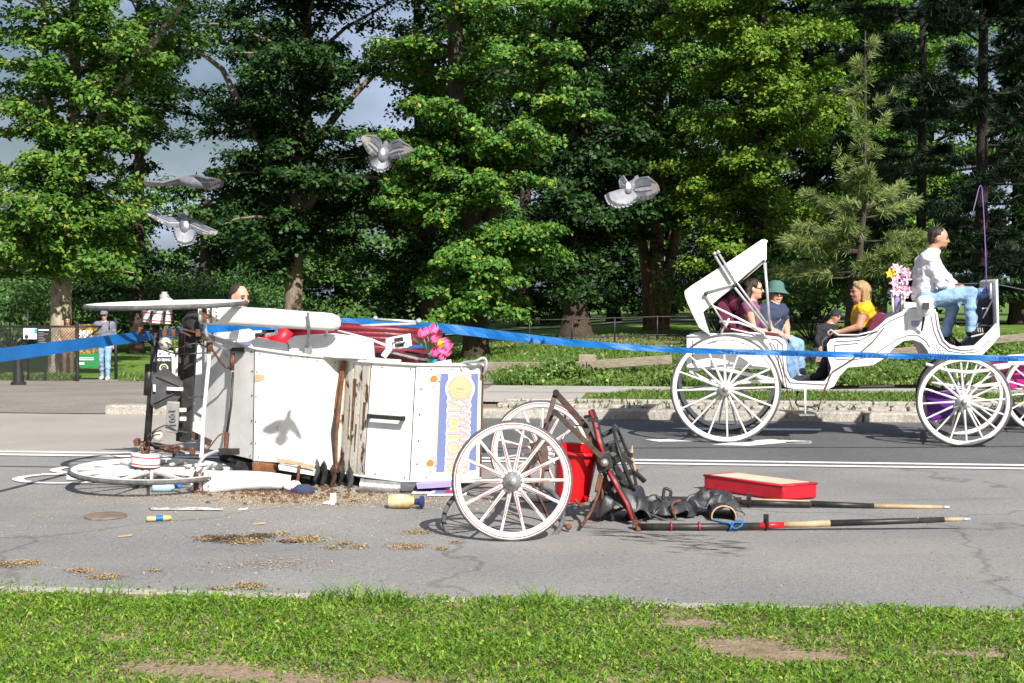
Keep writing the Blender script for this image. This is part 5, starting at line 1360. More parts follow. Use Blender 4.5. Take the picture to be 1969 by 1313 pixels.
# things on the carriage
bag = thing('backpack', 'dark grey backpack standing against the driver dashboard', 'backpack', RC(1896, 626, .5))
m_bag = M('dark_grey_nylon', (.045, .042, .06), (.03, .028, .04), 14, .7, .004, 20)
MB().prism([RC(x, y, .42) for x, y in ((1886, 576), (1912, 574), (1914, 618), (1905, 626), (1890, 622), (1888, 600))], CV * .34).build('body', m_bag, bag, bevel=.025)
MB().prism([RC(x, y, .36) for x, y in ((1886, 590), (1902, 588), (1903, 612), (1888, 612))], CV * .07).build('pocket', m_bag, bag, bevel=.02)
MB().beam(RC(1889, 593, .355), RC(1899, 592, .355), .006, .015).build('logo_patch', m_stickerw, bag)
pbag = MB()
for i in range(7): pbag.ell(RC(1884 + (i % 4) * 5, 561 + (i // 4) * 7 + (i % 2) * 3, .6), (.045, .06, .045), seg=8)
o = pbag.build('plastic_bag', M('blue_plastic_film', (.05, .16, .50), (.45, .55, .70), 9, .25, .01, 10), None, smooth=True, loc=RC(1892, 575, .6)); tag(o, 'crumpled blue and white plastic bag stuffed on the backpack by the dashboard', 'bag')
md = o.modifiers.new('remesh', 'REMESH'); md.mode = 'VOXEL'; md.voxel_size = .014
wh = thing('whip', 'thin purple driving whip with drooping lash standing in the dashboard socket', 'whip', RC(1897, 560, .4))
MB().tube([RC(1897, 565, .4), RC(1895, 480, .4), RC(1891, 400, .4), RC(1888, 360, .4)], [.007, .006, .005, .004], 8).build('stock', M('purple_whip', (.20, .09, .36), rough=.5), wh, smooth=True)
MB().tube([RC(1888, 360, .4), RC(1885, 356, .4), RC(1881, 366, .4), RC(1874, 395, .4), RC(1868, 418, .4)], [.004, .004, .004, .004, .005], 8).build('lash', M('lilac_lash', (.32, .20, .45), rough=.6), wh, smooth=True)
rn = thing('reins', 'thin dark leather reins running from the driver hands to the right edge', 'reins', RC(1832, 560, .55))
for v_ in (.5, .62): MB().tube([RC(1828, 547, v_), RC(1870, 545, v_), RC(1905, 545, v_), RC(1935, 550, v_), RC(1990, 562, v_)], .006, 6).build('rein', m_flap, rn, smooth=True)
# lilies in a holder behind the driver
fl = thing('lily_bouquet', 'bouquet of pink and white lilies with yellow blooms behind the driver', 'flowers', RC(1728, 600, .35))
MB().tube([RC(1724, 600, .35), RC(1723, 575, .35), RC(1720, 556, .35)], [.045, .05, .075], 10).build('holder', m_lilac, fl, smooth=True)
MB().tube([RC(1734, 600, .3), RC(1735, 560, .3)], .014, 8).tube([RC(1717, 600, .3), RC(1716, 560, .3)], .014, 8).build('holder_post', m_white, fl, smooth=True)
m_lily = M('pink_white_petal', (.75, .60, .66), (.50, .10, .28), 30, .5, contrast=(.45, .6)); m_yel = M('yellow_petal', (.80, .55, .04), (.7, .42, .02), 12, .5)
def flower(c, r, mat, parent, nrm, n=6, nm='bloom'):
    mb = MB(); m = frame(c, nrm)
    for i in range(n):
        a = 2 * math.pi * i / n + random.random() * .3
        d = Vector((math.cos(a), math.sin(a), 0)); s_ = Vector((-math.sin(a), math.cos(a), 0))
        P_ = [Vector((0, 0, 0)), d * r * .5 + s_ * r * .28 + Vector((0, 0, r * .35)), d * r + Vector((0, 0, r * .25 - r * .2 * random.random())), d * r * .5 - s_ * r * .28 + Vector((0, 0, r * .35)), d * r * .5 + Vector((0, 0, r * .25))]
        mb.add([m @ p for p in P_], [(0, 1, 4), (1, 2, 4), (2, 3, 4), (3, 0, 4)])
    mb.ell(m @ Vector((0, 0, r * .2)), (r * .12,) * 3, seg=6)
    return mb.build(nm, mat, parent)
random.seed(4)
for (x, y, mt) in ((1714, 526, m_yel), (1722, 516, m_lily), (1730, 520, m_lily), (1741, 523, m_lily), (1722, 533, m_lily), (1735, 537, m_lily), (1744, 535, m_lily), (1726, 549, m_lily), (1739, 551, m_lily), (1719, 545, m_lily), (1730, 562, m_lily), (1743, 560, m_lily), (1736, 572, m_lily), (1722, 560, m_lily)):
    flower(RC(x, y, .28 + random.random() * .12), .065, mt, fl, -CV + Vector((random.uniform(-.5, .5), 0, random.uniform(-.2, .7))))
mb = MB()
for i in range(10):
    c = RC(random.uniform(1714, 1742), random.uniform(528, 575), .42); mb.add([c, c + Vector((.04, 0, .05)), c + Vector((.05, .02, .12)), c + Vector((-.01, 0, .06))], [(0, 1, 2, 3)])
tag(mb.build('leaves', lf_dark, fl), kind='stuff')
# magenta carriage that comes behind at the right edge
MC = thing('magenta_carriage', 'magenta carriage cut off by the right edge of the picture', 'carriage', W(2040, 800, 16.0))
m_mag = M('magenta_paint', (.42, .012, .20), (.33, .010, .15), 5, .25, spec=.6)
MB().prism([W(x, y, 15.6) for x, y in ((1916, 708), (1940, 703), (2150, 700), (2300, 690), (2300, 760), (2120, 765), (2060, 748), (1946, 750), (1936, 732))], (.1, .9, 0)).build('body', m_mag, MC, bevel=.01)
MB().prism([W(x, y, 15.58) for x, y in ((1918, 710), (1945, 720), (1950, 716), (1940, 706))], (0, .02, 0)).build('panel_edge', m_darkred, MC)
MB().tube([W(1948, 748, 15.57), W(2100, 746, 15.57)], .010, 6).build('moulding', m_stickerw, MC, smooth=True)
for dy in (0, 1.1): put_wheel(k2, MC, atz(W(2006, 770, 15.4 + dy), .475), (0, -1, 0), .1)
put_wheel(k1, MC, atz(W(2230, 770, 15.4), .58), (0, -1, 0), .1)
MB().tube([W(1925, 690, 15.3), W(2000, 684, 15.3), W(2100, 690, 15.3)], .02, 8).build('shaft', m_white, MC, smooth=True)

# ---------------------------------------------------------------- people
m_skin = M('skin_tan', (.46, .25, .165), (.40, .205, .13), 18, .5, spec=.35)
m_skin2 = M('skin_fair', (.58, .34, .25), (.50, .27, .19), 18, .5, spec=.35)
m_skin3 = M('skin_brown', (.27, .14, .085), (.22, .11, .065), 18, .5, spec=.35)
m_eye = M('dark_eye', (.03, .02, .018), rough=.4)  # plain dark tone of the eye ellipsoids
m_lip = M('lip', (.35, .12, .11), rough=.5)
def cloth(name, c, k=.8, b=.016): return M(name, c, tuple(q * k for q in c), 5, .85, b, 9)
m_jeans = cloth('light_blue_denim', (.24, .38, .58), .72, .02)
m_jeans2 = cloth('blue_denim', (.16, .27, .44), .7)
m_shirtw = cloth('white_shirt', (.70, .70, .74), .9, .022)
m_tshirt = cloth('navy_tshirt', (.035, .05, .10), .75)
m_yellow = cloth('mustard_yellow_top', (.78, .40, .01), .85)
m_mauve = cloth('mauve_top', (.24, .07, .15), .8)
m_greyshirt = cloth('grey_blue_sweater', (.16, .17, .22), .85)
m_blackcl = cloth('black_clothes', (.012, .012, .016), 1.8)
m_shoe = cloth('black_shoe', (.018, .018, .02), 1.6); m_shoew = cloth('pale_shoe', (.6, .58, .55), .85)
m_hairdk = M('dark_brown_hair', (.010, .006, .005), (.028, .016, .011), 40, .5, .006, 60, stretch=(3, 3, .5))
m_hairbl = M('blonde_hair', (.44, .31, .15), (.20, .12, .05), 40, .45, .006, 60, stretch=(3, 3, .5))
m_hairgr = M('short_brown_hair', (.022, .015, .011), (.045, .03, .02), 60, .7, .004, 90)
def prim_mesh(prims):
    mb = MB()
    for p in prims:
        if p[0] == 'c':
            _, a, b, ra, rb = p[:5]
            if (b - a).length > 1e-4: mb.tube([a, b], [ra, rb], 10)
            mb.ell(a, (ra,) * 3, seg=10); mb.ell(b, (rb,) * 3, seg=10)
        else:
            _, c, rad, rot = p[:4]; mb.ell(c, rad, rot, 14)
    return mb
def remeshed(mb, voxel, smooth_it=4):
    o = mb.build('tmp', m_skin, None, local=True)
    md = o.modifiers.new('r', 'REMESH'); md.mode = 'VOXEL'; md.voxel_size = voxel; md.use_smooth_shade = True
    md = o.modifiers.new('s', 'SMOOTH'); md.factor = .5; md.iterations = smooth_it
    dg = bpy.context.evaluated_depsgraph_get()
    me = bpy.data.meshes.new_from_object(o.evaluated_get(dg))
    old = o.data
    bpy.data.objects.remove(o); bpy.data.meshes.remove(old)
    me.polygons.foreach_set('use_smooth', [True] * len(me.polygons))
    return me
def label_faces(me, prims, keys):
    n = len(me.polygons)
    ctr = np.zeros(n * 3); me.polygons.foreach_get('center', ctr); ctr = ctr.reshape(-1, 3)
    best = np.full(n, 1e9); lab = np.zeros(n, int)
    for p in prims:
        if p[0] == 'c':
            a, b, ra, rb = np.array(p[1]), np.array(p[2]), p[3], p[4]
            d = b - a; L2 = (d * d).sum() + 1e-9
            t = np.clip(((ctr - a) @ d) / L2, 0, 1)
            dist = np.linalg.norm(ctr - (a + t[:, None] * d), axis=1) - (ra + (rb - ra) * t)
        else:
            Rm = np.array(p[3]) if p[3] is not None else np.eye(3)
            q = ((ctr - np.array(p[1])) @ Rm) / np.array(p[2])
            dist = (np.linalg.norm(q, axis=1) - 1) * min(p[2])
        k = keys.index(p[-1]); dist = dist - (p[-2] if isinstance(p[-2], float) and False else 0)
        u = dist < best; best[u] = dist[u]; lab[u] = k
    me.polygons.foreach_set('material_index', lab.tolist())
def person(label, J, mats, hair=None, base=None, voxel=.013, far=False, name='person', group=None, sc=1.0, hands=True, thick=1.0):
    """J: joints in world space. mats: skin, top, legs, shoe, sleeve, forearm"""
    g = lambda k: Vector(J[k])
    P = []
    s = sc
    fdir = Vector(J['face']).normalized(); upv = (g('head') - g('neck')).normalized() * .5 + Vector((0, 0, .5)); upv = (upv - fdir * upv.dot(fdir)).normalized()
    lat = upv.cross(fdir).normalized()
    rot = Matrix((lat, fdir, upv)).transposed()
    h = g('head')
    H_ = lambda a, b, c: h + (lat * a + fdir * b + upv * c) * s
    P += [('e', h + upv * .02 * s, (.076 * s, .098 * s, .102 * s), rot, 'skin'), ('e', H_(0, .028, -.055), (.058 * s, .066 * s, .066 * s), rot, 'skin'), ('c', H_(0, .092, .012), H_(0, .112, -.018), .011 * s, .015 * s, 'skin'), ('e', H_(0, .07, -.085), (.03 * s, .028 * s, .024 * s), rot, 'skin')]
    for q in (-1, 1):
        P += [('e', H_(q * .077, -.005, -.005), (.012 * s, .022 * s, .034 * s), rot, 'skin'), ('e', H_(q * .04, .06, -.025), (.026 * s, .03 * s, .024 * s), rot, 'skin'), ('e', H_(q * .032, .083, .028), (.026 * s, .014 * s, .010 * s), rot, 'skin')]
    P += [('c', g('neck'), h - upv * .06 * s - fdir * .01 * s, .058 * s, .053 * s, 'skin')]
    tk = thick
    P += [('c', g('pelvis'), g('chest'), .135 * s * tk, .145 * s * tk, 'top'), ('c', g('chest'), g('neck') - Vector((0, 0, .03)), .13 * s * tk, .065 * s, 'top'), ('c', g('sh_l'), g('sh_r'), .075 * s, .075 * s, 'top'), ('c', g('hip_l'), g('hip_r'), .112 * s * tk, .112 * s * tk, 'legs')]
    for q in 'lr':
        P += [('c', g('hip_' + q).lerp(g('pelvis'), .4) + Vector((0, 0, .04)), g('sh_' + q).lerp(g('chest'), .35), .105 * s * tk, .10 * s * tk, 'top')]
        P += [('c', g('sh_' + q), g('sh_' + q).lerp(g('el_' + q), .5), .062 * s, .055 * s, 'sleeve'), ('c', g('sh_' + q).lerp(g('el_' + q), .5), g('el_' + q), .052 * s, .046 * s, 'elbow'), ('c', g('el_' + q), g('wr_' + q), .045 * s, .03 * s, 'forearm')]
        P += [('c', g('hip_' + q), g('kn_' + q), .092 * s, .066 * s, 'legs'), ('c', g('kn_' + q), g('an_' + q), .064 * s, .052 * s, 'legs'), ('c', g('an_' + q) + Vector((0, 0, -.03 * s)), g('to_' + q), .045 * s, .036 * s, 'shoe')]
        wd = (g('wr_' + q) - g('el_' + q)).normalized()
        hd_ = Vector(J.get('hand_' + q, wd)).normalized()
        P += [('c', g('wr_' + q), g('wr_' + q) + hd_ * .06 * s, .028 * s, .034 * s, 'skin')]
    keys = ['skin', 'top', 'legs', 'shoe', 'sleeve', 'elbow', 'forearm', 'eye', 'lip']
    me = remeshed(prim_mesh(P), voxel)
    label_faces(me, P, keys)
    # fold relief on cloth
    if not far:
        co = np.zeros(len(me.vertices) * 3); me.vertices.foreach_get('co', co); co = co.reshape(-1, 3)
        no = np.zeros(len(me.vertices) * 3); me.vertices.foreach_get('normal', no); no = no.reshape(-1, 3)
        isc = np.zeros(len(me.vertices), bool)
        skl = 0
        for p in me.polygons:
            if mats[keys[p.material_index]] is not mats['skin']:
                for v_ in p.vertices: isc[v_] = True
        for i in np.nonzero(isc)[0]:
            c = co[i]
            co[i] += no[i] * (.006 + .018 * noise.noise(Vector((c[0] * 9, c[1] * 9, c[2] * 16))) + .009 * noise.noise(Vector((c[0] * 25, c[1] * 25, c[2] * 30))))
        me.vertices.foreach_set('co', co.reshape(-1)); me.update()
    # eyes, mouth and fingers, joined into the body mesh
    ex_ = MB()
    for q in (-1, 1): ex_.ell(H_(q * .031, .090, .008), (.016 * s, .009 * s, .0075 * s), rot, 8, 7)
    for q in (-1, 1): ex_.beam(H_(q * .015, .099, .032), H_(q * .05, .086, .030), .010 * s, .008 * s, up=upv, m=9)
    ex_.ell(H_(0, .093, -.056), (.024 * s, .012 * s, .006 * s), rot, 8, 8)
    if hands and not far:
        for q in 'lr':
            wd = (g('wr_' + q) - g('el_' + q)).normalized()
            hd_ = Vector(J.get('hand_' + q, wd)).normalized()
            curl = Vector(J.get('curl_' + q, (0, 0, -1))); curl = (curl - hd_ * curl.dot(hd_)).normalized()
            ac = hd_.cross(curl)
            k0 = g('wr_' + q) + hd_ * .075 * s
            for i, (o_, L_) in enumerate(((-.030, .062), (-.010, .075), (.010, .070), (.029, .055))):
                b0 = k0 + ac * o_ * s
                b1 = b0 + (hd_ * .85 + curl * .4).normalized() * L_ * .5 * s; b2 = b1 + (hd_ * .45 + curl * .9).normalized() * L_ * .5 * s
                ex_.tube([b0 - hd_ * .02, b0, b1, b2], [.010 * s, .0095 * s, .009 * s, .007 * s], 6)
            t0 = g('wr_' + q) + hd_ * .03 * s - ac * .028 * s
            ex_.tube([t0, t0 - ac * .025 * s + hd_ * .025 * s + curl * .01, t0 - ac * .026 * s + hd_ * .055 * s + curl * .022], [.012 * s, .011 * s, .008 * s], 6)
    o2 = ex_.build('tmp', m_skin, None, local=True, smooth=True)
    bm = bmesh.new(); bm.from_mesh(me); bm.from_mesh(o2.data)
    bm.to_mesh(me); bm.free(); bpy.data.objects.remove(o2)
    mi_ = [p.material_index for p in me.polygons]
    me.materials.clear()
    for k in keys: me.materials.append(mats[k] if k in mats else {'eye': m_eye, 'lip': m_lip}[k])
    me.materials.append(mats.get('brow', m_hairdk))
    me.polygons.foreach_set('material_index', mi_); me.update()
    base = Vector(base) if base is not None else Vector((g('pelvis').x, g('pelvis').y, min(g('to_l').z, g('to_r').z)))
    me.transform(Matrix.Translation(-base)); me.name = 'person'
    o = bpy.data.objects.new(name, me); col.objects.link(o); o.location = base; BASE[o.name] = base
    tag(o, label, 'person', group)
    info = dict(h=h, lat=lat, f=fdir, up=upv, rot=rot, s=s, H=H_)
    if hair:
        HP = []
        mat, style = hair
        HP += [('e', H_(0, -.018, .040), (.088 * s, .102 * s, .094 * s), rot, 'h')]
        if style == 'short': HP[0] = ('e', H_(0, -.022, .042), (.082 * s, .094 * s, .088 * s), rot, 'h'); HP += [('e', H_(0, -.05, -.01), (.074 * s, .058 * s, .06 * s), rot, 'h')]
        if style == 'long': HP += [('c', H_(0, -.06, .02), H_(0, -.12, -.14), .09 * s, .095 * s, 'h'), ('c', H_(.0, -.12, -.12), H_(.0, -.16, -.40), .09 * s, .06 * s, 'h'), ('c', H_(-.07, -.06, -.02), H_(-.13, -.11, -.38), .055 * s, .05 * s, 'h'), ('c', H_(.07, -.06, 0), H_(.13, -.11, -.38), .055 * s, .05 * s, 'h')]
        if style == 'bob': HP += [('c', H_(0, -.05, .02), H_(0, -.06, -.12), .085 * s, .06 * s, 'h'), ('c', H_(.07, -.01, .05), H_(.078, -.005, -.13), .032 * s, .026 * s, 'h'), ('c', H_(-.07, -.01, .05), H_(-.078, -.005, -.13), .032 * s, .026 * s, 'h'), ('c', H_(.0, .05, .10), H_(.06, .03, .06), .03 * s, .03 * s, 'h')]
        hm = remeshed(prim_mesh(HP), .010 if not far else voxel, 2)
        # cut the hair away from the face
        bm = bmesh.new(); bm.from_mesh(hm)
        kill = []
        for v_ in bm.verts:
            q = v_.co - h
            a, b_, c_ = q.dot(lat) / s, q.dot(fdir) / s, q.dot(upv) / s
            if b_ > .035 and c_ < .055 and abs(a) < .062: kill.append(v_)
        bmesh.ops.delete(bm, geom=kill, context='VERTS'); bm.to_mesh(hm); bm.free()
        for v_ in hm.vertices:
            c = v_.co; v_.co = c + v_.normal * .007 * noise.noise(Vector((c.x * 40, c.y * 40, c.z * 14)))
        hm.transform(Matrix.Translation(-base)); hm.materials.clear(); hm.materials.append(mat); hm.name = 'hair'
        child('hair', hm, o)
    return o, info
def mats_(skin, top, legs, shoe, sleeve=None, elbow=None, forearm=None, brow=None):
    d = dict(skin=skin, top=top, legs=legs, shoe=shoe, sleeve=sleeve or top, elbow=elbow or sleeve or top, forearm=forearm or skin)
    if brow: d['brow'] = brow
    return d
def glasses(o, I, mat=None):
    H_ = I['H']; mb = MB()
    for q in (-1, 1):
        mb.ell(H_(q * .032, .098, .010), (.027, .006, .021), I['rot'], 10)
        mb.tube([H_(q * .06, .088, .015), H_(q * .082, .0, .012)], .004, 5)
    mb.tube([H_(-.01, .102, .014), H_(.01, .102, .014)], .004, 5)
    mb.build('glasses', mat or m_black, o, smooth=True)
def hat(o, I, mat, kind):
    H_ = I['H']; m = frame(H_(0, -.008, .045), I['up'] * .97 - I['f'] * .12, I['f'])
    if kind == 'bucket': MB().lathe([(.001, .105), (.055, .10), (.084, .075), (.094, .02), (.105, .0), (.150, -.048), (.146, -.052), (.10, -.006)], m, 28).build('hat', mat, o, smooth='auto')
    elif kind == 'cap':
        MB().lathe([(.001, .095), (.05, .088), (.085, .06), (.098, .0), (.096, -.01), (.08, .02)], m, 24).prism([m @ Vector(p) for p in ((.085, -.07, .0), (.15, -.06, -.015), (.19, 0, -.02), (.15, .06, -.015), (.085, .07, .0))], m.to_3x3() @ Vector((0, 0, .008))).build('cap', mat, o, smooth='auto')
    else: MB().lathe([(.001, .10), (.05, .092), (.085, .06), (.097, .0), (.099, -.035), (.092, -.04), (.088, 0)], m, 24).build('beanie', mat, o, smooth='auto')
def J_rc(d, default_v):
    out = {}
    for k, p in d.items():
        if k in ('face',) or k.startswith('hand_') or k.startswith('curl_'): out[k] = CU * p[0] + CV * p[1] + Vector((0, 0, p[2]))
        else: out[k] = RC(p[0], p[1], p[2] if len(p) > 2 else default_v)
    return out
# driver
Jd = J_rc(dict(pelvis=(1778, 566), chest=(1783, 512), neck=(1795, 478), head=(1804, 459), face=(1, -.12, -.12), sh_l=(1788, 492, .78), sh_r=(1786, 494, .38), el_l=(1822, 538, .80), wr_l=(1838, 549, .66), el_r=(1808, 545, .34), wr_r=(1830, 550, .50),
     hip_l=(1782, 574, .66), hip_r=(1782, 576, .46), kn_l=(1836, 578, .70), kn_r=(1866, 562, .42), an_l=(1818, 642, .72), an_r=(1867, 632, .42), to_l=(1840, 662, .72), to_r=(1896, 634, .40), hand_l=(.6, -.4, -.1), hand_r=(.6, .4, -.1)), .56)
drv, I = person('driver in white shirt and light jeans sitting high at the front of the moving carriage', Jd, mats_(m_skin, m_shirtw, m_jeans, m_shoe, m_shirtw, m_shirtw, m_shirtw, m_hairdk), (m_hairdk, 'short'), sc=1.02)
bmb = MB(); H_ = I['H']
bmb.ell(H_(0, .045, -.085), (.055, .055, .030), I['rot'], 10); bmb.build('beard', m_hairgr, drv, smooth=True)
for q, (a, t) in enumerate((('an_r', 'to_r'), ('an_l', 'to_l'))):
    a_, t_ = Vector(Jd[a]), Vector(Jd[t]); MB().beam(a_ + Vector((0, 0, -.085)), t_ + Vector((.0, 0, -.035)), .085, .018).build('shoe_sole', m_shoew, drv, bevel=.006)
    for k in range(3): MB().beam(a_.lerp(t_, .45 + .15 * k) - CV * .043 + Vector((0, 0, -.03)), a_.lerp(t_, .40 + .15 * k) - CV * .040 + Vector((0, 0, .015)), .006, .012, up=-CV).build('shoe_stripe', m_shoew, drv)
# woman with long hair (near) and man in the bucket hat (far side)
Jw = J_rc(dict(pelvis=(1432, 640), chest=(1438, 602), neck=(1443, 578), head=(1449, 556), face=(1, -.05, -.05), sh_l=(1446, 592, .72), sh_r=(1440, 594, .32), el_l=(1462, 632, .74), wr_l=(1490, 638, .6), el_r=(1452, 636, .28), wr_r=(1490, 640, .40),
     hip_l=(1438, 646, .62), hip_r=(1438, 648, .42), kn_l=(1500, 648, .62), kn_r=(1500, 650, .42), an_l=(1522, 722, .62), an_r=(1520, 724, .42), to_l=(1540, 728, .62), to_r=(1540, 729, .42), hand_l=(1, .2, -.3), hand_r=(1, .1, -.2)), .52)
wmn, I = person('woman with long dark wavy hair and glasses seated under the folded hood', Jw, mats_(m_skin2, m_mauve, m_jeans2, m_shoe, m_skin2, m_skin2, m_skin2), (m_hairdk, 'long'), sc=.95)
H_ = I['H']; mb = MB()
for q in (-1, 1): mb.torus(.022, .003, frame(H_(q * .03, .098, .010), I['f'], I['up']), 14, 5).tube([H_(q * .055, .088, .014), H_(q * .08, .0, .012)], .003, 4)
mb.build('glasses', m_black, wmn, smooth=True)
Jm = J_rc(dict(pelvis=(1476, 640), chest=(1482, 606), neck=(1488, 584), head=(1492, 565), face=(.35, -1, .0), sh_l=(1503, 597, 1.0), sh_r=(1466, 599, .72), el_l=(1512, 628, 1.0), wr_l=(1514, 648, .84), el_r=(1480, 634, .68), wr_r=(1502, 644, .66),
     hip_l=(1482, 646, .96), hip_r=(1480, 648, .78), kn_l=(1534, 662, .98), kn_r=(1526, 664, .76), an_l=(1540, 722, .98), an_r=(1528, 722, .76), to_l=(1556, 726, .98), to_r=(1546, 728, .74), hand_l=(.3, -.2, -.8), hand_r=(.9, .0, -.3)), .88)
man, I = person('man in green bucket hat, sunglasses, navy t-shirt and jeans seated in the carriage', Jm, mats_(m_skin2, m_tshirt, m_jeans, m_shoew, m_tshirt, m_skin2, m_skin2), (m_hairgr, 'short'), sc=1.0, thick=1.1)
glasses(man, I); hat(man, I, cloth('green_hat_cloth', (.075, .17, .15), .75), 'bucket')
MB().tube([Vector(Jm['sh_l']) + Vector((-.03, -.10, .02)), Vector(Jm['chest']) + Vector((.08, -.15, -.05)), Vector(Jm['pelvis']) + Vector((-.02, -.15, .02))], .012, 6, flat=.4).build('bag_strap', m_wood, man, smooth=True)
MB().torus(.034, .008, frame(Vector(Jm['wr_r']), Vector(Jm['wr_r']) - Vector(Jm['el_r'])), 16, 6).build('wristwatch', m_chrome, man, smooth=True)
hb = MB().prism([RC(x, y, .66) for x, y in ((1452, 620), (1475, 614), (1481, 632), (1462, 641))], CV * .10).build('handbag', M('purple_leather', (.10, .02, .16), (.07, .014, .11), 8, .4), None, bevel=.02, loc=RC(1465, 640, .66)); tag(hb, 'small purple handbag between the woman and the man in the carriage', 'handbag')
Jb = J_rc(dict(pelvis=(1664, 638), chest=(1662, 604), neck=(1660, 583), head=(1654, 562), face=(-1, -.35, -.06), sh_l=(1661, 596, .36), sh_r=(1663, 594, .74), el_l=(1652, 628, .32), wr_l=(1616, 638, .36), el_r=(1650, 628, .76), wr_r=(1620, 640, .66),
     hip_l=(1660, 644, .46), hip_r=(1660, 642, .66), kn_l=(1606, 646, .46), kn_r=(1606, 646, .66), an_l=(1584, 715, .50), an_r=(1582, 713, .70), to_l=(1566, 726, .50), to_r=(1564, 725, .70), hand_l=(-1, .1, -.1), hand_r=(-1, -.1, -.1)), .56)
bl, I = person('blonde woman in sleeveless mustard yellow top facing backwards in the carriage', Jb, mats_(m_skin, m_yellow, m_blackcl, m_blackcl, m_skin, m_skin, m_skin, m_hairbl), (m_hairbl, 'bob'), sc=.97)
# ledge sitter in the black beanie beyond the pavement
def WJ(d, dd):
    out = {}
    for k, p in d.items():
        if k == 'face' or k.startswith('hand_') or k.startswith('curl_'): out[k] = Vector(p)
        else: out[k] = W(p[0], p[1], dd + (p[2] if len(p) > 2 else 0))
    return out
ld = 23.6
Js = WJ(dict(pelvis=(1583, 668), chest=(1588, 637), neck=(1595, 622), head=(1606, 609), face=(.55, -.8, -.25), sh_l=(1604, 632, 0), sh_r=(1575, 633, -.05), el_l=(1606, 655, -.1), wr_l=(1590, 668, -.3), el_r=(1570, 655, -.15), wr_r=(1578, 668, -.35),
     hip_l=(1592, 674, 0), hip_r=(1574, 674, 0), kn_l=(1588, 676, -.42), kn_r=(1566, 678, -.42), an_l=(1584, 722, -.35), an_r=(1564, 722, -.35), to_l=(1582, 731, -.5), to_r=(1562, 731, -.5)), ld)
st_, I = person('person in black hooded clothes and black beanie sitting on the ledge beyond the pavement', Js, mats_(m_skin, m_blackcl, m_blackcl, m_blackcl, m_blackcl, m_blackcl, m_blackcl), None, voxel=.02)
hat(st_, I, m_blackcl, 'beanie')
lgp = W(1583, 690, ld + .1)
o = MB().box(Vector((lgp.x, lgp.y, .30)), (1.1, .4, .42)).build('stone_ledge', m_stone, None, bevel=.03, loc=Vector((lgp.x, lgp.y, .1))); tag(o, 'low rough stone block used as a seat by the pavement', 'stone')
# man standing behind the overturned carriage
wd_ = 12.75
hx = W(462, 574, wd_)
def standing(x, y, z0, hgt, face, stride=.12, lean=0.0, arms=.12):
    f = Vector((face[0], face[1], 0)).normalized(); l = Vector((-f.y, f.x, 0)); b = Vector((x, y, z0)); k = hgt / 1.75
    at = lambda a, c, u: b + (l * a + f * c) * k + Vector((0, 0, u * k))
    return dict(pelvis=at(0, 0, .95), chest=at(0, lean * .5, 1.26), neck=at(0, lean * .8, 1.46), head=at(0, .02 + lean, 1.62), face=f + Vector((0, 0, -.1)), sh_l=at(.19, lean * .7, 1.40), sh_r=at(-.19, lean * .7, 1.40), el_l=at(.25, -.02 + lean * .4, 1.13), el_r=at(-.25, -.02 + lean * .4, 1.13), wr_l=at(.22, arms, .90), wr_r=at(-.22, arms, .90),
        hip_l=at(.09, 0, .90), hip_r=at(-.09, 0, .90), kn_l=at(.10, .04 + stride * .6, .49), kn_r=at(-.10, .03 - stride * .3, .49), an_l=at(.10, stride, .08), an_r=at(-.10, -stride, .08), to_l=at(.11, stride + .17, .04), to_r=at(-.11, -stride + .17, .04)), k
Jc, k = standing(hx.x - .02, wd_, 0, 1.67, (.75, -.65))
for q in list(Jc):
    if q in ('neck', 'head', 'chest') or q.startswith('sh'): Jc[q] = Jc[q] + Vector((.0, 0, 0))
cm, I = person('crew-cut man in white shirt standing behind the overturned carriage', Jc, mats_(m_skin2, m_shirtw, m_jeans2, m_shoe, m_shirtw, m_shirtw, m_skin2), (m_hairgr, 'short'), sc=k * 1.05)
# walker in cap
wk = T(201, 34.3)
Jk, k = standing(wk.x, wk.y, wk.z + .06, 1.77, (.08, -1), .16, .02, .05)
wl, I = person('man in grey sweater, jeans and mauve cap walking past the fence gate', Jk, mats_(m_skin2, m_greyshirt, m_jeans, m_shoew, m_greyshirt, m_greyshirt, m_greyshirt), (m_hairgr, 'short'), voxel=.02, sc=k)
glasses(wl, I); hat(wl, I, cloth('mauve_cap_cloth', (.20, .17, .22), .8), 'cap')
MB().tube([Jk['sh_l'] + Vector((-.05, -.06, .07)), Jk['sh_l'] + Vector((-.04, -.12, -.1)), Jk['el_l'] + Vector((-.1, -.05, .05))], .02, 6, flat=.4).build('bag_strap', m_black, wl, smooth=True)
wk = T(130, 37.0)
Jk, k = standing(wk.x, wk.y, wk.z, 1.66, (.3, -1), .03)
fb, I = person('dark-haired person half hidden behind the chain-link fence by the plane trunk', Jk, mats_(m_skin, cloth('tan_top', (.40, .26, .16), .7), cloth('brown_trousers', (.16, .10, .06), .7), m_shoe), (m_hairdk, 'bob'), voxel=.022, sc=k)
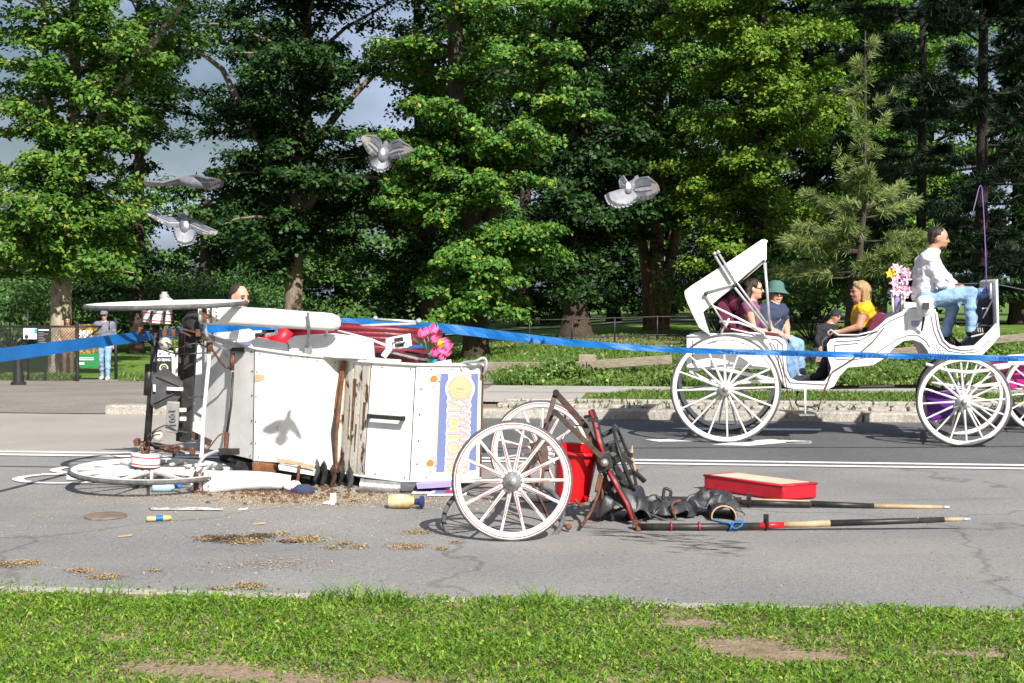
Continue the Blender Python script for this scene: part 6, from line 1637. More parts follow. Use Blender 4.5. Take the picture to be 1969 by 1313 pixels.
# far visitors on the lawn
visit = [(535, 88, 1.68, (-.5, 1), (.55, .55, .52), (.28, .38, .55), 'visitor in light jeans standing left of the bare lower trunk'), (712, 110, 1.5, (.4, -1), (.02, .02, .02), (.03, .03, .03), 'visitor in black standing alone on the far lawn'),
         (744, 104, 1.75, (1, -.4), (.34, .33, .32), (.12, .12, .16), 'visitor in pale grey hoodie at the left of the far group'), (757, 105, 1.65, (1, 0), (.32, .18, .24), (.02, .02, .03), 'visitor in pinkish top second from left in the far group'),
         (767, 106, 1.65, (-1, 0), (.40, .36, .36), (.03, .03, .05), 'visitor in white top third in the far group'), (777, 104, 1.72, (-1, -.2), (.02, .018, .02), (.02, .02, .02), 'visitor in black at the right of the far group'),
         (600, 90, 1.62, (.6, .6), (.28, .29, .30), (.05, .05, .06), 'visitor in grey top right of the bare lower trunk'), (627, 92, 1.55, (-.6, -.5), (.40, .32, .42), (.04, .04, .06), 'visitor with red scarf facing the one in grey')]
for px, d, hg, fc_, ct, cl_, lb in visit:
    p = T(px, d); Jk, k = standing(p.x, p.y, p.z, hg, fc_, .04)
    v_, I = person(lb, Jk, mats_(m_skin, cloth('visitor_top', ct), cloth('visitor_trousers', cl_), m_shoe, None, None, None), (m_hairdk, 'short'), voxel=.035, far=True, sc=k)
    if 'scarf' in lb: MB().torus(.08, .04, Matrix.Translation(Jk['neck']), 14, 6).build('scarf', m_redvinyl, v_, smooth=True)
# ---------------------------------------------------------------- fences, signs, rail
m_fence = M('black_fence_paint', (.010, .010, .014), (.03, .028, .03), 10, .5)
CF = thing('chain_link_fence', 'black chain-link fence on the left with signs hung on it', 'fence', T(148, 33.5))
def fp(px, d, z): p = T(px, d); return Vector((p.x, p.y, p.z + z))
fx = [(-330, 35.2), (-150, 34.7), (-10, 34.3), (86, 33.9), (148, 33.5)]
for px, d in fx: MB().tube([fp(px, d, -.1), fp(px, d, 1.48)], .045 if px == 148 else .03, 10).ell(fp(px, d, 1.5), (.055, .055, .05) if px == 148 else (.035, .035, .03), seg=8).build('post', m_fence, CF, smooth='auto')
MB().tube([fp(53, 34.1, 0), fp(53, 34.1, 1.85)], .03, 8).build('post', m_fence, CF, smooth=True)
MB().tube([fp(px, d, 1.42) for px, d in fx], .026, 8).build('top_rail', m_fence, CF, smooth=True)
a, b = fp(148, 33.5, 0), fp(222, 34.6, 0)
MB().tube([b + Vector((0, 0, -.1)), b + Vector((0, 0, 1.6))], .04, 10).build('post', m_fence, CF, smooth=True)
MB().tube([a + Vector((0, 0, 1.42)), b + Vector((0, 0, 1.42))], .026, 8).build('top_rail', m_fence, CF, smooth=True)
mb = MB()
A0, A1 = fp(-330, 35.2, .06), fp(148, 33.5, .06); Lf = (A1 - A0).length; Hf = 1.34; pt = .085
ud = (A1 - A0) / Lf
for sgn in (1, -1):
    s_ = -Hf
    while s_ < Lf:
        p0s, p1s = s_, s_ + Hf
        z0, z1 = (0, Hf) if sgn > 0 else (Hf, 0)
        c0, c1 = max(p0s, 0), min(p1s, Lf)
        if c1 > c0:
            f0, f1 = (c0 - p0s) / Hf, (c1 - p0s) / Hf
            mb.tube([A0 + ud * c0 + Vector((0, 0, z0 + (z1 - z0) * f0)), A0 + ud * c1 + Vector((0, 0, z0 + (z1 - z0) * f1))], .0055, 3)
        s_ += pt
tag(mb.build('chain_mesh', m_fence, CF), kind='stuff')
m_signgreen = M('green_print', (.02, .20, .06), rough=.5); m_signw = M('white_sign', (.75, .76, .78), rough=.5); m_poster = M('autumn_leaf_print', (.05, .06, .02), (.55, .26, .04), 9, .6, contrast=(.45, .62), c3=(.5, .42, .05), s3=14, t3=.6)
def board(name, label, px0, py0, px1, py1, d, mat):
    o = MB().prism([W(px0, py0, d), W(px1, py0, d), W(px1, py1, d), W(px0, py1, d)], (0, .03, 0)).build(name, mat, None, loc=W((px0 + px1) / 2, py1, d)); return tag(o, label, 'sign')
sg = board('rules_sign', 'black notice board with white lines of text on the chain-link fence', 71, 631, 97, 663, 33.6, m_black)
MB().beam(W(74, 634.5, 33.58), W(94, 634.5, 33.58), .006, .03).build('print_line', m_signw, sg)
for i in range(7): MB().beam(W(74, 639 + i * 3.2, 33.58), W(74 + random.uniform(8, 20), 639 + i * 3.2, 33.58), .006, .014).build('print_line', m_plate, sg)
sg = board('park_notice', 'white park notice with teal corner on the chain-link fence', 45, 631, 71, 652, 33.65, m_signw)
MB().prism([W(66, 631.5, 33.63), W(70.5, 631.5, 33.63), W(70.5, 640, 33.63), W(66, 640, 33.63)], (0, .005, 0)).build('colour_field', M('teal_print', (.02, .35, .42), rough=.5), sg)
MB().lathe([(.045, 0), (.045, .004)], frame(W(51, 647, 33.63), (0, -1, 0)), 20).build('round_logo', m_black, sg)
sg = board('poster_banner', 'poster banner reading please do not leave with autumn leaves and green base', 150, 623, 190, 706, 34.2, m_poster)
MB().prism([W(150, 681, 34.18), W(190, 679, 34.18), W(190, 706, 34.18), W(150, 706, 34.18)], (0, .006, 0)).build('green_base', m_signgreen, sg)
text('PLEASE DO', .125, frame(W(161.5, 639, 34.17), (0, -1, 0), (1, 0, 0)), m_signw, sg, 'lettering', .002, .004, .62)
text('NOT LEAVE', .125, frame(W(161.5, 646, 34.17), (0, -1, 0), (1, 0, 0)), m_signw, sg, 'lettering', .002, .004, .62)
for i, y in enumerate((688, 691.5, 699)): MB().beam(W(151, y, 34.165), W(180 if i < 2 else 162, y, 34.165), .006, .022 if i < 2 else .06).build('print_line', m_signw, sg)
nr = thing('folding_sign', 'white A-frame sign reading no riding beside the rear axle', 'sign', T(315, 29.5, .06))
for k, dy in ((0, 0), (1, .45)):
    MB().prism([W(296, 677, 29.5) + Vector((0, dy * .2, 0)), W(301, 673, 29.5) + Vector((0, dy * .2, 0)), W(328, 675, 29.5) + Vector((0, dy * .2, 0)), W(333, 679, 29.5) + Vector((0, dy * .2, 0)), W(336, 742, 29.5) + Vector((0, dy, 0)), W(293, 742, 29.5) + Vector((0, dy, 0))], (0, .03, 0)).build('panel', m_signw, nr, bevel=.008)
MB().prism([W(x, y, 29.48) for x, y in ((300, 686), (330, 686), (331, 730), (299, 730))], (0, .004, 0)).build('black_face', m_black, nr)
text('NO RIDING', .085, frame(W(314.5, 692, 29.47), (0, -1, 0), (1, 0, 0)), m_signw, nr, 'lettering', .002, .002, .68)
MB().torus(.085, .012, frame(W(315, 708, 29.47), (0, -1, 0)), 24, 5, rz=.003).build('ring_symbol', m_signw, nr)
MB().tube([W(309, 712, 29.465), W(314, 704, 29.465), W(321, 708, 29.465)], .010, 5).ell(W(317, 700.5, 29.465), (.02, .004, .02), seg=8).build('rider_symbol', M('lime_print', (.35, .55, .08), rough=.5), nr)
for x in (305, 322): MB().prism([W(x, 679, 29.49), W(x + 5, 679, 29.49), W(x + 5, 681.5, 29.49), W(x, 681.5, 29.49)], (0, .004, 0)).build('grip_slot', m_black, nr)
bo = thing('bollard', 'black flared iron bollard at the left edge of the driveway', 'bollard', T(34, 30.5, .06))
bb = T(34, 30.5, .06)
MB().lathe([(.17, 0), (.17, .05), (.12, .09), (.10, .3), (.075, .55), (.075, .62)], Matrix.Translation(bb), 20).build('base', m_fence, bo, smooth='auto')
MB().lathe([(.10, .62), (.10, .66), (.08, .72), (.03, .78), (.001, .79)], Matrix.Translation(bb), 20).build('cap', m_fence, bo, smooth='auto')
IF = thing('iron_fence', 'low black iron rail fence under the trees across the lawn', 'fence', T(1000, 45))
ip = [(x, 44.5 + .6 * math.sin(i)) for i, x in enumerate(range(690, 1500, 82))]
for px, d in ip: MB().tube([fp(px, d, 0), fp(px, d, .86)], .028, 8).build('post', m_fence, IF, smooth=True)
for z in (.82, .22): MB().tube([fp(px, d, z) for px, d in ip], .02, 6).build('rail', m_fence, IF, smooth=True)
WR = thing('wooden_rail', 'weathered low timber guard rail with thick post on the weed bank', 'fence', RF(.6, 5.6, .1))
rd_ = 23.0
q = W(1128, 715, rd_)
MB().box(Vector((q.x, q.y, .30)), (.30, .26, .56)).build('post', m_wood, WR, bevel=.02)
def rail(x0, y0, x1, y1, d0, d1, h=.15):
    MB().beam(W(x0, y0, d0), W(x1, y1, d1), .09, h).build('rail', m_wood, WR, bevel=.012)
rail(800, 706, 1127, 703, 23.6, rd_ - .18); rail(1128.5, 702, 1292, 691, rd_ - .18, 22.6)
for x in (1122, 1133): MB().ell(W(x, 702, rd_ - .24), (.02, .01, .02), seg=8).build('bolt', m_black, WR, smooth=True)
rail(1560, 690, 1780, 672, 23.2, 22.8, .13); rail(1800, 664, 2060, 640, 22.8, 22.4, .13)
for px in (1660, 1960):
    q = W(px, 700, 23.1); MB().box(Vector((q.x, q.y, .3)), (.24, .22, .55)).build('post', m_wood, WR, bevel=.02)
# ---------------------------------------------------------------- barrier tape
tp_ = [(-330, 690, 726, 8.0), (-150, 684, 714, 8.6), (0, 669, 696, 9.3), (150, 651, 674, 10.3), (285, 636, 655, 11.4), (395, 624, 641, 12.3), (520, 617, 634, 12.35), (655, 611, 628, 12.4), (850, 622, 640, 12.45), (980, 638, 655, 12.5), (1120, 654, 667, 12.5), (1300, 667, 678, 12.6), (1500, 673, 684, 12.7), (1700, 678, 689, 12.75), (1969, 684, 695, 12.8), (2300, 688, 699, 13)]
def cat(p0, p1, p2, p3, f): return .5 * ((2 * p1) + (p2 - p0) * f + (2 * p0 - 5 * p1 + 4 * p2 - p3) * f * f + (3 * p1 - p0 - 3 * p2 + p3) * f ** 3)
top, bot = [], []
TT = [np.array(p, float) for p in tp_]
for i in range(len(TT) - 1):
    for j in range(10):
        q = cat(TT[max(i - 1, 0)], TT[i], TT[i + 1], TT[min(i + 2, len(TT) - 1)], j / 10)
        w = .006 * math.sin(len(top) * .55) + .004 * math.sin(len(top) * 1.7)
        top.append(W(q[0], q[1], q[3] + w)); bot.append(W(q[0], q[2], q[3] - w))
mid = [t.lerp(b_, .5) + Vector((0, .002 * math.sin(i * 2.3) + .002 * math.sin(i * .9), 0)) for i, (t, b_) in enumerate(zip(top, bot))]
tpo = MB().sheet([top, mid, bot]).build('barrier_tape', m_tape, None, smooth=False, solid=.0008, loc=(0, 12.4, 0)); tag(tpo, 'long blue police barrier tape stretched across the road behind the overturned carriage', 'tape')
for s_, x in (('POLICE LINE', 1925), ('DO NOT CROSS', 1800), ('POLICE LINE', 1675), ('DO NOT CROSS', 1545), ('POLICE LINE', 1420)):
    f = [i for i in range(len(TT) - 1) if TT[i][0] <= x <= TT[i + 1][0]][0]
    q = TT[f] + (TT[f + 1] - TT[f]) * ((x - TT[f][0]) / (TT[f + 1][0] - TT[f][0])); q2 = TT[f + 1]
    p = W(q[0], (q[1] + q[2]) / 2 + .5, q[3] - .014); dx = (W(q2[0], (q2[1] + q2[2]) / 2, q2[3]) - W(*((TT[f][0], (TT[f][1] + TT[f][2]) / 2, TT[f][3])))).normalized()
    text(s_, .046, frame(p, (0, -1, 0), -dx), m_tapetext, tpo, 'lettering', .0004, .001, 1.25)
# ---------------------------------------------------------------- things on top of the overturned body
lb = thing('lantern', 'white box lantern with square glass lying on top of the overturned carriage', 'lantern', W(768, 690, 11.0))
lm = frame(W(766, 657, 11.0), (-.12, -.05, 1), (.95, -.30, .1))
MB().prism([lm @ Vector(p) for p in ((-.10, -.05, -.045), (.09, -.05, -.055), (.09, -.05, .055), (-.09, -.05, .04))], lm.to_3x3() @ Vector((0, .12, 0))).build('body', m_white, lb, bevel=.008)
MB().prism([lm @ Vector(p) for p in ((-.01, -.055, -.035), (.065, -.055, -.038), (.065, -.055, .04), (-.01, -.055, .035))], lm.to_3x3() @ Vector((0, .006, 0))).build('glass', m_glass, lb)
MB().torus(.055, .008, lm @ Matrix.Translation((.028, -.058, 0)), 4, 4).build('glass_frame', m_steel, lb)
MB().tube([W(737, 686, 10.95), W(755, 662, 10.98)], .026, 12).build('neck', m_white, lb, smooth='auto')
vs_ = thing('tulip_bouquet', 'artificial pink and yellow tulips in a teal vase on top of the overturned carriage', 'flowers', W(838, 702, 11.0))
MB().tube([W(838, 704, 11), W(840, 690, 11)], [.05, .045], 12).build('vase', M('teal_glass', (.02, .28, .34), rough=.2), vs_, smooth='auto')
m_pink = M('magenta_petal', (.75, .05, .30), (.85, .30, .50), 22, .45); m_green = M('tulip_stem', (.16, .36, .14), (.08, .24, .12), 10, .5)
def tulip(x, y, bx, by, r, mat):
    c = W(x, y, 10.95); b_ = W(bx, by, 11.0); ax_ = (c - b_).normalized()
    MB().tube([b_, b_.lerp(c, .5) + Vector((0, 0, .01)), c], .006, 6).build('stem', m_green, vs_, smooth=True)
    m = frame(c, ax_); mb = MB()
    for i in range(6):
        a = i * math.pi / 3; dd = Vector((math.cos(a), math.sin(a), 0)); ss = Vector((-math.sin(a), math.cos(a), 0)); q = 1 if i % 2 else .88
        mb.add([m @ p for p in (Vector((0, 0, -r * .5)), dd * r * .55 * q + ss * r * .42, dd * r * .62 * q + ss * r * .4 + Vector((0, 0, r * .7)), dd * r * .42 * q + Vector((0, 0, r * 1.35)), dd * r * .62 * q - ss * r * .4 + Vector((0, 0, r * .7)), dd * r * .55 * q - ss * r * .42, dd * r * .7 * q + Vector((0, 0, r * .35)))], [(0, 1, 6), (1, 2, 6), (2, 3, 6), (3, 4, 6), (4, 5, 6), (5, 0, 6)])
    mb.build('bloom', mat, vs_)
for a in ((813, 646, 822, 676, .05, m_pink), (822, 642, 826, 676, .045, m_pink), (832, 639, 824, 676, .058, m_pink), (834, 656, 822, 672, .055, m_pink), (843, 662, 824, 668, .055, m_yel), (851, 660, 830, 672, .05, m_pink), (855, 668, 834, 680, .058, m_pink), (846, 678, 834, 694, .055, m_pink), (835, 682, 834, 698, .052, m_pink), (856, 680, 838, 690, .045, m_pink), (848, 690, 838, 699, .045, m_pink)): tulip(*a)
for (a, b_) in (((795, 650), (818, 672)), ((815, 668), (835, 672)), ((820, 676), (832, 690)), ((818, 690), (832, 700))):
    MB().tube([W(*a, 11.02), W((a[0] + b_[0]) / 2 + 2, (a[1] + b_[1]) / 2 - 2, 11.0), W(*b_, 11.02)], [.006, .022, .006], 6, flat=.25).build('leaf', m_green, vs_, smooth=True)
rs = [((712, 690), (770, 694), .016, m_stickerw, 'white folded paper at the left of the heap on the overturned carriage'), ((748, 676), (805, 690), .014, m_plate, 'grey folded umbrella in the heap on the overturned carriage'), ((775, 668), (815, 666), .020, m_tape, 'blue cone-shaped wrapper under the tulip heads'), ((765, 680), (800, 686), .012, m_flap, 'dark folding fan sticks beside the lantern'), ((780, 676), (828, 684), .012, m_black, 'black umbrella under the tulips'), ((770, 696), (803, 694), .03, m_darkred, 'maroon book wedged under the tulips'), ((730, 696), (765, 699), .012, m_flap, 'dark cloth strip under the white paper'), ((785, 688), (828, 692), .014, m_stickerw, 'white stick beside the teal vase')]
for i, (a, b_, r_, mt, lbl) in enumerate(rs):
    mb = MB().beam(W(*a, 10.98 + .03 * i), W(*b_, 10.94 + .03 * i), r_ * 4, r_ * 1.2)
    o = mb.build(('paper', 'umbrella', 'wrapper', 'fan', 'umbrella', 'book', 'cloth', 'stick')[i], mt, None, bevel=.004, loc=W(*a, 11)); tag(o, lbl, ('paper', 'umbrella', 'wrapper', 'fan', 'umbrella', 'book', 'cloth', 'stick')[i])
# ---------------------------------------------------------------- debris on the road
def lying(name, label, px, py, ang, prof, mats, cat, cap=None, rmax=.05):
    c = G(px, py); c.z = rmax
    m = frame(c, (math.cos(ang), math.sin(ang), 0))
    root = thing(name, label, cat, (c.x, c.y, 0))
    MB().lathe(prof, m, 18).build('body', mats[0], root, smooth='auto')
    if cap: MB().lathe(cap, m, 16).build('cap', mats[1], root, smooth='auto')
    return root
m_bbl = M('pale_blue_plastic', (.30, .50, .72), (.4, .6, .78), 9, .3); m_bcap = M('blue_cap', (.02, .15, .45), rough=.4)
lying('plastic_bottle', 'pale blue plastic bottle lying beside the lower wheel', 316, 946, .1, [(.02, -.09), (.038, -.085), (.04, 0), (.036, .05), (.015, .085)], (m_bbl, m_bcap), 'bottle', [(.016, .085), (.018, .13), (.012, .135)], .042)
jr = lying('jar', 'stained yellowish plastic jar with dark blue cap in front of the body', 772, 978, -.15, [(.03, -.09), (.05, -.088), (.052, 0), (.05, .05), (.03, .085), (.022, .10)], (M('stained_cream_plastic', (.62, .54, .36), (.45, .30, .08), 12, .4), M('dark_blue_cap', (.02, .03, .12), rough=.4)), 'jar', [(.024, .10), (.026, .14), (.045, .142), (.045, .165), (.02, .17)], .055)
lying('small_bottle', 'small bottle with yellow liquid and blue label lying on the near lane', 305, 1002, .35, [(.010, -.085), (.018, -.08), (.02, .06), (.012, .085)], (M('yellow_liquid_plastic', (.42, .33, .05), (.55, .48, .22), 10, .3), m_tape), 'bottle', [(.021, -.02), (.021, .03)], .02)
c = G(203, 994); o = MB().lathe([(.001, .022), (.10, .024), (.142, .016), (.148, .004), (.14, 0)], Matrix.Translation(c), 32).build('round_mat', M('brown_rubber_disc', (.20, .15, .11), (.13, .10, .075), 12, .8, .003, 40), None, smooth='auto', loc=c); tag(o, 'round flat brown disc lying on the near lane at left', 'disc')
def scrap(label, pts, mat, name='paper', cat='paper'):
    o = MB().prism(pts, (0, .004, .002)).build(name, mat, None, loc=G(640, 970)); return tag(o, label, cat)
c = G(636, 970)
scrap('small folded white paper standing on the road below the door panel', [c + Vector(p) for p in ((-.01, 0, .0), (.04, 0, 0), (.038, .01, .085), (-.004, .01, .08))], m_stickerw)
scrap('small white paper lying flat beside the folded one', [c + Vector(p) for p in ((-.06, -.01, .006), (-.0, -.01, .008), (-.005, .05, .02), (-.035, .05, .02))], m_stickerw)
for px, py, w, lbl in ((466, 982, .06, 'white paper shred on the near lane below the crushed mudguard'), (497, 1010, .08, 'pale curled strip on the near lane under the body'), (238, 1034, .08, 'pale wood splinter on the near lane at left'), (268, 1148, .07, 'brown twig by the near verge')):
    c = G(px, py); scrap(lbl, [c + Vector(p) for p in ((-w / 2, 0, .004), (w / 2, .03, .006), (w / 2, .06, .012), (-w / 2, .02, .008))], m_stickerw if py < 1000 else m_rawwood, 'shred', 'scrap')
c = G(560, 946); mb = MB()
for i in range(6): mb.ell(c + Vector((random.uniform(-.05, .05), random.uniform(-.03, .03), .045 + random.uniform(-.01, .02))), (.05, .04, .04), seg=8)
o = mb.build('snack_bag', M('red_white_wrapper', (.75, .74, .74), (.55, .03, .03), 11, .25, .01, 12, contrast=(.5, .56)), None, smooth=True, loc=c); md = o.modifiers.new('r', 'REMESH'); md.mode = 'VOXEL'; md.voxel_size = .012; tag(o, 'crumpled red and white snack bag beside the crushed mudguard', 'bag')
cp_ = thing('fallen_cap', 'dark navy cap lying on the road beside the snack bag', 'cap', G(583, 950))
c = G(583, 949); MB().lathe([(.001, .075), (.05, .07), (.085, .04), (.095, .0)], Matrix.Translation(c), 18).build('crown', m_tshirt, cp_, smooth=True); MB().prism([c + Vector(p) for p in ((-.09, -.05, .004), (-.16, -.06, .006), (-.17, .0, .006), (-.09, .05, .004))], (0, 0, .008)).build('peak', m_tshirt, cp_)
for (x, y, lbl, mt) in ((832, 948, 'magazine with a red-dressed figure lying flat under the front panel', m_lilac), (862, 952, 'white printed leaflet lying under the front panel', m_stickerw)):
    c = G(x, y); o = MB().prism([c + Vector(p) for p in ((-.16, -.08, .008), (.14, -.06, .008), (.16, .12, .02), (-.12, .10, .02))], (0, 0, .008)).build('magazine', m_stickerw, None, loc=c); tag(o, lbl, 'magazine')
    MB().prism([c + Vector(p) for p in ((-.12, -.06, .0175), (.08, -.04, .0175), (.10, .09, .030), (-.09, .08, .030))], (0, 0, .002)).build('print', mt if mt is not m_stickerw else m_navy, o)
    MB().prism([c + Vector(p) for p in ((-.03, -.03, .022), (.05, -.02, .022), (.06, .04, .029), (-.02, .03, .029))], (0, 0, .002)).build('print', m_redvinyl, o)
# spilled oats, manure and straw: uncountable
def scatter(name, label, pts, size, cols, flat=.35):
    P = np.array([(p.x, p.y, p.z) for p in pts]); n = len(P)
    Nn = unit(np.array([0, 0, 1.0]) + rng.normal(0, flat, (n, 3)))
    Q = leaf_quads(P, Nn, size * rng.uniform(.5, 1.5, n), .55)
    mt = leafmat(name + '_mat', cols, .02, .9, .2)
    o = bpy.data.objects.new(name, quads_mesh(name, Q, mt)); col.objects.link(o); return tag(o, label, 'spill', kind='stuff')
pts = []
for i in range(26000):
    x = random.gauss(600, 190); y = 958 + random.gauss(0, 8) + .016 * (x - 600) * random.random()
    if random.random() < .12: x = random.uniform(0, 900); y = random.uniform(935, 1040)
    if x > 420 or random.random() < .6:
        if y > 930: pts.append(G(x, y, .003 + random.random() * .008))
scatter('spilled_oats', 'pale oat feed spilled along the road below the overturned body', pts, .0085, [(0, (.30, .22, .13)), (.5, (.46, .36, .24)), (1, (.60, .50, .36))])
pts = []
for (cx, cy, sx, sy, n) in ((0, 1084, 60, 4, 1300), (55, 1080, 20, 3, 400), (155, 1096, 22, 3, 450), (203, 1108, 30, 3.5, 700), (480, 1125, 26, 4, 700), (420, 1130, 14, 3, 200), (590, 1036, 28, 5, 1200), (690, 1050, 14, 3, 350), (640, 1052, 18, 3, 250), (800, 1022, 26, 3.5, 500), (785, 1050, 30, 4.5, 900), (850, 1054, 12, 3, 200), (540, 1026, 16, 3, 300), (480, 1040, 30, 5, 700), (390, 1036, 12, 3, 150), (500, 1085, 120, 10, 500), (300, 1096, 12, 2, 120), (660, 1044, 14, 2.5, 250), (875, 1042, 10, 2, 120)):
    for i in range(n): pts.append(G(cx + random.gauss(0, sx * .6), cy + random.gauss(0, sy * .7), .004 + random.random() * .006))
for i in range(1400): pts.append(G(random.uniform(-50, 1969), random.uniform(960, 1190), .004))
scatter('straw_litter', 'tan straw and dried manure scattered in patches over the near lane', pts, .012, [(0, (.17, .115, .06)), (.5, (.33, .24, .13)), (1, (.46, .36, .22))], .3)
mb = MB()
for i in range(210):
    x = random.gauss(560, 70); y = 948 + random.gauss(0, 9)
    c = G(x, max(y, 934), .008); r_ = random.uniform(.006, .018); mb.ell(c, (r_ * 1.3, r_, r_ * .8), seg=6)
tag(mb.build('manure_clods', M('brown_manure', (.15, .07, .025), (.08, .035, .015), 20, .95, .004, 60), smooth=False), 'brown manure clods strewn below the floor panel', 'manure', kind='stuff')
pts = []
mb = MB()
for i in range(110):
    f = random.random() ** .8; x = 1085 + 330 * f + random.gauss(0, 12); y = 1012 + 44 * f + random.gauss(0, 5 + 6 * f); L_ = random.uniform(.1, .34) * (1 - .4 * f)
    a = G(x, y, .004); d_ = Vector((1, -.28 + random.uniform(-.3, .3), 0)).normalized()
    s_ = Vector((d_.y, -d_.x, 0)) * random.uniform(.002, .008)
    mb.add([a, a + d_ * L_ * .5 + s_, a + d_ * L_, a + d_ * L_ * .5 - s_], [(0, 1, 2, 3)])
tag(mb.build('scrape_marks', M('dark_road_scrape', (.05, .045, .04), rough=.9)), 'dark scrape and dirt streaks on the asphalt under the broken shafts', 'marks', kind='stuff')
pts = []
for (cx, cy, sx, sy, n) in ((440, 1036, 45, 6, 1500), (500, 1030, 20, 4, 400), (560, 1040, 20, 3, 300)):
    for i in range(n): pts.append(G(cx + random.gauss(0, sx * .6), cy + random.gauss(0, sy * .6), .004))
scatter('dark_manure_smear', 'dark trampled manure smear on the near lane', pts, .018, [(0, (.07, .05, .035)), (1, (.16, .11, .07))], .2)
# ---------------------------------------------------------------- pigeons
m_pg = M('pigeon_grey', (.17, .175, .205), (.10, .105, .13), 20, .7); m_pl = M('pigeon_pale_grey', (.36, .37, .41), (.26, .27, .31), 20, .7); m_pd = M('pigeon_dark_bar', (.06, .06, .075), (.10, .10, .12), 30, .7); m_pw = M('pigeon_white_rump', (.55, .55, .58), rough=.7); m_beak = M('pigeon_beak', (.10, .07, .06), rough=.5); m_feet = M('pigeon_feet', (.45, .10, .06), rough=.6); m_pbr = M('pigeon_warm_grey', (.34, .30, .28), (.22, .20, .19), 20, .7)
PM = [m_pg, m_pl, m_pd, m_pw, m_beak, m_feet, m_pbr]
def pline(pl, t):
    k = (len(pl) - 1) * t; i = min(int(k), len(pl) - 2); return Vector(pl[i]).lerp(Vector(pl[i + 1]), k - i)
def pigeon(label, d, body, head, tail, wings, rump=None):
    """pixel outlines + depth offsets: body chain (px,py,dd,r), tail (base, [tips]), wings (leading, trailing)"""
    X = lambda p: W(p[0], p[1], d + (p[2] if len(p) > 2 else 0))
    mbb = MB()
    pr = []
    for a, b_ in zip(body, body[1:]): pr.append(('c', X(a), X(b_), a[3], b_[3], 'b'))
    if head: hp = X(head); pr += [('e', hp, (head[3],) * 3, None, 'b'), ('c', X(body[0]), hp, body[0][3] * .7, head[3] * .8, 'b')]
    me = remeshed(prim_mesh(pr), .008, 2)
    f = MB()
    def feather(a, b_, w, m0, m1, nrm, cut=.78):
        dv = (b_ - a); sv = dv.cross(nrm).normalized() * w * .5; th = nrm.normalized() * .0015
        c1, c2 = a + dv * .35, a + dv * cut
        for s_ in (1, -1):
            f.add([a - sv * .35 + th * s_, a + sv * .35 + th * s_, c1 + sv + th * s_, c2 + sv + th * s_, c2 - sv + th * s_, c1 - sv + th * s_], [(0, 1, 2, 3, 4, 5)], m0)
            f.add([c2 - sv + th * s_, c2 + sv + th * s_, b_ + sv * .55 + th * s_, b_ + dv * .03 + th * s_, b_ - sv * .55 + th * s_], [(0, 1, 2, 3, 4)], m1)
    if tail:
        b0 = X(tail[0]); tips = [X(t) for t in tail[1]]; n = 12
        pl = [tuple(t) for t in tips]
        nm = (tips[0] - b0).cross(tips[-1] - b0)
        nm = nm.normalized() if nm.length > 1e-6 else Vector((0, -1, 0))
        for i in range(n):
            t = i / (n - 1); e = pline(pl, t); feather(b0 + nm * .0012 * (i % 2), e + nm * .0025 * (i % 2), (tips[0] - tips[-1]).length / n * 1.7 + .006, 1, 2, nm, .80)
            feather(e.lerp(b0, .06) + nm * .004, e + nm * .004, (tips[0] - tips[-1]).length / n * 1.2, 1, 1, nm, .5)
    for (ld_, tr) in wings:
        L_ = [tuple(X(p)) for p in ld_]; T_ = [tuple(X(p)) for p in tr]; n = 17
        nm = (Vector(L_[-1]) - Vector(L_[0])).cross(Vector(T_[0]) - Vector(L_[0])); nm = nm.normalized()
        if nm.y > 0: nm = -nm
        sp = sum((Vector(a) - Vector(b_)).length for a, b_ in zip(T_, T_[1:]))
        for i in range(n):
            t = i / (n - 1); a, b_ = pline(L_, t), pline(T_, t); feather(a, b_ + nm * .002 * (i % 2), sp / n * 1.9 + .008, 0 if t < .5 else 6, 2 if i % 3 else 0, nm, .82)
        for j, (f0, f1, mi) in enumerate(((0, .36, 0), (.30, .42, 2), (.40, .58, 1), (.56, .64, 2))):   # coverts with dark bars
            for i in range(10):
                t = i / 9 * .72; a, b_ = pline(L_, t), pline(T_, t); p0, p1 = a.lerp(b_, f0), a.lerp(b_, f1); feather(p0 + nm * (.006 - .001 * j), p1 + nm * (.006 - .001 * j), sp / 10 * 1.0 + .004, mi, mi, nm, .6)
        f.tube([Vector(p) for p in L_], [.016] + [.011] * (len(L_) - 2) + [.004], 6, 0)
    if rump: f.ell(X(rump) + Vector((0, .012, 0)), (rump[3] * .72, rump[3] * .62, rump[3] * 1.2), None, 10, 3)
    if head:
        hp = X(head); dv = (hp - X(body[0])).normalized(); f.tube([hp + dv * head[3] * .8, hp + dv * (head[3] + .018)], [.007, .002], 6, 4)
    e = body[-2] if len(body) > 2 else body[-1]
    f.tube([X(e) + Vector((.01, 0, -e[3])), X(e) + Vector((.015, .01, -e[3] - .025))], .005, 5, 5)
    o2 = f.build('tmp', PM, None, local=True)
    bm = bmesh.new(); bm.from_mesh(me); n0 = len(bm.faces); bm.from_mesh(o2.data); bm.to_mesh(me); bm.free(); bpy.data.objects.remove(o2)
    mi_ = [p.material_index for p in me.polygons]
    me.materials.clear()
    for m_ in PM: me.materials.append(m_)
    me.polygons.foreach_set('material_index', mi_); me.update()
    c = X(body[0]); me.transform(Matrix.Translation(-c)); me.name = 'pigeon'
    o = bpy.data.objects.new('pigeon', me); col.objects.link(o); o.location = c; return tag(o, label, 'pigeon')
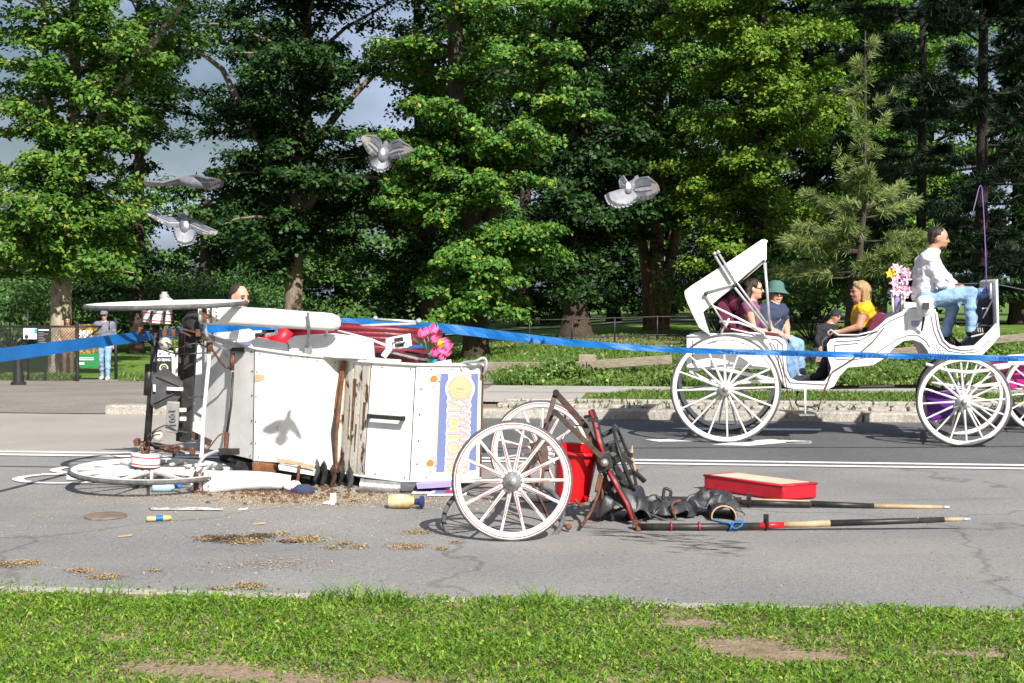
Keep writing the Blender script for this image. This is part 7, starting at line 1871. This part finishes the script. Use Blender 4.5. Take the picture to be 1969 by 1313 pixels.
pigeon('grey pigeon gliding left with one long wing stretched out, topmost of the two at left', 10.9, [(352, 346, 0, .035), (372, 350, 0, .048), (392, 353, 0, .04), (404, 358, 0, .022)], (346, 347, .03, .024), ((398, 355, 0), [(430, 349, -.02), (429, 358, .02), (404, 367, .05)]),
    [([(362, 341, 0), (340, 343, -.02), (312, 351, -.04), (276, 348, -.06)], [(370, 356, .08), (344, 356, .06), (318, 357, .03), (290, 357, 0)]), ([(365, 340, .03), (380, 338, -.05), (400, 343, -.10), (414, 343, -.14)], [(386, 358, .0), (402, 360, -.06), (414, 356, -.10), (428, 350, -.12)])])
pigeon('grey pigeon seen from behind with both wings spread wide, lower of the two at left', 11.2, [(354, 417, .06, .03), (355, 428, .02, .046), (356, 440, 0, .042), (356, 448, 0, .025)], (357, 410, .08, .024), ((356, 440, -.02), [(333, 452, 0), (340, 468, -.02), (357, 473, -.03), (371, 468, -.02), (377, 455, 0)]),
    [([(346, 420, .02), (325, 420, -.02), (303, 412, -.05), (282, 403, -.08)], [(345, 437, 0), (326, 437, -.03), (310, 428, -.05), (292, 416, -.08)]), ([(364, 422, .02), (382, 428, -.02), (400, 438, -.05), (418, 444, -.08)], [(367, 438, 0), (382, 449, -.03), (396, 453, -.05), (410, 451, -.08)])], (357, 433, -.03, .032))
pigeon('grey pigeon with both wings raised and tail fanned, middle of the picture', 8.7, [(741, 283, .05, .026), (738, 294, .01, .04), (736, 303, 0, .036), (735, 309, 0, .022)], (742, 276, .07, .02), ((736, 300, -.01), [(703, 304, .02), (711, 322, 0), (730, 331, -.02), (748, 325, 0), (757, 309, .02)]),
    [([(733, 288, .02), (731, 272, 0), (722, 262, -.04), (700, 260, -.08)], [(727, 302, .02), (717, 302, 0), (706, 292, -.04), (696, 272, -.08)]), ([(744, 289, .02), (754, 274, 0), (768, 270, -.04), (790, 282, -.08)], [(748, 303, .02), (762, 305, 0), (776, 303, -.04), (790, 293, -.08)])], (736, 294, -.03, .026))
pigeon('grey pigeon with white back and broad tail fan over the dark trees at right', 10.8, [(1222, 350, .06, .032), (1214, 358, .03, .045), (1207, 367, 0, .04), (1203, 372, 0, .025)], (1224, 343, .08, .024), ((1208, 364, -.02), [(1163, 378, .0), (1168, 391, -.02), (1186, 400, -.03), (1208, 397, -.02), (1227, 384, 0)]),
    [([(1220, 352, .02), (1232, 343, -.02), (1246, 341, -.06), (1262, 352, -.10)], [(1222, 378, 0), (1234, 385, -.03), (1250, 383, -.06), (1266, 370, -.10)]), ([(1208, 354, .04), (1202, 345, .06), (1199, 339, .10), (1194, 342, .14)], [(1203, 362, .04), (1196, 366, .05), (1192, 360, .08), (1191, 350, .12)])], (1208, 359, -.03, .032))
# ---------------------------------------------------------------- separate pieces that a builder left in one mesh
def split_loose(o):
    bm = bmesh.new(); bm.from_mesh(o.data); bm.verts.ensure_lookup_table()
    seen, groups = set(), []
    for v in bm.verts:
        if v.index in seen: continue
        st_, g_ = [v], []
        seen.add(v.index)
        while st_:
            q = st_.pop(); g_.append(q.index)
            for e in q.link_edges:
                w = e.other_vert(q)
                if w.index not in seen: seen.add(w.index); st_.append(w)
        groups.append(g_)
    bm.free()
    if len(groups) < 2 or len(groups) > 60: return
    me = o.data
    co = [v.co.copy() for v in me.vertices]; fs = [(tuple(p.vertices), p.material_index, p.use_smooth) for p in me.polygons]
    own = {}
    for gi, g_ in enumerate(groups):
        for i in g_: own[i] = gi
    for gi, g_ in enumerate(groups):
        mp = {i: k for k, i in enumerate(g_)}
        ff = [q for q in fs if own[q[0][0]] == gi]
        m2 = bpy.data.meshes.new(o.name)
        m2.from_pydata([co[i] for i in g_], [], [tuple(mp[i] for i in q[0]) for q in ff])
        for mt in me.materials: m2.materials.append(mt)
        m2.polygons.foreach_set('material_index', [q[1] for q in ff]); m2.polygons.foreach_set('use_smooth', [q[2] for q in ff])
        if gi == 0: o.data = m2
        else:
            c = o.copy(); c.data = m2; col.objects.link(c)
for o in list(bpy.data.objects):
    if o.type == 'MESH' and o.name.split('.')[0] in ('spring_shackle', 'strut_clamp', 'plate_bracket', 'bolt', 'rusted_strut', 'brace_rod', 'cross_member', 'turning_ring_plate', 'splinter', 'link_eye', 'holder_post', 'lining_fold', 'hood_folds', 'flap_rib', 'flap_strip', 'footboard_iron', 'clamp_band'):
        split_loose(o)
for o in bpy.data.objects:
    if o.name.startswith('bolt_heads'): o['kind'] = 'stuff'
